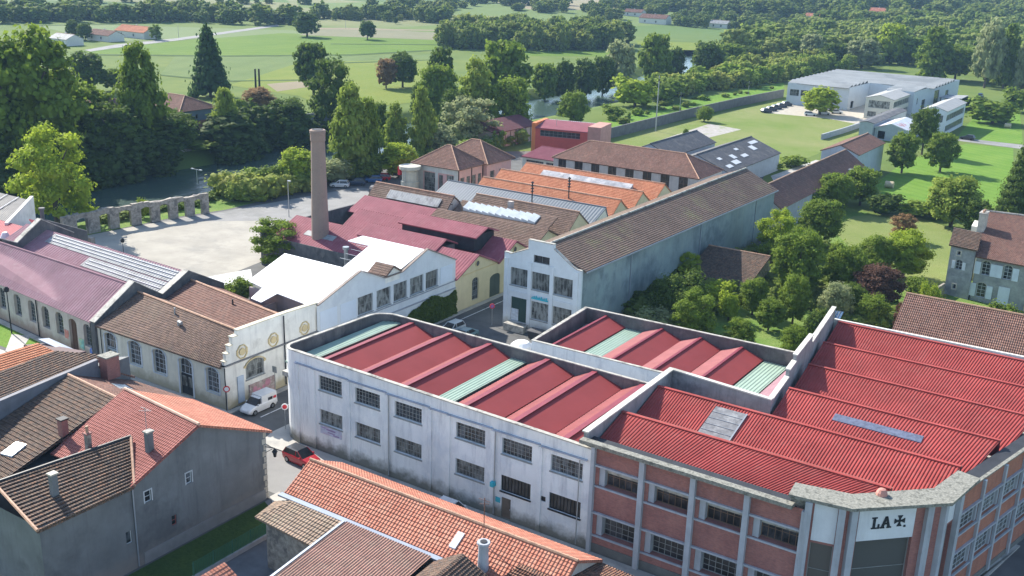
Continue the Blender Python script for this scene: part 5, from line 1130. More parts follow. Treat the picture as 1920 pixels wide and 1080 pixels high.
# ---------------------------------------------------------------- far factory
def far_factory():
    t = thing('far_factory', 'wide white factory with shallow serrated pale grey roof, far beyond the waste ground', 'factory', (-95, 390, 0))
    P = [(-124.5, 365), (-103.2, 366.5), (-102, 388), (-83, 386), (-84, 374), (-80, 427), (-120, 421)]
    wm = plain('factory_white', (.5, .55, .59), var=.05, stain=(.45, .5, .55))
    fr = WallF((-124.5, 365), (-103.2, 366.5)); mb = MB(); ops = [(1, 3.2, 4.2, 5.4), (4.8, 3.2, 8, 5.4)]
    wall(mb, fr, 0, 7.6, ops); a = WallF((-103.2, 366.5), (-102.4, 388)); wall(mb, a, 0, 7.6, [(3, .2, 6, 2.6)])
    b = WallF((-102.4, 388), (-83, 389)); wall(mb, b, 0, 7.6); c = WallF((-83.0, 372), (-79.6, 427)); co = [(4, 3, 5.2, 5), (10, .5, 14, 4), (24, .3, 30, 6), (38, .4, 42, 5)]; wall(mb, c, 0, 7.6, co)
    wall(mb, WallF((-92, 371.5), (-83, 372)), 0, 7.6); wall(mb, WallF((-92.6, 388.5), (-92, 371.5)), 0, 7.6) ; wall(mb, WallF((-79.6, 427), (-124, 421)), 0, 7.6); wall(mb, WallF((-124, 421), (-124.5, 365)), 0, 7.6)
    mb.build('wall', wm, t)
    for o in ops: window(t, fr, o, 3, 2, M_mul, M_gl)
    for o in co: window(t, c, o, 2, 2, M_mul, M_gl)
    n = 12; k = 0
    rg = plain('pale_grey_roofing', (.23, .245, .25), var=.18, scale=.15, c2=(.17, .185, .19))
    for i in range(n):
        y0 = 365.2 + i * 4.6; y1 = y0 + 4.5; x1 = -103.2 if y0 < 386 else -80.2 ; 
        q = MB(); roof(q, (-124.6, y0, 7.5), (x1, y0, 7.5), (x1, y1, 8.4), (-124.6, y1, 8.4), 'flat'); q.poly([(-124.6, y1, 8.4), (x1, y1, 8.4), (x1, y1 + .08, 7.4), (-124.6, y1 + .08, 7.4)]); q.build('roof_bay', rg, t)
    q = MB(); roof(q, (-92.4, 372, 7.6), (-82.9, 372, 7.6), (-82.2, 386, 8.2), (-92.4, 386, 8.2), 'flat'); q.build('roof_bay', rg, t)
    t = thing('office_wing', 'two-storey cream office wing with ribbon windows and pale roof before the far factory', 'office building', (-88, 365, 0))
    s = [(1, 3.6, 7.8, 6.), (1, .7, 3.8, 2.4), (5.4, .7, 8, 2.4)]; e = [(1, 4.0, 28, 5.8), (1, .9, 28, 2.6)]
    gable(t, -93.2, -84.4, 351, 381.5, 6.8, 7.9, 'y', plain('office_cream', (.56, .54, .46), var=.06), plain('pale_roof', (.34, .34, .33)), 'flat', ops={'S': s, 'E': e}, win=(8, 2, M_mul, M_gl2), cap=False)
    t = thing('office_wing', 'two-storey white wing with rounded pale roof and banded windows, right of the cream one', 'office building', (-67, 337, 0))
    gable(t, -70.6, -63.8, 330.5, 358, 7.4, 8.5, 'y', plain('office_white', (.58, .62, .66), var=.05), plain('pale_roof', (.34, .34, .33)), 'flat', ops={'S': [(4, 3.9, 6, 6)], 'E': [(1, 4.2, 26, 6), (1, 1, 26, 2.8)]}, win=(8, 2, M_mul, M_gl2), cap=False)
    t = thing('low_store', 'low grey store with a white and red lean-to roof beside the wing', 'store', (-78, 318, 0))
    gable(t, -82.4, -78.6, 307.5, 345, 4.8, 5.2, 'y', plain('store_grey', (.36, .4, .43), var=.1), M_eterd, 'flat', cap=False, ops={})
    gable(t, -78.4, -69.5, 309, 326, 3.6, 5., 'y', plain('store_grey', (.36, .4, .43)), plain('white_lean_roof', (.7, .72, .75), c2=(.6, .3, .3)), 'corr', cap=False, ops={'S': [(1, .4, 3, 2.6)]})
    t = thing('loading_bay', 'open dark loading shelter at the right end of the far factory', 'shelter', (-75, 400, 0))
    q = MB(); roof(q, (-79, 392, 4.2), (-71.5, 392, 4.6), (-71.5, 404, 4.6), (-79, 404, 4.2), 'flat'); q.build('roof', M_eter, t); q = MB()
    for x, y in ((-78.6, 392.4), (-72, 392.4), (-72, 403.6), (-78.6, 403.6)): q.box(x, y, 0, x + .3, y + .3, 4.4)
    q.each('post', M_iron, t)
far_factory()
# ---------------------------------------------------------------- stone house, barn and garden buildings on the right
def manor():
    t = thing('stone_house', 'grey stone house with red tiled roof, arched windows and pale blue shutters on the right', 'house', (-22, 172, 0))
    sm_ = plain('blue_grey_stone', (.3, .31, .3), var=.25, scale=1.2, c2=(.22, .23, .24), bmp=.03)
    w = WallF((-24.4, 164.8), (-5, 162.6)); u = lambda x: (x + 24.4)
    ops = [(.9, 4.2, 2.1, 6.4, .4), (4.0, 4.2, 5.2, 6.4, .4), (8.2, 4.2, 9.4, 6.4, .4), (.7, .7, 2.0, 3.0, .4), (4.0, .4, 5.2, 2.9), (8.0, .15, 9.6, 3.0)]
    mb = MB(); wall(mb, w, 0, 7.0, ops, .3)
    g = WallF((-26.4, 180), (-24.4, 164.8)); wall(mb, g, 0, 7.0); mb.poly([g.p(0, 7), g.p(g.L, 7), g.p(g.L * .02, 10.6)])
    wall(mb, WallF((-5, 162.6), (-7, 195)), 0, 7); mb.build('wall', sm_, t)
    for i, o in enumerate(ops):
        if i == 4:
            d = MB(); w.boxw(d, o[0] - .2, o[1], o[2] + .2, o[3] + .1, .02, .08); d.build('shutter', plain('pale_shutter', (.6, .66, .72), var=.04), t, ); continue
        if i == 5:
            d = MB(); w.boxw(d, o[0], o[1], o[2], o[3], -.25, -.18); w.boxw(d, o[0] + .75, o[1], o[0] + .82, o[3], -.18, -.14); d.build('door', plain('brown_door', (.12, .07, .05)), t)
            s = MB(); w.boxw(s, o[0] - .35, 0, o[0] - .002, 3.2, 0, .08); w.boxw(s, o[2] + .002, 0, o[2] + .35, 3.2, 0, .08); w.boxw(s, o[0] - .35, 3.2, o[2] + .35, 3.6, 0, .1); s.build('door_surround', M_ochre, t); continue
        window(t, w, o, 2, 4, M_mulw, M_gl, .2, .07)
        s = MB()
        for a in (o[0] - .98, o[2] + .12): w.boxw(s, a, o[1], a + .86, o[3] - .3, .02, .09)
        s.each('shutter', plain('pale_shutter', (.6, .66, .72)), t)
        s = MB(); c = (o[0] + o[2]) / 2; hw = (o[2] - o[0]) / 2 + .08; pts = [w.p(c - hw * math.cos(k * math.pi / 8), o[3] - .4 + .48 * math.sin(k * math.pi / 8), .02) for k in range(9)]
        for p, q in zip(pts, pts[1:]): s.bar(p, q, .16, .06)
        s.build('window_arch', M_stone2, t)
    rb = MB(); roof(rb, (-24.5, 164.3, 6.9), (-4.5, 162.1, 6.9), (-6.5, 181.5, 10.7), (-27.0, 180.2, 10.6), 'tile', pitch=.4); roof(rb, (-6.5, 199, 6.9), (-28.5, 196, 6.9), (-27.0, 180.2, 10.6), (-6.5, 181.5, 10.7), 'tile'); r = rb.build('roof', M_tb2, t)
    MB().tube((-27, 180.2, 10.7), (-6.5, 181.5, 10.8), .16, n=6).build('ridge_cap', M_cap, r)
    c = box_on(t, 'chimney', -26.2, 172.4, 7, -25.2, 174.6, 11.7, M_stone2, M_cap); MB().tube((-25.7, 173, 11.8), (-25.7, 173, 12.2), .16).tube((-25.7, 174, 11.8), (-25.7, 174, 12.2), .16).build('chimney_pot', M_ridt, c)
    # stair turret on the left
    tw = WallF((-28.3, 165.3), (-24.6, 164.4)); tb = MB(); to = [(1.1, 6.5, 1.6, 7.1), (1.1, 4.3, 2.1, 5.8, .3), (1.2, 1.2, 1.7, 1.9)]
    wall(tb, tw, 0, 7.9, to, .25); wall(tb, WallF((-29, 170.5), (-28.3, 165.3)), 0, 7.9); wall(tb, WallF((-24.6, 164.4), (-25.3, 169.8)), 0, 7.9); wall(tb, WallF((-25.3, 169.8), (-29, 170.5)), 0, 7.9); tb.build('turret_wall', sm_, t)
    for i, o in enumerate(to): window(t, tw, o, 2 if i == 1 else 1, 3 if i == 1 else 1, M_mulw, M_glk, .15, .05)
    s = MB(); 
    for a in (.55, 2.15): tw.boxw(s, a, 4.35, a + .5, 5.55, .02, .08)
    s.each('shutter', plain('white_shutter', (.66, .68, .7)), t)
    s = MB()
    for o in (to[0], to[2]):
        tw.boxw(s, o[0] - .16, o[1] - .16, o[0] - .002, o[3] + .16, 0, .06); tw.boxw(s, o[2] + .002, o[1] - .16, o[2] + .16, o[3] + .16, 0, .06); tw.boxw(s, o[0], o[3] + .002, o[2], o[3] + .16, 0, .06); tw.boxw(s, o[0], o[1] - .16, o[2], o[1] - .002, 0, .06)
    s.each('window_surround', M_stone2, t, 4)
    rb = MB(); roof(rb, (-28.6, 165.0, 7.85), (-24.3, 164.0, 7.85), (-25.0, 169.9, 9.3), (-29.3, 170.9, 9.3), 'tile', pitch=.45, step=.1); rb.build('turret_roof', M_told, t)
    e = MB(); e.prism([(-27.6, 176), (-25.8, 176), (-26.2, 180.5), (-28.0, 180.5)], 0, 8.8); e.build('rear_annex', M_creamw, t)
    t = MB(); t.prism(ccw([(-29.6, 155), (-29.3, 155), (-28.2, 165), (-28.5, 165)]), 0, 1.8); tag(t.build('garden_wall', M_stone), 'low old brick garden wall running from the barn to the stone house turret', 'garden wall')
    t = thing('barn', 'long barn with weathered red brown tile roof just behind the brick factory', 'barn', (-15, 133, 0))
    gable(t, -27.3, 8, 129.4, 141, 4.6, 8.1, 'x', M_pinkw, M_tb2, yr=134.5, ops={'W': [(3, 1, 4, 2.2)]}, pitch=.38)
    t = thing('garden_shed', 'old tiled garden shed half hidden by trees against the long concrete wall', 'shed', (-56, 146, 0))
    gable(t, -61.2, -51.3, 142.2, 152.4, 2.3, 5, 'x', M_stone, M_told, yr=150.6, ops={'S': [(6, .1, 7.6, 2)]})
    t = thing('solar_shelter', 'small garden shelter carrying blue grey solar panels beside the factory wall', 'shelter', (-36.4, 134.5, 0))
    q = MB(); P = [(-37.8, 132.7, 2.5), (-35.2, 133.3, 2.5), (-35.4, 136.3, 3.3), (-37.7, 135.6, 3.3)]; q.hull8(P, [(x, y, z + .1) for x, y, z in P]); q.build('panel', M_solar, t)
    q = MB()
    for k in range(1, 6):
        f = k / 6; a = V3(P[0]) + (V3(P[1]) - V3(P[0])) * f; b = V3(P[3]) + (V3(P[2]) - V3(P[3])) * f; q.bar(a + V3((0, 0, .12)), b + V3((0, 0, .12)), .06)
    q.build('panel_frame', M_metal, t); q = MB()
    for x, y in ((-37.5, 133), (-35.5, 133.5), (-35.6, 135.9), (-37.5, 135.3)): q.box(x, y, 0, x + .12, y + .12, 2.6)
    q.each('post', M_wood, t)
manor()
# ---------------------------------------------------------------- chimney, ruined arcade, left edge roofs
def chimney():
    t = thing('factory_chimney', 'tall tapering square-shouldered brick factory chimney beside the white roofs', 'chimney', (-113.6, 118.1, 0)) 
    cx, cy = -109.2, 113.4
    t.location = (cx, cy, 0); ORG[t.name] = (cx, cy, 0)
    top = HT(cx, cy, 0, 243)
    m, nt, p = _new('chimney_brick'); b = N(nt, 'ShaderNodeTexBrick'); L(nt, N(nt, 'ShaderNodeUVMap').outputs[0], b.inputs['Vector'])
    b.inputs['Scale'].default_value = 1; b.inputs['Brick Width'].default_value = .24; b.inputs['Row Height'].default_value = .08; b.inputs['Mortar Size'].default_value = .012
    for k, c in (('Color1', (.3, .2, .155)), ('Color2', (.24, .16, .13)), ('Mortar', (.34, .29, .24))): b.inputs[k].default_value = (*c, 1)
    L(nt, mixc(nt, ramp(nt, noise(nt, .6, 6), .4, .65), b.outputs[0], (.33, .24, .19)), p.inputs['Base Color']); p.inputs['Roughness'].default_value = .9
    MB().lathe(cx, cy, [(1.5, 0), (1.42, 3), (1.05, top - 1.9), (1.03, top - 1.7)], 20).build('shaft', m, t)
    MB().lathe(cx, cy, [(1.05, top - 1.7), (1.14, top - 1.6), (1.14, top - .55), (1.2, top - .5), (1.22, top - .1), (1.1, top)], 20).build('crown', m, t)
    MB().lathe(cx, cy, [(.8, top - .05), (.82, top + .06)], 20).build('flue_opening', M_blk, t)
chimney()
def arcade():
    t = thing('ruined_arcade', 'ruined rubble stone wall pierced by a row of open arches along the gravel square', 'ruin', (-153.5, 116, 0))
    pts = [(-155.9, 100.5), (-155.6, 110.), (-154.3, 117), (-153, 123.4), (-151.9, 128.2)]
    # walk the line; openings between piers
    P = np.array(pts); seg = np.hypot(*(P[1:] - P[:-1]).T); cum = np.concatenate([[0], np.cumsum(seg)]); Lt = cum[-1]
    def at(s):
        i = min(np.searchsorted(cum, s, 'right') - 1, len(seg) - 1); f = (s - cum[i]) / seg[i]; a = P[i] + (P[i + 1] - P[i]) * f; d = (P[i + 1] - P[i]) / seg[i]; return a, np.array([d[1], -d[0]])
    rs = random.Random(3); s = 0; wid = .75
    ops = [(2.6, 4.6), (6.9, 8.9), (10.7, 12.9), (14.8, 16.7), (18.4, 20.2), (21.9, 23.5), (25.2, 26.7)]
    mb = MB()
    def blk(s0, s1, z0, z1, rag=0):
        (a, na), (b, nb) = at(s0), at(min(s1, Lt)); o = wid / 2
        q = [a + na * o, b + nb * o, b - nb * o, a - na * o]; q = ccw([tuple(x) for x in q]); h = [z1 + rag * rs.uniform(-1, 1) for _ in range(4)] if rag else z1
        mb.prism(q, z0, h)
    e = 0
    for (a, b) in ops + [(Lt, Lt)]:
        if a > e + .05: blk(e, a, 0, 3.02)
        if b > a:
            n = 6
            for k in range(n):
                f0 = a + (b - a) * k / n; f1 = a + (b - a) * (k + 1) / n; c = abs((k + .5) / n - .5) * 2; blk(f0, f1, 2.5 + .5 * math.sqrt(1 - c * c), 3.02)
        e = b
    k = 0.
    while k < Lt - .01: blk(k, min(k + 1.1, Lt), 3.02, 3.75 + .12 * math.sin(k), .13); k += 1.1
    mb.build('wall', M_stone, t)
    q = MB(); q.prism(ccw([(-153.4, 99.4), (-147.1, 99.7), (-147.1, 100.5), (-153.4, 100.2)]), 0, 1.8); tag(q.build('stone_wall', M_stone), 'short low stone wall stub between the ruined arcade and the pink roofed shed', 'wall')
    g = MB(); g.prism(ccw([(-157, 112.4), (-156, 112.2), (-155.9, 113.6), (-156.9, 113.8)]), 0, 1.1); g.build('x', M_wood) if False else None
arcade()
def left_edge():
    t = thing('panel_roof_shed', 'shed with dark panelled roof and red lower roof at the left edge', 'shed', (-147, 88, 0))
    q = MB(); q.prism(ccw([(-134, 77.5), (-134, 86.8), (-139, 91.8), (-160, 92), (-160, 78)]), 0, 5.6); q.build('wall', M_pinkw, t)
    rb = MB(); roof(rb, (-160, 80, 6.3), (-134.6, 79, 6.3), (-137.5, 85.6, 7.4), (-160, 85.4, 7.4), 'corr', period=.5, amp=.04); rb.build('red_roof', plain('deep_red_sheet', (.36, .05, .07)), t)
    rb = MB(); roof(rb, (-134.6, 88.5, 6.2), (-143, 91.6, 6.2), (-145, 88.2, 7.6), (-137.3, 85.4, 7.6), 'corr', period=.5); rb.build('small_red_roof', plain('deep_red_sheet', (.36, .05, .07)), t)
    rb = MB(); roof(rb, (-160, 85.6, 7.4), (-145.8, 85.6, 7.4), (-149.4, 91.3, 9.3), (-160, 91.3, 9.3), 'corr', period=.5, amp=.03); a = rb.build('panel_roof', M_eterd, t); b = MB()
    for x in (-157.5, -154.5, -151.5): b.bar((x, 85.7, 7.55), (x - .6, 91.2, 9.43), .16, .06)
    b.build('glazing_bar', plain('pale_bar', (.5, .5, .52)), a)
    w = MB(); w.hull8([(-145.6, 84.6, 3), (-149.6, 91.6, 3), (-149.2, 91.9, 3), (-145.2, 84.9, 3)][::-1], [(-145.6, 84.6, 7.6), (-149.6, 91.6, 9.9), (-149.2, 91.9, 9.9), (-145.2, 84.9, 7.6)][::-1]); w.build('gable_parapet', M_creamw, t)
    w = MB(); w.tube((-139.6, 81, 7.0), (-139.6, 81, 7.9), .8, .35, n=12).build('vent_cowl', SIGNW, t)
    w = MB(); w.hull8([(-138.6, 86.0, 3), (-136.9, 92.2, 3), (-136.5, 92.1, 3), (-138.2, 85.9, 3)][::-1], [(-138.6, 86, 9.2), (-136.9, 92.2, 6.4), (-136.5, 92.1, 6.4), (-138.2, 85.9, 9.2)][::-1]); w.build('gable_parapet', M_dk, t)
    w = MB(); w.tube((-139.2, 86.8, 7), (-139.2, 86.8, 10.2), .3, n=8).tube((-139.2, 86.8, 10.2), (-139.2, 86.8, 10.5), .45, n=8).build('flue', M_eterd, t)
left_edge()
# ---------------------------------------------------------------- near houses at the bottom of the picture
def near_houses():
    X = -64.5
    t = thing('grey_gabled_house', 'tall house with blank grey rendered gable wall and salmon tile roof at the lower left', 'house', (-70, 52, 0))
    w = WallF((X, 45.2), (X, 59.3)); mb = MB(); ops = [(5.2, 5.2, 5.8, 6.2), (1.1, 5.3, 1.75, 6.3), (3.5, 2.1, 4.0, 3.0)]
    wall(mb, w, 0, 6.7, ops, .2); mb.poly([(X, 45.2, 6.7), (X, 59.3, 6.7), (X, 51.9, 10.05), (X, 45.2, 7.5)])
    wall(mb, WallF((X, 59.3), (-75, 59.9)), 0, 6.6); wall(mb, WallF((-75, 46), (X, 45.2)), 0, 6.8); mb.build('wall', M_grey, t)
    for i, o in enumerate(ops): window(t, w, o, 1, 2, M_mulw if i < 2 else plain('red_sash', (.3, .08, .07)), M_gl, .1, .06)
    sr = MB()
    for o in ops[:2]:
        w.boxw(sr, o[0] - .1, o[1], o[0] - .002, o[3], 0, .03); w.boxw(sr, o[2] + .002, o[1], o[2] + .1, o[3], 0, .03); w.boxw(sr, o[0] - .1, o[3] + .002, o[2] + .1, o[3] + .1, 0, .03)
    sr.each('window_surround', plain('pale_surround', (.5, .52, .54)), t, 3)
    qn = MB()
    for k in range(11): w.boxw(qn, w.L - (.45 if k % 2 else .3), .1 + k * .6, w.L + .02, .1 + k * .6 + .5, .0, .04)
    qn.build('quoin', M_stone2, t)
    pl = MB(); w.boxw(pl, .6, 0, w.L - .3, 1.05, 0, .06); pl.build('plinth', plain('pale_plinth', (.22, .23, .24), var=.15), t)
    dp = MB(); dp.tube(w.p(.0, .2, .1), w.p(0., 7.3, .1), .06); dp.build('downpipe', M_zinc, t)
    rb = MB(); roof(rb, (-75.2, 45.2, 6.9), (X + .25, 45.0, 7.4), (X + .25, 51.9, 10.15), (-75.2, 52.9, 10.15), 'tile', pitch=.33, step=.03); a = rb.build('roof', M_tsal, t)
    rb = MB(); roof(rb, (X + .3, 59.9, 6.55), (-75.2, 60.2, 6.6), (-75.2, 52.9, 10.15), (X + .25, 51.9, 10.15), 'tile', pitch=.33, step=.03); rb.build('rear_roof', M_tor2, t)
    MB().tube((-75.2, 52.9, 10.22), (X + .25, 51.9, 10.22), .14, n=6).build('ridge_cap', plain('pale_ridge', (.62, .4, .3), var=.15), a)
    c = box_on(t, 'chimney', -66.4, 48.1, 8.2, -65.95, 48.65, 10.3, M_grey, M_cap); c = box_on(t, 'chimney', -71.2, 45.9, 7, -70.8, 46.3, 9.6, M_stone, M_brk); MB().tube((-71, 46.1, 9.7), (-71, 46.1, 10.3), .13).build('chimney_pot', M_ridt, c)
    a = MB(); a.tube((-67.5, 49.2, 9.2), (-67.5, 49.2, 11.8), .03); a.bar((-68, 49.2, 11.7), (-67, 49.2, 11.7), .03); a.bar((-67.9, 48.9, 11.5), (-67.1, 49.5, 11.5), .03); a.build('aerial', M_metal, t)
    # lower wing with thick old tiles
    t = thing('grey_wing_house', 'lower grey house with old striped tile roof and square chimney at the bottom left corner', 'house', (-68, 41, 0))
    w2 = WallF((X, 37.3), (X, 45.15)); mb = MB(); ops = [(7.0, 2.5, 7.55, 3.6)]; wall(mb, w2, 0, (7.45, 7.35), ops, .2); w3 = WallF((-76, 37.3), (X, 37.3)); wall(mb, w3, 0, 7.4)
    mb.build('wall', M_grey, t); window(t, w2, ops[0], 1, 1, M_mulw, M_gl, .1, .05)
    rb = MB(); roof(rb, (X + .25, 37.0, 7.3), (X + .25, 45.3, 7.3), (-68.8, 48.6, 9.), (-72.2, 38.6, 7.9), 'tile', pitch=.5, step=.13); a = rb.build('roof', M_told, t)
    q = MB(); q.tube((-72.2, 38.6, 7.95), (-68.8, 48.6, 9.05), .16, n=6); q.build('ridge_cap', M_iron, a); q = MB(); q.tube((X + .25, 45.3, 7.4), (-68.8, 48.6, 9.05), .13, n=6); q.tube((X + .25, 37., 7.4), (-72.2, 38.6, 7.95), .13, n=6); q.each('verge_tile', M_ridt, a)
    c = box_on(t, 'chimney', -67.5, 40.2, 7.3, -67.05, 40.7, 9.5, M_grey, M_stone2)
    # dark roofed house to the left
    t = thing('dark_roofed_house', 'house with broad steep slope of dark weathered canal tiles, left of the salmon roof', 'house', (-79, 48, 0))
    q = MB(); q.prism([(-83.2, 38), (-75.4, 38), (-75.4, 59.3), (-83.2, 59)], 0, 6.0); q.build('wall', M_grey, t)
    rb = MB(); roof(rb, (-83.2, 37.4, 5.0), (-75.3, 37.4, 5.0), (-75.3, 52.1, 9.5), (-83.2, 52.7, 9.5), 'tile', pitch=.42, step=.07); a = rb.build('roof', M_told, t)
    rb = MB(); roof(rb, (-75.3, 60, 6.6), (-85, 59.6, 6.6), (-83.2, 52.7, 9.5), (-75.3, 52.1, 9.5), 'tile'); rb.build('rear_roof', M_tb2, t)
    MB().tube((-83.2, 52.7, 9.55), (-75.3, 52.1, 9.55), .15, n=6).build('ridge_cap', M_ridt, a)
    q = MB(); q.prism([(-80.6, 55.3), (-78.8, 55.0), (-78.6, 56.3), (-80.4, 56.6)], 8.0, [8.5, 8.5, 7.95, 7.95]); q.build('roof_window', M_metal, t)
    q = MB(); q.prism([(-78.6, 42.9), (-77.3, 43.1), (-77.5, 44.6), (-78.7, 44.4)], 6.4, [6.85, 6.9, 7.35, 7.3]); q.build('roof_window', plain('white_glass', (.75, .78, .8), rough=.2), t)
    c = box_on(t, 'chimney', -75.9, 46.6, 6.5, -75.3, 47.2, 9.3, M_brk, M_iron)
    # party wall house further left
    t = thing('left_house', 'house with dark party wall and old tiles between dark and orange roofs', 'house', (-87, 50, 0))
    q = MB(); q.prism([(-88, 36), (-83.4, 36), (-83.4, 59.5), (-92, 59)], 0, [6.4, 8.6, 9.2, 7]); q.build('wall', M_grey, t)
    q = MB(); q.prism([(-83.75, 38), (-83.3, 38), (-83.3, 56), (-83.75, 56)], 5, [8.6, 8.6, 10.0, 10.0]); q.build('party_wall', plain('party_wall_grey', (.17, .17, .19), var=.2), t)
    rb = MB(); roof(rb, (-84, 36, 8.3), (-84, 58, 9.6), (-88.7, 55, 9.9), (-88.7, 36, 8.8), 'tile', pitch=.4, step=.07); rb.build('roof', M_told, t); rb = MB(); roof(rb, (-83.4, 60, 6.9), (-92, 59.5, 6.8), (-88.2, 55.4, 9.3), (-83.4, 56.2, 9.2), 'tile'); rb.build('rear_roof', M_tb2, t)
    c = box_on(t, 'chimney', -83.5, 56.2, 8, -82.3, 57.6, 10.2, M_brk, M_lich)
    # orange roof, top left of the group
    t = thing('orange_roofed_house', 'house with clean orange tile roof and zinc flashing at the left edge', 'house', (-93, 54, 0))
    q = MB(); q.prism([(-97, 44), (-89, 44), (-89, 57.5), (-97, 57.5)], 0, [6, 8, 8, 6]); q.build('wall', M_pinkw, t)
    rb = MB(); roof(rb, (-89.3, 45.5, 8.1), (-89.3, 57.1, 8.1), (-93.6, 56.3, 9.2), (-93.6, 46, 9.2), 'tile', pitch=.36, step=.06); rb.build('roof', M_tor, t)
    q = MB(); q.prism(ccw([(-95.6, 56.0), (-94.6, 57.4), (-89.2, 58.7), (-89.6, 57.4)]), 7.6, 8.6); q.build('gable_wall', plain('dark_verge_wall', (.12, .07, .07)), t)
    q = MB(); q.hull8([(-94.9, 57.2, 8.95), (-94.4, 58.1, 8.9), (-88.3, 59.2, 7.7), (-88.9, 58.1, 7.8)][::-1], [(-94.9, 57.2, 9.05), (-94.4, 58.1, 9.0), (-88.3, 59.2, 7.8), (-88.9, 58.1, 7.9)][::-1]); q.build('flashing', M_zinc, t)
    # terrace with salmon tiles along the street
    t = thing('terrace_house', 'long low house with salmon orange tile roof and small rooflight in the bottom centre', 'house', (-44, 57, 0))
    gable(t, -56.7, -31.2, 54.2, 60.7, 5.35, 7.05, 'x', M_pinkw, M_tor2, yr=57.2, ops={'W': [(2.5, 3, 3.4, 4.4)]}, win=(2, 2, M_mulw, M_gl), pitch=.36, gab=.25)
    q = MB(); q.bar((-57, 53.7, 5.35), (-37, 53.7, 5.35), .5, .14); q.build('valley_gutter', M_zinc, t)
    q = MB(); q.prism([(-40.7, 54.9), (-40.1, 54.9), (-40.1, 56.1), (-40.7, 56.1)], 5.5, [5.88, 5.88, 6.56, 6.56]); r = q.build('roof_window', plain('white_glass', (.75, .78, .8), rough=.2), t)
    a = MB(); a.tube((-38.3, 56.0, 6.3), (-38.3, 56.0, 10.2), .035); a.bar((-38.8, 56, 10), (-37.8, 56, 10), .03); a.bar((-38.6, 55.8, 9.7), (-38., 56.2, 9.7), .03); a.build('aerial', plain('rusty_pole', (.2, .1, .07)), t)
    # annexes below it
    t = thing('brown_tiled_annex', 'small annex with hipped weathered tile roof tucked under the salmon roof', 'annex', (-53, 52, 0))
    q = MB(); q.prism([(-56.2, 51.3), (-50, 50.9), (-50, 53.6), (-56.4, 53.6)], 0, 4.5); q.prism([(-50.6, 49.2), (-50, 49.2), (-50, 50.9), (-50.6, 50.9)], 0, 4.1); q.build('wall', M_stone, t)
    rb = MB(); roof(rb, (-56.9, 50.8, 4.6), (-49.7, 50.4, 4.5), (-49.7, 53.6, 5.4), (-55.3, 53.6, 5.4), 'tile', pitch=.4, step=.06); roof(rb, (-57.3, 53.4, 4.7), (-56.9, 50.8, 4.6), (-55.3, 53.6, 5.4), (-55.3, 53.6, 5.4), 'tile', pitch=.4, step=.06); rb.build('roof', tile('mixed_old_tiles', [(.3, .22, .16), (.36, .27, .2), (.27, .2, .15), (.4, .28, .2)], pu=.3, pv=.4, line=.4, lichen=(.3, .3, .2)), t)
    t = thing('corrugated_roof_house', 'house with dark brown corrugated roof ribs running down toward the yard', 'house', (-45, 48, 0))
    q = MB(); q.prism([(-49.2, 38), (-41, 38), (-41, 53.4), (-49.2, 53.4)], 0, 4.0); q.build('wall', M_grey, t)
    rb = MB(); n = 34
    for k in range(n):
        x0 = -49.6 + 8.4 * k / n; x1 = x0 + 8.4 / n
        for f0, f1, h0, h1 in ((0, .25, 0, .035), (.25, .5, .035, .035), (.5, .75, .035, 0), (.75, 1, 0, 0)):
            a, b = x0 + (x1 - x0) * f0, x0 + (x1 - x0) * f1
            rb.poly([(a, 37, 3.6 + h0), (b, 37, 3.6 + h1), (b, 53.5, 5.5 + h1), (a, 53.5, 5.5 + h0)])
    rb.build('roof', tile('brown_ribbed_tiles', [(.34, .19, .15), (.42, .24, .19), (.28, .16, .13), (.38, .26, .2)], pu=.247, pv=.5, line=.3, lichen=(.34, .25, .19)), t)
    q = MB(); q.bar((-49.75, 37, 3.6), (-49.75, 53.4, 5.5), .2, .12); q.build('gutter', M_zinc, t)
    t = thing('old_tiled_house', 'house with pale old tiles, dark verge and round grey chimney at the bottom edge', 'house', (-38, 50, 0))
    q = MB(); q.prism([(-40.6, 40), (-33, 40), (-33, 53.4), (-40.6, 53.4)], 0, 5.0); q.build('wall', M_grey, t)
    rb = MB(); roof(rb, (-40.9, 53.5, 5.2), (-40.9, 44, 4.6), (-38.4, 44, 6.3), (-38.4, 53.5, 6.8), 'tile', pitch=.45, step=.07); roof(rb, (-35.8, 44, 4.9), (-35.8, 53.5, 5.6), (-38.4, 53.5, 6.8), (-38.4, 44, 6.3), 'tile', pitch=.3, step=.08); rb.build('roof', M_told, t)
    q = MB(); q.tube((-37.2, 54.4, 5.4), (-37.2, 54.4, 7.6), .42, .36, n=12); q.tube((-37.2, 54.4, 7.6), (-37.2, 54.4, 7.75), .5, .48, n=12); c = q.build('chimney', M_conc, t); MB().tube((-37.2, 54.4, 7.7), (-37.2, 54.4, 7.8), .26, n=10).build('flue_opening', M_blk, c)
    t = thing('canal_tile_house', 'house with rough mottled canal tile roof at the bottom right of the salmon roof', 'house', (-30, 56, 0))
    q = MB(); q.prism([(-35.4, 44), (-26, 44), (-27, 60.2), (-31.3, 60.4)], 0, 4.4); q.build('wall', M_pinkw, t)
    rb = MB(); roof(rb, (-27.3, 60.9, 4.8), (-32.2, 60.9, 5.0), (-34.8, 55.4, 6.2), (-25, 54.8, 6.2), 'tile', pitch=.3, step=.1); roof(rb, (-36.5, 44, 4.6), (-24, 44, 4.8), (-25, 54.8, 6.2), (-34.8, 55.4, 6.2), 'tile', pitch=.3, step=.1); rb.build('roof', tile('mottled_canal_tiles', [(.12, .07, .06), (.3, .14, .09), (.2, .12, .09), (.38, .2, .13), (.1, .08, .07)], pu=.22, pv=.3, line=.5, wave=.15, lichen=(.3, .24, .18)), t)
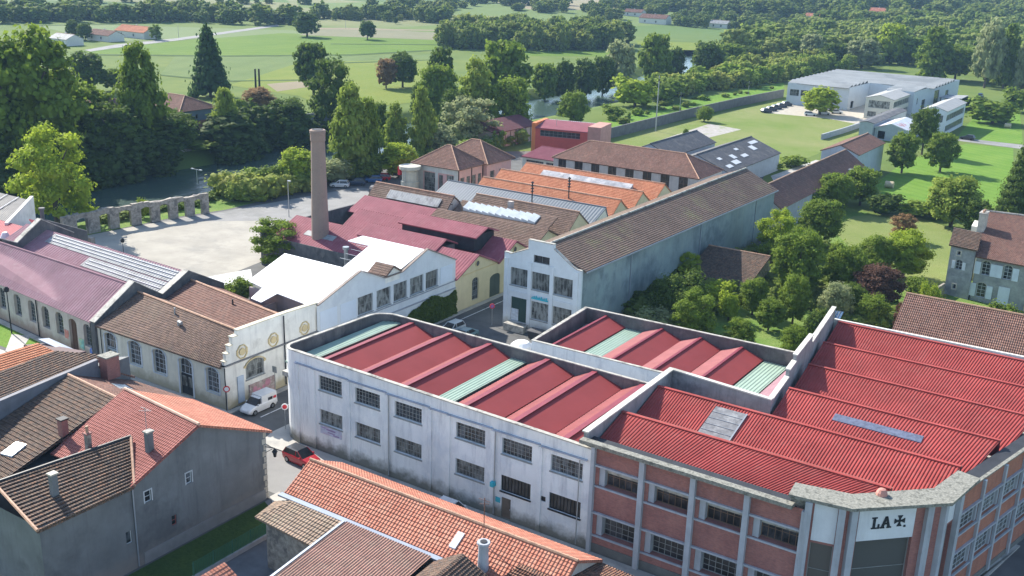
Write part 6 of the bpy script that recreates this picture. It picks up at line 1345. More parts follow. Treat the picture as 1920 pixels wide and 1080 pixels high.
    q = MB(); q.prism([(-32.2, 61), (-31, 61), (-31, 61.2), (-32.2, 61.2)], 0, .1) if False else None
    t = thing('small_gable_shed', 'small terracotta verge of a shed roof standing in the yard at the bottom edge', 'shed', (-52, 43, 0))
    q = MB(); q.prism([(-54.2, 38), (-51, 38), (-51, 45.2), (-54.2, 45.2)], 0, [3.0, 2.4, 2.4, 3.0]); q.build('wall', M_pinkw, t); rb = MB(); roof(rb, (-50.8, 38, 2.4), (-50.8, 45.4, 2.4), (-54.4, 45.4, 4.2), (-54.4, 38, 4.2), 'tile', pitch=.35); rb.build('roof', M_tor2, t)
near_houses()
# ---------------------------------------------------------------- vehicles
def paint(n, c, r=.3):
    if n in MATS: return MATS[n]
    m, nt, p = _new(n); L(nt, mixc(nt, ramp(nt, noise(nt, 2, 3), .3, .7), c, tuple(x * .9 for x in c)), p.inputs['Base Color']); p.inputs['Roughness'].default_value = r; p.inputs['Coat Weight'].default_value = .6; p.inputs['Coat Roughness'].default_value = .08
    MATS[n] = m; return m
M_tyre = plain('tyre_rubber', (.02, .02, .02), rough=.9); M_rim = plain('alloy_rim', (.35, .36, .38), metal=.8, rough=.35); M_lamp = plain('lamp_lens', (.7, .7, .68), rough=.15); M_tail = plain('tail_lens', (.35, .02, .02), rough=.2)
def loft(mb, st):
    rings = [[(x, y, z) for y, z in r] for x, r in st]
    for A, B in zip(rings, rings[1:]):
        n = len(A)
        for i in range(n): j = (i + 1) % n; mb.poly([A[i], B[i], B[j], A[j]])
    mb.poly(rings[0]); mb.poly(rings[-1][::-1])
def ring(wl, zl, wb, zb, wt, zt): return [(-wl, zl), (wl, zl), (wb, (zl + zb) / 2), (wb, zb - .08), (wt, zt), (-wt, zt), (-wb, zb - .08), (-wb, (zl + zb) / 2)]
def car(name, label, cat, loc, ang, body, roofc=None, kind='hatch', group=None, detail=True):
    t = thing(name, label, cat, loc, math.radians(ang), group, local=True)
    Ls, Wd = {'hatch': (4.1, .87), 'saloon': (4.5, .88), 'van': (4.1, .86), 'estate': (4.5, .88)}[kind]; h = Ls / 2
    zb = .92 if kind != 'van' else 1.0; bm = MB()
    loft(bm, [(-h, ring(.6, .4, .74, .75, .7, .8)), (-h + .12, ring(.74, .25, .84, zb - .04, .8, zb)), (-h + .7, ring(.8, .2, Wd, zb, .82, zb + .02)), (.1, ring(.8, .2, Wd, zb, .82, zb + .02)), (h - 1.05, ring(.8, .2, Wd, zb - .02, .8, zb)), (h - .35, ring(.76, .22, .83, .72, .74, .78)), (h - .05, ring(.62, .3, .72, .58, .62, .64)), (h, ring(.55, .36, .66, .5, .58, .56))])
    bm.build('body', paint(*body), t, smooth=False)
    top = {'hatch': 1.5, 'saloon': 1.42, 'van': 1.8, 'estate': 1.46}[kind]
    rear = {'hatch': (-h + .15, -h + .5), 'saloon': (-h + .6, -h + 1.3), 'van': (-h + .02, -h + .08), 'estate': (-h + .1, -h + .35)}[kind]; fa, fb = h - 1.15, h - 1.95
    if kind == 'van': fa, fb = h - 1.0, h - 1.6
    g = MB(); zs = zb + .0
    g.hull8([(rear[0], -.76, zs), (fa, -.76, zs), (fa, .76, zs), (rear[0], .76, zs)], [(rear[1], -.62, top - .04), (fb, -.62, top - .04), (fb, .62, top - .04), (rear[1], .62, top - .04)])
    if kind != 'van': g.build('window_glass', M_glk, t)
    else:
        g = MB(); g.hull8([(.35, -.76, zs), (fa, -.76, zs), (fa, .76, zs), (.35, .76, zs)], [(.2, -.64, 1.62), (fb, -.64, 1.62), (fb, .64, 1.62), (.2, .64, 1.62)]); g.build('window_glass', M_glk, t)
        b = MB(); b.hull8([(-h + .03, -.84, .5), (.3, -.84, .5), (.3, .84, .5), (-h + .03, .84, .5)], [(-h + .08, -.76, 1.82), (.15, -.76, 1.82), (.15, .76, 1.82), (-h + .08, .76, 1.82)]); b.build('load_box', paint(*body), t)
        b = MB(); b.box(-1.3, -.86, 1.1, -.7, .86, 1.4); b.build('side_window', M_glk, t)
        b = MB(); b.box(-1.85, .8, 1.1, -1.45, .855, 1.35); b.build('red_emblem', SIGNR, t)
    r = MB(); rx0, rx1 = rear[1] - .03, fb + .05
    if kind == 'van': rx0 = .1
    zt = top if kind != 'van' else 1.66
    r.hull8([(rx0, -.66, zt - .05), (rx1, -.66, zt - .05), (rx1, .66, zt - .05), (rx0, .66, zt - .05)], [(rx0 + .1, -.56, zt + .02), (rx1 - .1, -.56, zt + .02), (rx1 - .1, .56, zt + .02), (rx0 + .1, .56, zt + .02)]); r.build('roof', paint(*(roofc or body)), t)
    if detail and kind != 'van':
        for x0, x1 in ((rear[0], rear[1]), (fa, fb), (-.1, -.1)):
            pb = MB()
            for s in (-1, 1): pb.bar((x0, s * .77, zs), (x1, s * .63, top - .03), .07)
            pb.each('pillar', paint(*body), t)
    for sx in (-h + .78, h - .8):
        for sy in (-1, 1):
            w = MB().tube((sx, sy * .66, .31), (sx, sy * .88, .31), .31, n=14).build('wheel', M_tyre, t)
            if detail: MB().tube((sx, sy * .86, .31), (sx, sy * .895, .31), .19, n=10).build('rim', M_rim, w)
    for sy in (-1, 1):
        if detail:
            b = MB(); b.box(h - .22, sy * .48 - .13, .56, h - .06, sy * .48 + .13, .7); b.build('headlight', M_lamp, t)
            b = MB(); b.box(-h - .01, sy * .66 - .1, .66, -h + .1, sy * .66 + .1, .86); b.build('tail_light', M_tail, t)
            b = MB(); b.box(fa - .35, sy * .9 - .09, zb, fa - .2, sy * .9 + .09, zb + .14); b.build('mirror', paint(*body), t)
    return t
RED = ('red_paint', (.42, .01, .02)); WHT = ('white_paint', (.7, .7, .7)); BLKP = ('black_paint', (.015, .016, .02)); TEAL = ('teal_paint', (.16, .25, .26)); SILV = ('silver_paint', (.42, .44, .45)); DKB = ('dark_blue_paint', (.03, .05, .09)); BLU = ('blue_paint', (.05, .13, .3))
car('parked_car', 'red hatchback with black roof parked at the foot of the white warehouse', 'car', (-66.9, 66.1, .01), -4, RED, BLKP)
car('parked_van', 'small white van with red emblem parked beside the cream wall', 'van', (-79.4, 72.2, .01), -90, ('van_white', (.78, .78, .78)), kind='van')
car('parked_car', 'white car parked on the side street nearest the ivy-covered wall', 'car', (-77.3, 104.4, .01), -92, ('pearl_white', (.6, .62, .6)), kind='hatch', group='cars on the side street')
car('parked_car', 'greenish grey saloon parked beside the white car in the shaded side street', 'car', (-74.6, 103.4, .01), -92, TEAL, kind='saloon', group='cars on the side street')
def wx(px, py, z): return G(px, py, z)
p = wx(850, 945, 1.4); car('parked_car', 'white car whose roof just shows over the salmon tiles along the street', 'car', (p[0], p[1], .01), 0, WHT, kind='hatch')
for i, (px, py, c, lab) in enumerate([(637, 351, WHT, 'white car parked at the river edge of the gravel square'), (668, 347, DKB, 'dark car parked between the white and the blue cars by the river'), (699, 342, BLU, 'blue car parked in the row under the riverside trees'), (715, 338, RED, 'red car at the right end of the riverside row')]):
    p = G(px, py, 0); car('parked_car', lab, 'car', (p[0], p[1], .02), 215, c, detail=i == 0, group='cars parked by the river')
base = None
for i in range(6):
    p = G(1437 + i * 9.5, 211 - i * 3.2, 0)
    if base is None: base = car('parked_car', 'one of the dark cars in the diagonal row at the far factory yard', 'car', (p[0], p[1], .03), 60, DKB, detail=False, group='dark cars in the factory yard')
    else: c = copy_tree(base); c.location = (p[0], p[1], .03)
base = None
for i, (px, py) in enumerate([(1519, 217), (1545, 215), (1568, 213)]):
    p = G(px, py, 0)
    if base is None: base = car('parked_car', 'one of the white cars under the round tree before the far factory', 'car', (p[0], p[1], .03), 20, WHT, detail=False, group='white cars under the factory tree')
    else: c = copy_tree(base); c.location = (p[0], p[1], .03)
p = G(1814, 262, 0); car('parked_car', 'dark car stopped on the lane beside the long lawn', 'car', (p[0], p[1], .03), 170, BLKP, detail=False)
p = G(1838, 182, 0); car('parked_car', 'blue grey car by the loading shelter of the far factory', 'car', (p[0], p[1], .03), 90, BLU, detail=False)
# ---------------------------------------------------------------- lamps, poles, signs, small things
def pole(name, label, px, py, top, kind, r=.09, cat='lamp post'):
    x, y, z = G(px, py, 0); h = HT(x, y, 0, top); t = thing(name, label, cat, (x, y, 0)); MB().tube((x, y, 0), (x, y, h), r, r * .6, n=8).build('post', M_metal if kind != 'iron' else M_iron, t)
    if kind == 'double': q = MB(); q.bar((x - 1.1, y, h), (x + 1.1, y, h), .1); q.box(x - 1.6, y - .2, h - .05, x - .9, y + .2, h + .12); q.box(x + .9, y - .2, h - .05, x + 1.6, y + .2, h + .12); q.build('lamp_head', M_metal, t)
    elif kind == 'iron': q = MB(); q.lathe(x, y, [(.1, h), (.3, h + .1), (.34, h + .5), (.1, h + .75)], 10); q.build('lantern', M_iron, t)
    elif kind == 'power': q = MB(); q.bar((x - 1.3, y - .4, h - .6), (x + 1.3, y + .4, h - .6), .14); q.box(x - .15, y - .15, h - 1.5, x + .15, y + .15, h - .9); q.build('crossarm', M_iron, t)
    elif kind == 'single': q = MB(); q.bar((x, y, h), (x + .8, y - .5, h + .1), .08); q.box(x + .6, y - .8, h, x + 1.2, y - .35, h + .14); q.build('lamp_head', M_metal, t)
    return t
pole('street_lamp', 'dark iron street lamp on the lawn before the beige building', 22, 625, 548, 'iron')
pole('street_lamp', 'grey double-headed lamp standing behind the ruined arcade by the river', 370, 345, 318, 'double', cat='street lamp')
pole('street_lamp', 'green-grey lamp post at the edge of the gravel square near the chimney', 542, 407, 338, 'single', cat='street lamp')
pole('street_lamp', 'thin lamp post beside the pink roof edge on the gravel square', 232, 478, 455, 'iron', .06)
pole('power_pole', 'tall pale concrete power pole with crossarm on the waste ground', 1229, 246, 142, 'power', .22, 'power pole')
pole('power_pole', 'slim pole rising beside the red block', 1041, 292, 222, 'plain', .09, 'pole')
pole('power_pole', 'thin pole beside the dark wall right of the concrete pole', 1274, 212, 172, 'power', .1, 'power pole')
pole('power_pole', 'small pole at the green bank left of the far factory', 1402, 185, 152, 'power', .1, 'power pole')
pole('power_pole', 'thin pole by the round riverside tree behind the red block', 1073, 232, 203, 'plain', .07, 'pole')
for px, py, tp, lab in ((231, 103, 84, 'leftmost pole along the farm track'), (335, 70, 46, 'pole where the farm track bends past the houses'), (648, 53, 38, 'pole in the stubble behind the lone field trees')): pole('power_pole', lab, px, py, tp, 'plain', .12, 'pole')
for k, (px, lab) in enumerate(((480, 'left one of two dark bare trunks standing in the meadow'), (487, 'right one of two dark bare trunks standing in the meadow'))): x, y, z = G(px, 172, 0); h = HT(x, y, 0, 129); tag(MB().tube((x, y, 0), (x, y, h), .38, .28, n=8).build('bare_trunk', M_iron, org=(x, y, 0)), lab, 'trunk')
t = thing('wall_lantern', 'black iron lantern on a bracket at the corner of the grey gabled house', 'lantern', (-64.3, 59.3, 4.6)); q = MB(); q.bar((-64.5, 59.2, 5.2), (-63.6, 59.5, 5.2), .06); q.bar((-64.5, 59.2, 4.6), (-63.8, 59.4, 5.1), .05); q.build('bracket', M_iron, t); MB().lathe(-63.6, 59.5, [(.06, 5.15), (.28, 4.85), (.2, 4.8), (.12, 4.35), (.03, 4.3)], 8).build('lantern_body', M_iron, t)
def sign(label, x, y, h, disc, m, face=(1, -1), r=.36, back=None):
    t = thing('road_sign', label, 'road sign', (x, y, 0)); MB().tube((x, y, 0), (x, y, h), .04, n=8).build('post', M_metal, t)
    f = V3((*face, 0)) / np.hypot(*face); c = V3((x, y, h - r)); q = MB()
    if disc: q.tube(c, c + f * .06, r, n=16)
    else: q.bar(c - V3((0, 0, r)), c + V3((0, 0, r)), .1, .6)
    p = q.build('plate', m, t)
    if back: q = MB(); q.tube(c + f * .06, c + f * .075, r * .68, n=16); q.build('symbol', back, p)
sign('round red-rimmed road sign on the cream corner by the downpipe', -81.3, 69.6, 3.2, True, SIGNR, back=SIGNW)
sign('round pinkish no-parking sign by the long hall front step', -74.9, 110.2, 3.1, True, SIGNR, back=plain('sign_violet', (.3, .12, .3)))
sign('white-faced round sign beside the rounded warehouse corner', -73.5, 70.4, 3.0, True, SIGNW, back=SIGNR)
sign('grey traffic sign seen edge-on before the arched window wall', -80.9, 76.2, 3.4, False, M_metal)
t = thing('notice_banner', 'white and pink sign plate at the warehouse corner above the kerb', 'sign', (-73.3, 71.2, 0)); MB().box(-73.35, 71.6, .3, -73.2, 72.6, 2.0).build('plate', SIGNW, t); MB().box(-73.4, 71.7, 1.3, -73.36, 72.5, 1.8).build('print', plain('sign_pink', (.6, .3, .35)), t)
def bin_(lab, x, y, m, s=1.): t = thing('wheelie_bin', lab, 'bin', (x, y, 0)); q = MB(); q.hull8([(x - .5 * s, y - .35 * s, .1), (x + .5 * s, y - .35 * s, .1), (x + .5 * s, y + .35 * s, .1), (x - .5 * s, y + .35 * s, .1)], [(x - .6 * s, y - .45 * s, 1.15), (x + .6 * s, y - .45 * s, 1.15), (x + .6 * s, y + .45 * s, 1.15), (x - .6 * s, y + .45 * s, 1.15)]); q.build('body', m, t); q = MB(); q.box(x - .65 * s, y - .5 * s, 1.15, x + .65 * s, y + .5 * s, 1.25); q.build('lid', M_eterd, t)
p = G(1005, 628, .6); bin_('dark container beside the long hall front and the low workshop', p[0], p[1], M_blk, 1.6)
p = G(978, 653, 0); t = thing('covered_heap', 'low white covered heap on the ground between the two sawtooth roofs', 'cover', (p[0], p[1], 0)); q = MB(); q.lathe(p[0], p[1], [(1.5, 0), (1.4, .5), (.9, .9), (.2, 1.05)], 14); q.build('cover', M_membrane, t)
for i, (px, py) in enumerate(((1667, 352), (1889, 240))):
    x, y, z = G(px, py, 0); t = thing('hay_bale', ('pale round hay bale on the mown lawn beside the garden trees', 'small pale hay bale on the far right lawn')[i], 'hay bale', (x, y, 0)); MB().tube((x - .9, y, .75), (x + .9, y, .75), .75, n=14).build('bale', plain('straw', (.5, .42, .28), var=.25, scale=5), t); MB().tube((x - .92, y, .75), (x - .9, y, .75), .4, n=10).build('core', M_wood, t)
# fences and walls
t = thing('mesh_fence', 'green wire mesh fence on a low concrete kerb beside the dark plot', 'fence', (-59.5, 50, 0)); q = MB()
for y in np.arange(46.6, 56.5, 2.): q.tube((-59.5, y, 0), (-59.5, y, 1.7), .04, n=6)
q.each('post', plain('green_post', (.05, .16, .1)), t); MB().box(-59.6, 46.4, 0, -59.4, 56.2, .45).build('kerb', M_conc, t); q = MB()
for k in range(60): y = 46.5 + k * .165; q.bar((-59.5, y, .45), (-59.5, y, 1.65), .02)
for k in range(9): q.bar((-59.5, 46.5, .5 + k * .14), (-59.5, 56.2, .5 + k * .14), .02)
q.build('mesh', plain('green_wire', (.05, .18, .11)), t)
t = thing('metal_railing', 'dark green railing along the pavement of the cream building', 'railing', (-92, 64.5, 0)); q = MB()
q.bar((-102, 64.2, 1.0), (-80, 62.9, 1.0), .07); q.bar((-102, 64.2, .5), (-80, 62.9, .5), .05)
for k in range(23): x = -102 + k; q.bar((x, 64.2 - k * .06, 0), (x, 64.2 - k * .06, 1.0), .05)
q.build('rail', plain('railing_green', (.04, .1, .09)), t)
w = MB(); pts = [G(*p)[:2] for p in [(1118, 266), (1200, 245), (1300, 219), (1380, 200), (1468, 182)]]
for a, b in zip(pts, pts[1:]): d = np.array(b) - a; d /= np.hypot(*d); n = np.array([-d[1], d[0]]) * .2; w.prism(ccw([tuple(a - n), tuple(b - n), tuple(b + n), tuple(a + n)]), 0, 2.9)
tag(w.build('long_wall', plain('dark_long_wall', (.15, .145, .14), var=.2, stain=(.08, .08, .08))), 'long dark wall crossing the green land toward the far factory', 'wall')
w = MB(); pts = [G(*p)[:2] for p in [(1540, 262), (1580, 250), (1622, 236)]]
for a, b in zip(pts, pts[1:]): d = np.array(b) - a; d /= np.hypot(*d); n = np.array([-d[1], d[0]]) * .2; w.prism(ccw([tuple(a - n), tuple(b - n), tuple(b + n), tuple(a + n)]), 0, 1.6)
tag(w.build('yard_wall', M_conc), 'low pale wall between the waste ground and the grey store', 'wall')
# riverside stone embankment and manor across the river
w = MB(); P = [(-203.5, 150), (-203.5, 176), (-206, 196), (-207, 214), (-206.5, 226)]
for a, b in zip(P, P[1:]): w.prism(ccw([a, b, (b[0] - 1, b[1]), (a[0] - 1, a[1])]), -4.5, .7)
tag(w.build('embankment_wall', M_stone), 'stone embankment wall along the far bank of the river', 'retaining wall')
t = thing('riverside_manor', 'large old house with brown hipped roofs and grey upper walls among trees across the river', 'house', (-225, 182, 0))
gable(t, -232, -216, 175, 187, 7.6, 10.4, 'x', plain('slate_hung_wall', (.16, .2, .25), var=.1, ground=None), M_tb2, yr=181, hipa=5, hipb=5, ov=.5, ops={'E': [(5, 5, 5.8, 6.2)]}, win=(1, 1, M_mul, M_glk))
MB().prism([(-215.9, 174.6), (-215.6, 174.6), (-215.6, 187), (-215.9, 187)], 0, 4.6).build('stone_base', M_brk, t)
gable(t, -248, -234, 162, 174, 7.5, 10.6, 'x', plain('manor_white', (.58, .58, .55)), M_tb2, yr=168, hipa=4, hipb=4, ov=.4, ops={'E': [(3, 3, 4.4, 5.4)], 'S': [(3, 3, 4.4, 5.4)]}, win=(2, 3, M_mulw, M_gl))
q = MB(); q.box(-204.5, 205, 0, -204, 224, 4.6); tag(q.build('river_wall', plain('blue_shadow_stone', (.2, .22, .24), var=.3, scale=1)), 'high grey stone wall at the far river bank left of the big poplars', 'wall')
# far houses
def fhouse(lab, px, py, wdt, dep, ang, wc, rm, ze=3.2, zr=5.2):
    x, y, z = G(px, py); t = thing('farm_house', lab, 'house', (x, y, z)); 
    F, r = gable(t, x - wdt / 2, x + wdt / 2, y - dep / 2, y + dep / 2, z + ze, z + zr, 'x', wc, rm, ops={'S': [(wdt * .2, z + .9, wdt * .2 + 1.2, z + 2.3), (wdt * .6, z + .9, wdt * .6 + 1.4, z + 2.3)]}, win=(2, 2, M_mulw, M_gl), z0=z - 1)
    MB().box(x - 1, y + .2, z + zr - .6, x - .4, y + .8, z + zr + .7).build('chimney', wc, r); t.rotation_euler = (0, 0, 0); return t
hw = plain('farm_white', (.62, .6, .56), var=.06)
fhouse('long white farmhouse with orange roof, rightmost of the group by the farm track', 258, 70, 24, 10, 0, hw, M_tor, 3.4, 6)
fhouse('low farmhouse with pale brown roof left of the orange roofed one', 198, 76, 18, 9, 0, hw, M_tb2)
fhouse('small white house at the bend of the farm track nearest the big trees', 125, 84, 14, 9, 0, hw, M_eter)
fhouse('white farmhouse with brown roof on the hillside beyond the right field', 1228, 44, 22, 10, 0, hw, M_tb2, 4, 6.5)
fhouse('tan roofed house among trees above the right-hand field', 1190, 30, 16, 9, 0, hw, M_tb2)
fhouse('house with pinkish roof high in the wooded hillside', 1648, 30, 22, 11, 0, hw, M_tor2, 4, 6.5)
fhouse('partly hidden tan house left in the wooded hillside', 1532, 38, 18, 10, 0, hw, M_tor2)
fhouse('small white building at the edge of the wood beyond the field', 1350, 52, 14, 8, 0, hw, M_eter)
# ---------------------------------------------------------------- trees
LEAF = {
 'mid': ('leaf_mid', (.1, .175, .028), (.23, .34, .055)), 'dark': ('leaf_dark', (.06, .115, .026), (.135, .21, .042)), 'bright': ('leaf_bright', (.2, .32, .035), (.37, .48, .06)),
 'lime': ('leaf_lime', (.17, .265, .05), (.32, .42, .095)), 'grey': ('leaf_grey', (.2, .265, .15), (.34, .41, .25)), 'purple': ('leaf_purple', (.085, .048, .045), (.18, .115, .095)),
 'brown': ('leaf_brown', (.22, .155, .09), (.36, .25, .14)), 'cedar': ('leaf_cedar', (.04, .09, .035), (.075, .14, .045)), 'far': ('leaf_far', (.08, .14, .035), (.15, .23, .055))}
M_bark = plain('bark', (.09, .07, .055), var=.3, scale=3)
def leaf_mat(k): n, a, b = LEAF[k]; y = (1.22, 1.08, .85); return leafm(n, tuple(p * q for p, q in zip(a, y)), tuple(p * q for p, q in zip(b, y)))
ICO_V, ICO_F = None, None
def ico():
    global ICO_V, ICO_F
    if ICO_V is None:
        g = (1 + 5 ** .5) / 2; v = [(-1, g, 0), (1, g, 0), (-1, -g, 0), (1, -g, 0), (0, -1, g), (0, 1, g), (0, -1, -g), (0, 1, -g), (g, 0, -1), (g, 0, 1), (-g, 0, -1), (-g, 0, 1)]
        f = [(0, 11, 5), (0, 5, 1), (0, 1, 7), (0, 7, 10), (0, 10, 11), (1, 5, 9), (5, 11, 4), (11, 10, 2), (10, 7, 6), (7, 1, 8), (3, 9, 4), (3, 4, 2), (3, 2, 6), (3, 6, 8), (3, 8, 9), (4, 9, 5), (2, 4, 11), (6, 2, 10), (8, 6, 7), (9, 8, 1)]
        v = [np.array(x) / np.linalg.norm(x) for x in v]; nf = []; mid = {}
        def m(a, b):
            k = (min(a, b), max(a, b))
            if k not in mid: p = v[a] + v[b]; v.append(p / np.linalg.norm(p)); mid[k] = len(v) - 1
            return mid[k]
        for a, b, c in f: ab, bc, ca = m(a, b), m(b, c), m(c, a); nf += [(a, ab, ca), (b, bc, ab), (c, ca, bc), (ab, bc, ca)]
        ICO_V, ICO_F = np.array(v), np.array(nf)
    return ICO_V, ICO_F
def lobes_for(kind, r):
    L_ = []
    if kind == 'round':
        NL = 58
        for i in range(NL):
            th = i * 2.4 + r.uniform(-.6, .6); z = -.95 + 1.9 * (i + .5) / NL + r.uniform(-.1, .1); z = max(-1, min(1, z)); rr = math.sqrt(max(0, 1 - z * z * .8)) * r.uniform(.7, 1.12)
            L_.append((.37 * rr * math.cos(th), .37 * rr * math.sin(th), .53 + .39 * z, r.uniform(.055, .135), r.uniform(.045, .1)))
        L_.append((0, 0, .52, .33, .36)); L_.append((r.uniform(-.1, .1), r.uniform(-.1, .1), .8, .2, .14))
    elif kind == 'open':
        for i in range(26):
            th = i * 2.4 + r.uniform(-.4, .4); z = .14 + .8 * i / 25; rr = r.uniform(.2, .41) * math.sqrt(max(.1, 1 - ((z - .5) / .55) ** 2))
            L_.append((rr * math.cos(th), rr * math.sin(th), z, r.uniform(.08, .15), r.uniform(.06, .11)))
        L_.append((0, 0, .5, .22, .3))
    elif kind == 'poplar':
        for i in range(40):
            z = .06 + .9 * i / 39; th = i * 2.4 + r.uniform(-.5, .5); w = .36 * max(.04, (1 - abs(z - .42) / .62)) ** .6 * r.uniform(.55, 1.05)
            L_.append((w * math.cos(th), w * math.sin(th), z, r.uniform(.09, .16) * (1.15 - z * .6), r.uniform(.05, .09)))
        L_.append((0, 0, .45, .27, .38))
    elif kind == 'cone':
        for i in range(60):
            z = .03 + .93 * (i / 60); th = i * 2.4; w = .47 * (1 - z) ** .75
            L_.append((w * .76 * math.cos(th), w * .76 * math.sin(th), z, .035 + .13 * (1 - z), .04 + .03 * (1 - z)))
        L_.append((0, 0, .25, .36, .28)); L_.append((0, 0, .55, .2, .36))
    elif kind == 'column':
        for i in range(14): z = .06 + .88 * i / 13; L_.append((.1 * math.cos(i * 2.4), .1 * math.sin(i * 2.4), z, .36 * (1 - abs(z - .45) * .9), .1))
    elif kind == 'bush':
        for i in range(17):
            th = i * 2.4; rr = r.uniform(.1, .36); L_.append((rr * math.cos(th), rr * math.sin(th), r.uniform(.2, .78), r.uniform(.12, .19), r.uniform(.14, .24)))
        L_.append((0, 0, .4, .38, .42))
    return L_
def crown_arrays(kind, n, ls, seed, core=.7):
    r = random.Random(seed); g = np.random.default_rng(seed); Lb = np.array(lobes_for(kind, r)); V, F = ico(); vs_, fs = [], []; k = 0
    for (x, y, z, a, b) in Lb:
        nz = 1 + .22 * np.sin(V[:, 0] * 5 + seed + x * 20) * np.sin(V[:, 1] * 6 + z * 9) + .12 * g.standard_normal(len(V))
        P = V * np.array([a, a, b]) * core * nz[:, None] + np.array([x, y, z]); vs_.append(P); fs.append(F + k); k += len(V)
    wgt = Lb[:, 3] ** 1.2 * Lb[:, 4] ** .6; idx = g.choice(len(Lb), n, p=wgt / wgt.sum())
    d = g.standard_normal((n, 3)); d /= np.linalg.norm(d, axis=1)[:, None]; d[:, 2] = np.where(d[:, 2] < -.3, -d[:, 2] * .7, d[:, 2])
    rad = .62 + .85 * g.uniform(0, 1, n) ** 2.2
    # clumps of leaves with gaps between
    cl = np.sin(d[:, 0] * 7 + idx) * np.sin(d[:, 1] * 8 + idx * 2) * np.sin(d[:, 2] * 7 + idx * 3); keep = cl > -.33
    d, idx, rad, cl = d[keep], idx[keep], rad[keep] + .1 * cl[keep], cl[keep]; n = len(d)
    c = Lb[idx, :3] + d * Lb[idx][:, [3, 3, 4]] * rad[:, None]
    nr = d + np.array([0, 0, .35]) + .6 * g.standard_normal((n, 3)); nr /= np.linalg.norm(nr, axis=1)[:, None]
    t = np.cross(nr, g.standard_normal((n, 3))); t /= np.linalg.norm(t, axis=1)[:, None]; b = np.cross(nr, t)
    s = (ls * g.uniform(.6, 1.3, n))[:, None]
    Q = np.stack([c - t * s - b * s * .6, c + t * s * .8 - b * s * .7, c + t * s + b * s * .6, c - t * s * .7 + b * s * .8], 1).reshape(-1, 3)
    return np.concatenate(vs_), np.concatenate(fs), Q
def mesh_from(name, tv, tf, Q, mat):
    me = bpy.data.meshes.new(name); nv = len(tv) + len(Q); nt_ = len(tf); nq = len(Q) // 4
    me.vertices.add(nv); me.vertices.foreach_set('co', np.concatenate([tv, Q]).astype(np.float32).ravel())
    lv = np.concatenate([tf.ravel(), np.arange(nq * 4) + len(tv)]).astype(np.int32)
    me.loops.add(len(lv)); me.loops.foreach_set('vertex_index', lv)
    me.polygons.add(nt_ + nq); st = np.concatenate([np.arange(nt_) * 3, nt_ * 3 + np.arange(nq) * 4]).astype(np.int32)
    me.polygons.foreach_set('loop_start', st); me.update(calc_edges=True); me.materials.append(mat); me.validate(); return me
CROWNS = {}
def crown_mesh(kind, col, lod, var):
    k = (kind, col, lod, var)
    if k not in CROWNS:
        n, ls = {0: (17000, .0145), 1: (9000, .02), 2: (3200, .033)}[lod]
        if kind == 'bush' and lod: n //= 2; ls *= 1.5
        if kind == 'cone': ls *= .8
        if kind == 'open': n = int(n * .8)
        tv, tf, Q = crown_arrays(kind, n, ls, hash_(kind) + var * 17 + 5); CROWNS[k] = mesh_from('crown_' + kind, tv, tf, Q, leaf_mat(col))
    return CROWNS[k]
def hash_(s): return sum(ord(c) * (i + 3) for i, c in enumerate(s)) % 997
TRUNKS = {}
def trunk_mesh(kind):
    if kind not in TRUNKS:
        mb = MB(); th = .9 if kind in ('poplar', 'cone', 'column') else .6; r0 = .035
        mb.tube((0, 0, -.03), (0, 0, th * .5), r0, r0 * .7, n=8); mb.tube((0, 0, th * .5), (.01, 0, th), r0 * .7, r0 * .25, n=7)
        if kind in ('round', 'open', 'bush'):
            for k in range(5): a = k * 1.26; mb.tube((0, 0, .25 + .05 * k), (.3 * math.cos(a), .3 * math.sin(a), .5 + .08 * k), r0 * .5, r0 * .15, n=5)
        me = bpy.data.meshes.new('trunk_' + kind); me.from_pydata(mb.v, [], mb.f); me.materials.append(M_bark); me.update(); TRUNKS[kind] = me
    return TRUNKS[kind]
TV = [0]
def tree(kind, col, px, py, top, wpx, label, name=None, group=None, cat=None, zb=None, lean=0):
    for _ in range(60):
        x, y, z = G(px, py)
        if py > 250 and px < 560 and riv_d(x, y) < 21 and px not in (108,): py -= 2
        else: break
    x, y, z = G(px, py) if zb is None else G(px, py, zb)
    if zb is None: z = float(terr(x, y))
    h = HT(x, y, z, top); dist = pix(x, y, z + h / 2)[2]; w = wpx * dist / FPX
    return tree_at(kind, col, x, y, z, h, w, label, name, group, cat, lean)
def tree_at(kind, col, x, y, z, h, w, label, name=None, group=None, cat=None, lean=0):
    TV[0] += 1; var = TV[0] % 3; dist = math.hypot(x, y); lod = 0 if dist < 210 else (1 if dist < 340 else 2)
    if h < 5 and lod < 2: lod += 1
    nm = name or {'round': 'broadleaf_tree', 'open': 'broadleaf_tree', 'poplar': 'poplar_tree', 'cone': 'conifer_tree', 'column': 'cypress', 'bush': 'bush'}[kind]
    t = thing(nm, label, cat or ('bush' if kind == 'bush' else 'tree'), (x, y, z), 0, group, local=True); t.rotation_euler = (0, lean, TV[0] * 1.3)
    for nm2, me in (('trunk', trunk_mesh(kind)), ('crown', crown_mesh(kind, col, lod, var))):
        o = bpy.data.objects.new(nm2, me); COL.objects.link(o); o.parent = t
    t.scale = (w, w, h); return t
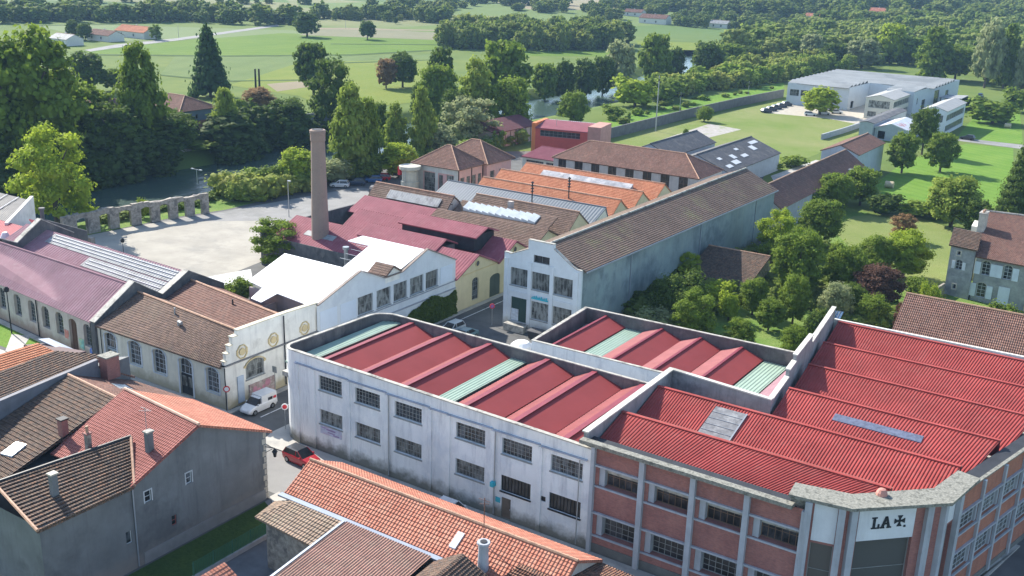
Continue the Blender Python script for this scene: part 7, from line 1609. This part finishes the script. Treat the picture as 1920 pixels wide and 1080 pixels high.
T = [
 # left mass and far river bank
 ('open', 'bright', 108, 425, 240, 165, 'bright yellow green tree rising beside the river behind the ruined arcade'),
 ('round', 'mid', 60, 330, 50, 230, 'huge broad green tree filling the upper left corner'),
 ('round', 'mid', 150, 300, 150, 150, 'rounded green tree right of the huge corner tree'),
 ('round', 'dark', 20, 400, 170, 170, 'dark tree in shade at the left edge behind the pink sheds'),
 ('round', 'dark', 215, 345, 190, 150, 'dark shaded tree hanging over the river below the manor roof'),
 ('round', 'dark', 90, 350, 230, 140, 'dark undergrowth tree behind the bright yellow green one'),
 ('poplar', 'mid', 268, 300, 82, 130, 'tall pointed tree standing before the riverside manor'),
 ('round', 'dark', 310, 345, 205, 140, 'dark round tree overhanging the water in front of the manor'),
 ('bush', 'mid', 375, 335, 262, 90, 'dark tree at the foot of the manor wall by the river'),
 ('poplar', 'lime', 425, 295, 165, 70, 'light green poplar at the right end of the manor'),
 ('cone', 'cedar', 395, 182, 42, 84, 'giant dark conical sequoia rising above the manor'),
 ('round', 'dark', 165, 175, 95, 80, 'dark bushy tree below the white farmhouses'),
 ('round', 'mid', 212, 170, 128, 50, 'low green tree between the dark tree and the pointed one'),
 ('poplar', 'bright', 468, 347, 268, 52, 'small bright green conical tree on the near river bank'),
 ('cone', 'lime', 511, 274, 224, 26, 'little pale cone-shaped tree on the far bank'),
 ('round', 'dark', 540, 255, 183, 95, 'dark bushy tree on the far bank right of the little cone'),
 ('round', 'brown', 484, 208, 164, 72, 'tree with orange brown flowering crown under the two bare trunks'),
 ('round', 'mid', 450, 220, 185, 35, 'small green tree beside the orange brown one'),
 ('round', 'dark', 588, 178, 77, 76, 'dark field oak, left of the pair above the chimney'),
 ('open', 'dark', 622, 238, 112, 100, 'dark leaning tree, right of the pair above the chimney'),
 ('poplar', 'lime', 657, 335, 160, 108, 'large light green poplar directly right of the chimney'),
 ('poplar', 'mid', 690, 330, 185, 80, 'greener poplar touching the large light one'),
 ('round', 'bright', 560, 352, 278, 85, 'bright bushy tree left of the chimney by the water'),
 ('bush', 'grey', 620, 342, 296, 80, 'grey green willow scrub behind the chimney', 'willow_scrub'),
 ('round', 'dark', 712, 290, 190, 40, 'narrow dark tree between the poplars on the far bank'),
 ('poplar', 'lime', 742, 302, 196, 62, 'light green poplar left of the double stemmed one'),
 ('poplar', 'lime', 792, 305, 165, 66, 'slender light green poplar before the grey willow'),
 ('round', 'bright', 748, 332, 268, 84, 'bright green riverside tree above the parked cars'),
 ('bush', 'mid', 690, 332, 280, 85, 'dense green thicket behind the parked cars'),
 ('bush', 'mid', 500, 360, 310, 60, 'green thicket at the corner of the gravel square'),
 ('round', 'brown', 724, 166, 108, 46, 'pinkish brown small tree in the meadow'),
 ('round', 'dark', 755, 164, 97, 64, 'grey green rounded tree beside the pinkish brown one'),
 ('round', 'dark', 827, 190, 85, 56, 'dark irregular tree left of the big riverside group'),
 ('round', 'mid', 822, 225, 118, 88, 'olive rounded tree in the riverside group'),
 ('round', 'dark', 800, 220, 150, 70, 'dark tree in front of the olive one by the water'),
 ('round', 'dark', 852, 250, 165, 70, 'deep shaded tree beside the grey willow'),
 ('round', 'mid', 945, 195, 72, 112, 'big rounded tree at the top of the riverside group'),
 ('poplar', 'lime', 890, 245, 112, 92, 'tall lime green poplar behind the grey willow'),
 ('round', 'mid', 955, 250, 143, 92, 'leafy green tree at the river bend left of the rapids'),
 ('open', 'grey', 880, 275, 182, 118, 'pale silvery willow above the pink pavilion', 'willow_tree'),
 ('round', 'grey', 818, 300, 232, 84, 'grey green willow left of the silvery one', 'willow_tree'),
 ('bush', 'mid', 905, 290, 262, 80, 'bright scrub between the willow and the panel shed'),
 ('round', 'mid', 1022, 172, 116, 58, 'first of the dark round trees beyond the rapids'),
 ('round', 'dark', 1057, 170, 112, 52, 'second dark round tree beyond the rapids'),
 ('round', 'dark', 1096, 168, 108, 52, 'third dark round tree beyond the rapids'),
 ('round', 'dark', 1130, 163, 104, 50, 'fourth dark round tree beyond the rapids'),
 ('round', 'grey', 1160, 158, 74, 68, 'greyish tall tree at the right end of the far river bank'),
 ('round', 'mid', 1075, 236, 170, 66, 'single rounded green tree on the near bank behind the red block'),
 ('round', 'mid', 1226, 150, 60, 72, 'tall leafy tree standing above the river bend'),
 ('round', 'dark', 1262, 140, 88, 50, 'darker tree right of the tall leafy one'),
 ('bush', 'bright', 1190, 200, 142, 90, 'bright scrub on the near bank beside the rapids'),
 ('bush', 'mid', 1150, 222, 196, 50, 'low scrub above the dark long wall'),
 ('bush', 'mid', 1242, 190, 140, 80, 'thick hedge mass right of the rapids'),
 ('round', 'dark', 1325, 135, 75, 70, 'dark rounded tree in the belt beyond the green strip'),
 ('round', 'mid', 1365, 130, 80, 60, 'mid green tree in the belt left of the factory'),
 ('round', 'dark', 1400, 122, 86, 55, 'darker belt tree near the plantation'),
 # garden trees on the right
 ('round', 'mid', 1535, 460, 372, 98, 'dense dark topped round tree in the garden beside the long wall'),
 ('open', 'bright', 1455, 500, 395, 90, 'light green tree touching the end of the long concrete wall'),
 ('round', 'mid', 1490, 560, 430, 115, 'large leafy tree in the middle of the walled garden'),
 ('round', 'mid', 1575, 560, 455, 90, 'green tree between the garden centre and the yellow green one'),
 ('round', 'mid', 1562, 395, 325, 82, 'dark green tree by the brown range'),
 ('round', 'mid', 1612, 385, 312, 78, 'rounded tree at the left of the mown lawn'),
 ('bush', 'dark', 1655, 400, 360, 70, 'dark hedge bush at the lower edge of the mown lawn'),
 ('bush', 'mid', 1715, 405, 375, 80, 'grey green shrub in the hedge before the mown lawn'),
 ('round', 'bright', 1692, 520, 432, 105, 'yellow green spreading tree in the dry lawn garden'),
 ('round', 'mid', 1640, 520, 440, 76, 'rounded tree left of the yellow green one'),
 ('open', 'brown', 1690, 450, 402, 56, 'sparse reddish shrub on the dry lawn'),
 ('round', 'purple', 1642, 582, 495, 104, 'purple leaved tree in the garden'),
 ('open', 'bright', 1288, 540, 474, 54, 'bright yellow green tree against the long concrete wall'),
 ('bush', 'dark', 1270, 600, 510, 120, 'dark shaded thicket at the foot of the long concrete wall'),
 ('bush', 'dark', 1165, 580, 540, 120, 'dark bushes below the ivy on the long wall'),
 ('column', 'dark', 1168, 560, 490, 24, 'narrow dark cypress growing against the long concrete wall'),
 ('open', 'mid', 1300, 640, 545, 96, 'loose leaved tree just behind the low workshop'),
 ('round', 'mid', 1410, 590, 520, 62, 'small green tree beside the garden shed'),
 ('bush', 'bright', 1365, 600, 545, 44, 'bright shrub at the edge of the garden grass'),
 ('round', 'mid', 1485, 610, 514, 66, 'upright tree above the garden grass'),
 ('round', 'grey', 1563, 615, 528, 72, 'grey green feathery tree in the garden'),
 ('round', 'mid', 1632, 622, 552, 72, 'round bush-like tree below the purple one'),
 ('round', 'mid', 1482, 690, 610, 62, 'young fruit tree in the grass beside the solar shelter', ),
 ('bush', 'dark', 1530, 640, 575, 60, 'dark shrub behind the solar shelter'),
 ('open', 'purple', 1680, 640, 570, 26, 'thin reddish brown conifer at the barn end'),
 ('open', 'lime', 1655, 632, 600, 26, 'small pale shrub left of the barn roof'),
 ('round', 'lime', 1782, 425, 328, 112, 'wide light green tree between the lawn and the stone house'),
 ('round', 'dark', 1825, 440, 372, 66, 'dark glossy tree beside the stone house chimney'),
 ('round', 'mid', 1762, 322, 248, 68, 'lone tree on the mown lawn'),
 ('round', 'mid', 1690, 325, 248, 66, 'rounded tree at the left edge of the mown lawn'),
 ('round', 'dark', 1728, 290, 200, 62, 'tall dark tree in front of the white factory wing'),
 ('cone', 'dark', 1905, 400, 262, 84, 'tall dark conifer at the right edge above the stone house'),
 ('bush', 'lime', 1806, 618, 566, 66, 'light green shrub under the stone house windows'),
 ('bush', 'mid', 1880, 624, 566, 66, 'round green shrub before the stone house door'),
 ('bush', 'bright', 1742, 590, 528, 44, 'bright banana-like plant by the garden wall'),
 ('round', 'bright', 1537, 215, 163, 82, 'round bright tree in the factory yard'),
 ('cone', 'cedar', 1640, 182, 140, 28, 'left of two dark conifers in the factory courtyard'),
 ('cone', 'cedar', 1655, 184, 144, 24, 'right of two dark conifers in the factory courtyard'),
 ('bush', 'mid', 1320, 228, 196, 34, 'tuft of scrub beside the dark wall on the waste ground'),
 ('bush', 'mid', 1285, 255, 240, 12, 'small bush between the wall and the dark sheds', ),
 ('bush', 'mid', 1487, 312, 290, 62, 'row of scrub beyond the dark sheds'),
 ('bush', 'lime', 1455, 318, 302, 30, 'pale low scrub next to the patched dark shed'),
 ('bush', 'mid', 1860, 232, 185, 100, 'thick hedge along the right side of the factory'),
 ('bush', 'mid', 1905, 210, 165, 60, 'hedge end at the right edge of the picture'),
 ('bush', 'dark', 1830, 205, 180, 60, 'dark hedge start by the loading shelter'),
 ('bush', 'bright', 1340, 575, 525, 70, 'bright low tree behind the shadowed garden shed'),
 ('round', 'mid', 1440, 620, 560, 60, 'small round tree in the centre of the garden grass'),
 ('open', 'mid', 1385, 650, 600, 70, 'light shrub standing in the garden grass near the workshop wall'),
 ('bush', 'grey', 1230, 625, 575, 90, 'dusty shrub behind the workshop wall under the long hall'),
 ('round', 'dark', 1590, 600, 530, 70, 'dark green tree between the feathery and the purple trees'),
 ('bush', 'mid', 1720, 560, 515, 50, 'green bush on the shaded lawn beside the purple tree'),
 ('round', 'mid', 1500, 480, 425, 70, 'leafy tree left of the dense dark topped one'),
 ('bush', 'mid', 1760, 408, 378, 60, 'rounded shrub in the hedge under the wide light tree'),
 ('round', 'mid', 1515, 400, 350, 60, 'small tree against the wall of the brown range'),
 # by the chimney and square
 ('open', 'mid', 522, 500, 415, 112, 'spreading tree between the gravel square and the chimney'),
 ('bush', 'mid', 448, 572, 518, 66, 'green bush between the brown roof and the white membrane roof'),
 ('bush', 'lime', 345, 372, 343, 62, 'round pale bush behind the ruined arcade'),
 ('bush', 'lime', 452, 378, 342, 60, 'round olive bush right of the ruined arcade'),
 ('bush', 'bright', 270, 408, 370, 26, 'small yellow green bush behind the arcade arches'),
 # fields
 ('round', 'dark', 576, 69, 22, 58, 'larger lone oak in the far fields'),
 ('round', 'dark', 689, 74, 38, 36, 'smaller lone tree with shadow in the far fields'),
 ('round', 'dark', 742, 45, 32, 11, 'tiny bushy tree far out in the field'),
 ('round', 'dark', 138, 73, 37, 32, 'left of two dark clipped trees beside the farmhouses'),
 ('round', 'dark', 160, 76, 42, 32, 'right of two dark clipped trees beside the farmhouses'),
 ('open', 'mid', 293, 75, 46, 28, 'airy tree at the right of the orange roofed farmhouse'),
 ('round', 'grey', 1615, 128, 72, 74, 'greyish tree just behind the far factory roof'),
 ('poplar', 'mid', 1745, 150, 52, 84, 'tallest green tree behind the right end of the far factory'),
 ('round', 'bright', 1668, 120, 42, 66, 'yellow green tree standing out in the wood'),
 ('round', 'mid', 1790, 150, 84, 70, 'mid green tree beside the loading shelter wood'),
 ('poplar', 'mid', 1880, 165, 46, 60, 'tall dark columnar tree at the right edge of the wood'),
 ('poplar', 'grey', 1915, 170, 50, 46, 'tall grey green tree cut by the right border'),
 ('round', 'grey', 1845, 165, 36, 66, 'broad bluish tree in the wood behind the shelter'),
 ('round', 'dark', 1560, 125, 80, 56, 'dark tree left of the greyish one behind the factory'),
 ('round', 'grey', 1520, 120, 62, 48, 'silvery tree in the wood edge above the plantation'),
 ('round', 'mid', 1480, 112, 68, 50, 'green tree at the left of the silvery one'),
]
for e in T:
    tree(*e[:7], name=e[7] if len(e) > 7 else None)
# ivy on the white hall and on the long wall
def ivy(label, w, u0, u1, z1, n, seed, col='dark'):
    g = np.random.default_rng(seed); U = g.uniform(u0, u1, n); top = z1 * (.88 + .12 * np.sin(U * .9 + 1)) * np.clip((U - u0) / 3, .35, 1); Z = g.uniform(0, 1, n) ** .8 * top; D = g.uniform(.02, .5, n) * (1 - .4 * Z / z1)
    c = np.array([w.a + w.U * u + w.n * d + V3((0, 0, z)) for u, d, z in zip(U, D, Z)]); nr = w.n + .8 * g.standard_normal((n, 3)); nr /= np.linalg.norm(nr, axis=1)[:, None]
    t = np.cross(nr, g.standard_normal((n, 3))); t /= np.linalg.norm(t, axis=1)[:, None]; b = np.cross(nr, t); s = g.uniform(.08, .17, n)[:, None]
    Q = np.stack([c - t * s - b * s, c + t * s - b * s, c + t * s + b * s, c - t * s + b * s], 1).reshape(-1, 3) - w.a
    me = mesh_from('ivy', np.zeros((3, 3)) - [0, 0, .5], np.array([[0, 1, 2]]), Q, leaf_mat(col)); o = bpy.data.objects.new('ivy', me); COL.objects.link(o); o.location = tuple(w.a); tag(o, label, 'ivy')
ivy('dense dark ivy covering the lower wall of the white gabled hall', WallF((-81.7, 83.9), (-81.7, 111.0)), 14.5, 27, 3.9, 9000, 5)
ivy('dark climbing ivy at the foot of the long concrete wall', WallF((-62, 111.6), (-62, 181)), 12, 42, 3.4, 9000, 6)
# ---------------------------------------------------------------- woods that read as one mass
def inpoly(px, py, P):
    c = False; j = len(P) - 1
    for i in range(len(P)):
        if (P[i][1] > py) != (P[j][1] > py) and px < (P[j][0] - P[i][0]) * (py - P[i][1]) / (P[j][1] - P[i][1]) + P[i][0]: c = not c
        j = i
    return c
WM = {'far': ((.09, .16, .035), (.17, .25, .055), (.22, .28, .08)), 'mid': ((.09, .17, .03), (.2, .31, .055), (.28, .35, .12)), 'dark': ((.055, .105, .024), (.12, .19, .035), (.09, .14, .045)), 'lime': ((.15, .26, .04), (.28, .4, .075), (.34, .38, .12)), 'bright': ((.14, .25, .03), (.25, .36, .05), (.2, .25, .07))}
def wood_mat(k): a, b, c = (tuple(p * q for p, q in zip(v, (1.22, 1.08, .85))) for v in WM[k]); return leafm('wood_' + k, a, b, ns=.9, big=c)
CLEAR = [(372, 262, 44, 42), (1648, 30, 30, 16), (1532, 38, 24, 14), (1228, 44, 34, 16), (1190, 30, 24, 12), (1350, 52, 20, 12), (1725, 22, 26, 8), (1715, 38, 16, 8), (1420, 20, 30, 6), (1500, 10, 22, 5)]
def wood(name, label, P, dx, dy, h, wr, col, nl, seed, kinds=('round',), ls=.075):
    rs = random.Random(seed); g = np.random.default_rng(seed); prot = [crown_arrays(k, nl, ls, seed + i * 7) for k in kinds for i in range(3)]
    x0, x1 = min(p[0] for p in P), max(p[0] for p in P); y0, y1 = min(p[1] for p in P), max(p[1] for p in P); TVs, TFs, QS = [], [], []; k = 0; cnt = 0
    y = y0
    if name == 'bank_trees': P = [(-20, 392), (100, 345), (330, 303), (490, 274), (600, 252), (600, 240), (490, 254), (300, 272), (100, 290), (-20, 340)]
    while y < y1:
        x = x0
        while x < x1:
            a, b = x + rs.uniform(-.85, .85) * dx, y + rs.uniform(-.85, .85) * dy
            if inpoly(a, b, P) and not any(abs(a - hx) < hw_ and -6 < b - hy < hh_ for hx, hy, hw_, hh_ in CLEAR):
                X, Y, Z = G(a, b)
                if name == 'bank_trees': Z = float(terr(X, Y))
                if riv_d(X, Y) > (20 if name != 'bank_trees' else 13.2):
                    hh = h * rs.uniform(.5, 1.35); ww = hh * wr * rs.uniform(.75, 1.5); tv, tf, Q = prot[rs.randrange(len(prot))]; an = rs.uniform(0, 6.28); R_ = np.array([[math.cos(an) * ww, -math.sin(an) * ww, 0], [math.sin(an) * ww, math.cos(an) * ww, 0], [0, 0, hh]])
                    off = np.array([X, Y, Z - hh * .12]); TVs.append(tv @ R_.T + off); TFs.append(tf + k); k += len(tv); QS.append(Q @ R_.T + off); cnt += 1
            x += dx
        y += dy
    me = mesh_from(name, np.concatenate(TVs), np.concatenate(TFs), np.concatenate(QS), wood_mat(col)); o = bpy.data.objects.new(name, me); COL.objects.link(o); tag(o, label, 'woodland', kind='stuff'); print(name, cnt)
wood('woodland', 'belt of mixed trees along the far side of the left fields', [(-40, 30), (120, 28), (300, 30), (480, 30), (530, 40), (560, 48), (480, 47), (300, 43), (100, 42), (-40, 46)], 13, 5, 11, 1., 'far', 130, 1)
wood('woodland', 'thin far tree belts at the top left of the picture', [(100, 2), (400, 4), (640, 8), (640, 11), (420, 8), (100, 6)], 18, 5, 9, 1.1, 'far', 110, 2)
wood('woodland', 'hedgerow of dark trees beyond the stubble field', [(560, 34), (700, 32), (840, 34), (840, 44), (700, 40), (590, 38)], 12, 5, 10, .9, 'far', 130, 3)
wood('woodland', 'wooded slope at the top centre of the picture', [(680, 16), (840, 4), (980, 2), (1080, 10), (1060, 24), (960, 26), (960, 12), (880, 12), (830, 26), (760, 22)], 15, 5, 9, 1.1, 'far', 110, 4)
wood('plantation', 'compact dark plantation block standing in the green fields', [(822, 92), (830, 70), (900, 62), (1120, 68), (1175, 84), (1150, 96), (1000, 97)], 9, 4.5, 12.5, .75, 'far', 260, 5, ls=.06)
wood('woodland', 'tree groups around the farms beyond the right-hand field', [(1100, 42), (1120, 30), (1080, 18), (1180, 14), (1260, 22), (1245, 34), (1200, 36), (1170, 44)], 13, 5, 9, 1., 'far', 130, 6)
wood('woodland', 'tree belt along the top edge of the right-hand field', [(1260, 50), (1262, 36), (1330, 38), (1470, 40), (1480, 66), (1400, 60), (1330, 54)], 11, 5, 9, .95, 'far', 140, 7)
wood('woodland', 'broad wooded hillside across the upper right', [(1130, 12), (1250, 2), (1400, -25), (1640, -45), (1960, -30), (1960, 60), (1700, 60), (1480, 62), (1480, 40), (1330, 34), (1270, 22)], 17, 5.2, 14, 1.05, 'far', 200, 8, ls=.06)
wood('woodland', 'mixed wood between the fields and the far factory', [(1270, 112), (1400, 100), (1470, 72), (1490, 60), (1960, 58), (1960, 150), (1880, 162), (1820, 130), (1700, 122), (1480, 112), (1380, 128), (1290, 132)], 19, 8.5, 14, .95, 'mid', 420, 9, ls=.045)
wood('plantation', 'rows of young pale green poplars in a low block before the far wood', [(1240, 160), (1330, 132), (1480, 122), (1640, 112), (1650, 122), (1480, 152), (1300, 178), (1220, 190)], 9, 5, 7.5, .8, 'lime', 260, 10, ls=.06)
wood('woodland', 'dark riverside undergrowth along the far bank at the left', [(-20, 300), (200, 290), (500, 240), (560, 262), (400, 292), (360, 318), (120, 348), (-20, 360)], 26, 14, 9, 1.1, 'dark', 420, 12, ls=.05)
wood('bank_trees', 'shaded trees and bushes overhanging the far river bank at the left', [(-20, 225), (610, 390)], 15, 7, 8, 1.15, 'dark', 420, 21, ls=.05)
wood('thicket', 'bright willow thicket along the near bank between the arcade and the chimney', [(425, 384), (560, 364), (608, 358), (608, 338), (560, 338), (470, 352), (425, 368)], 15, 8, 5, 1., 'lime', 500, 23, kinds=('bush',), ls=.045)
wood('scrub', 'low weeds and brambles just behind the ruined arcade', [(175, 424), (300, 402), (392, 386), (400, 372), (300, 388), (170, 410)], 12, 6, 1.5, 1.6, 'mid', 260, 24, kinds=('bush',), ls=.07)
wood('scrub', 'green riverbank scrub along the near bank behind the square', [(560, 340), (760, 312), (900, 280), (1000, 258), (1000, 270), (900, 296), (770, 324), (640, 338), (560, 350)], 18, 8, 4.5, 1.2, 'mid', 300, 13, kinds=('bush',), ls=.07)
wood('shrubbery', 'tangled low shrubs and undergrowth filling the walled garden', [(1090, 560), (1250, 520), (1440, 470), (1540, 480), (1620, 560), (1700, 600), (1690, 640), (1600, 640), (1520, 590), (1440, 570), (1340, 590), (1290, 650), (1200, 600)], 19, 13, 2.6, 1.4, 'mid', 420, 15, kinds=('bush',), ls=.055)
wood('scrub', 'rough scrub on the green bank between river and long dark wall', [(1130, 228), (1200, 205), (1330, 180), (1460, 158), (1460, 166), (1330, 190), (1180, 230), (1120, 244)], 17, 9, 2.0, 1.6, 'bright', 120, 14, kinds=('bush',), ls=.09)
# ---------------------------------------------------------------- haze
def haze():
    tb = bpy.data.objects['ground'].data; co = np.zeros(len(tb.vertices) * 3); tb.vertices.foreach_get('co', co); co = co.reshape(-1, 3); lo, hi = co.min(0), co.max(0)
    m = bpy.data.materials.new('haze'); m.use_nodes = True; nt = m.node_tree; nt.nodes.clear(); out = nt.nodes.new('ShaderNodeOutputMaterial'); v = nt.nodes.new('ShaderNodeVolumePrincipled')
    v.inputs['Color'].default_value = (.42, .68, 1, 1); v.inputs['Density'].default_value = HAZE; v.inputs['Anisotropy'].default_value = 0.; nt.links.new(v.outputs[0], out.inputs['Volume'])
    o = MB().box(lo[0] - 20, lo[1] - 20, lo[2] - 1, hi[0] + 20, hi[1] + 20, max(hi[2] + 30, 62)).build('haze', m); tag(o, None, None, kind='stuff')
HAZE = .00013
haze()
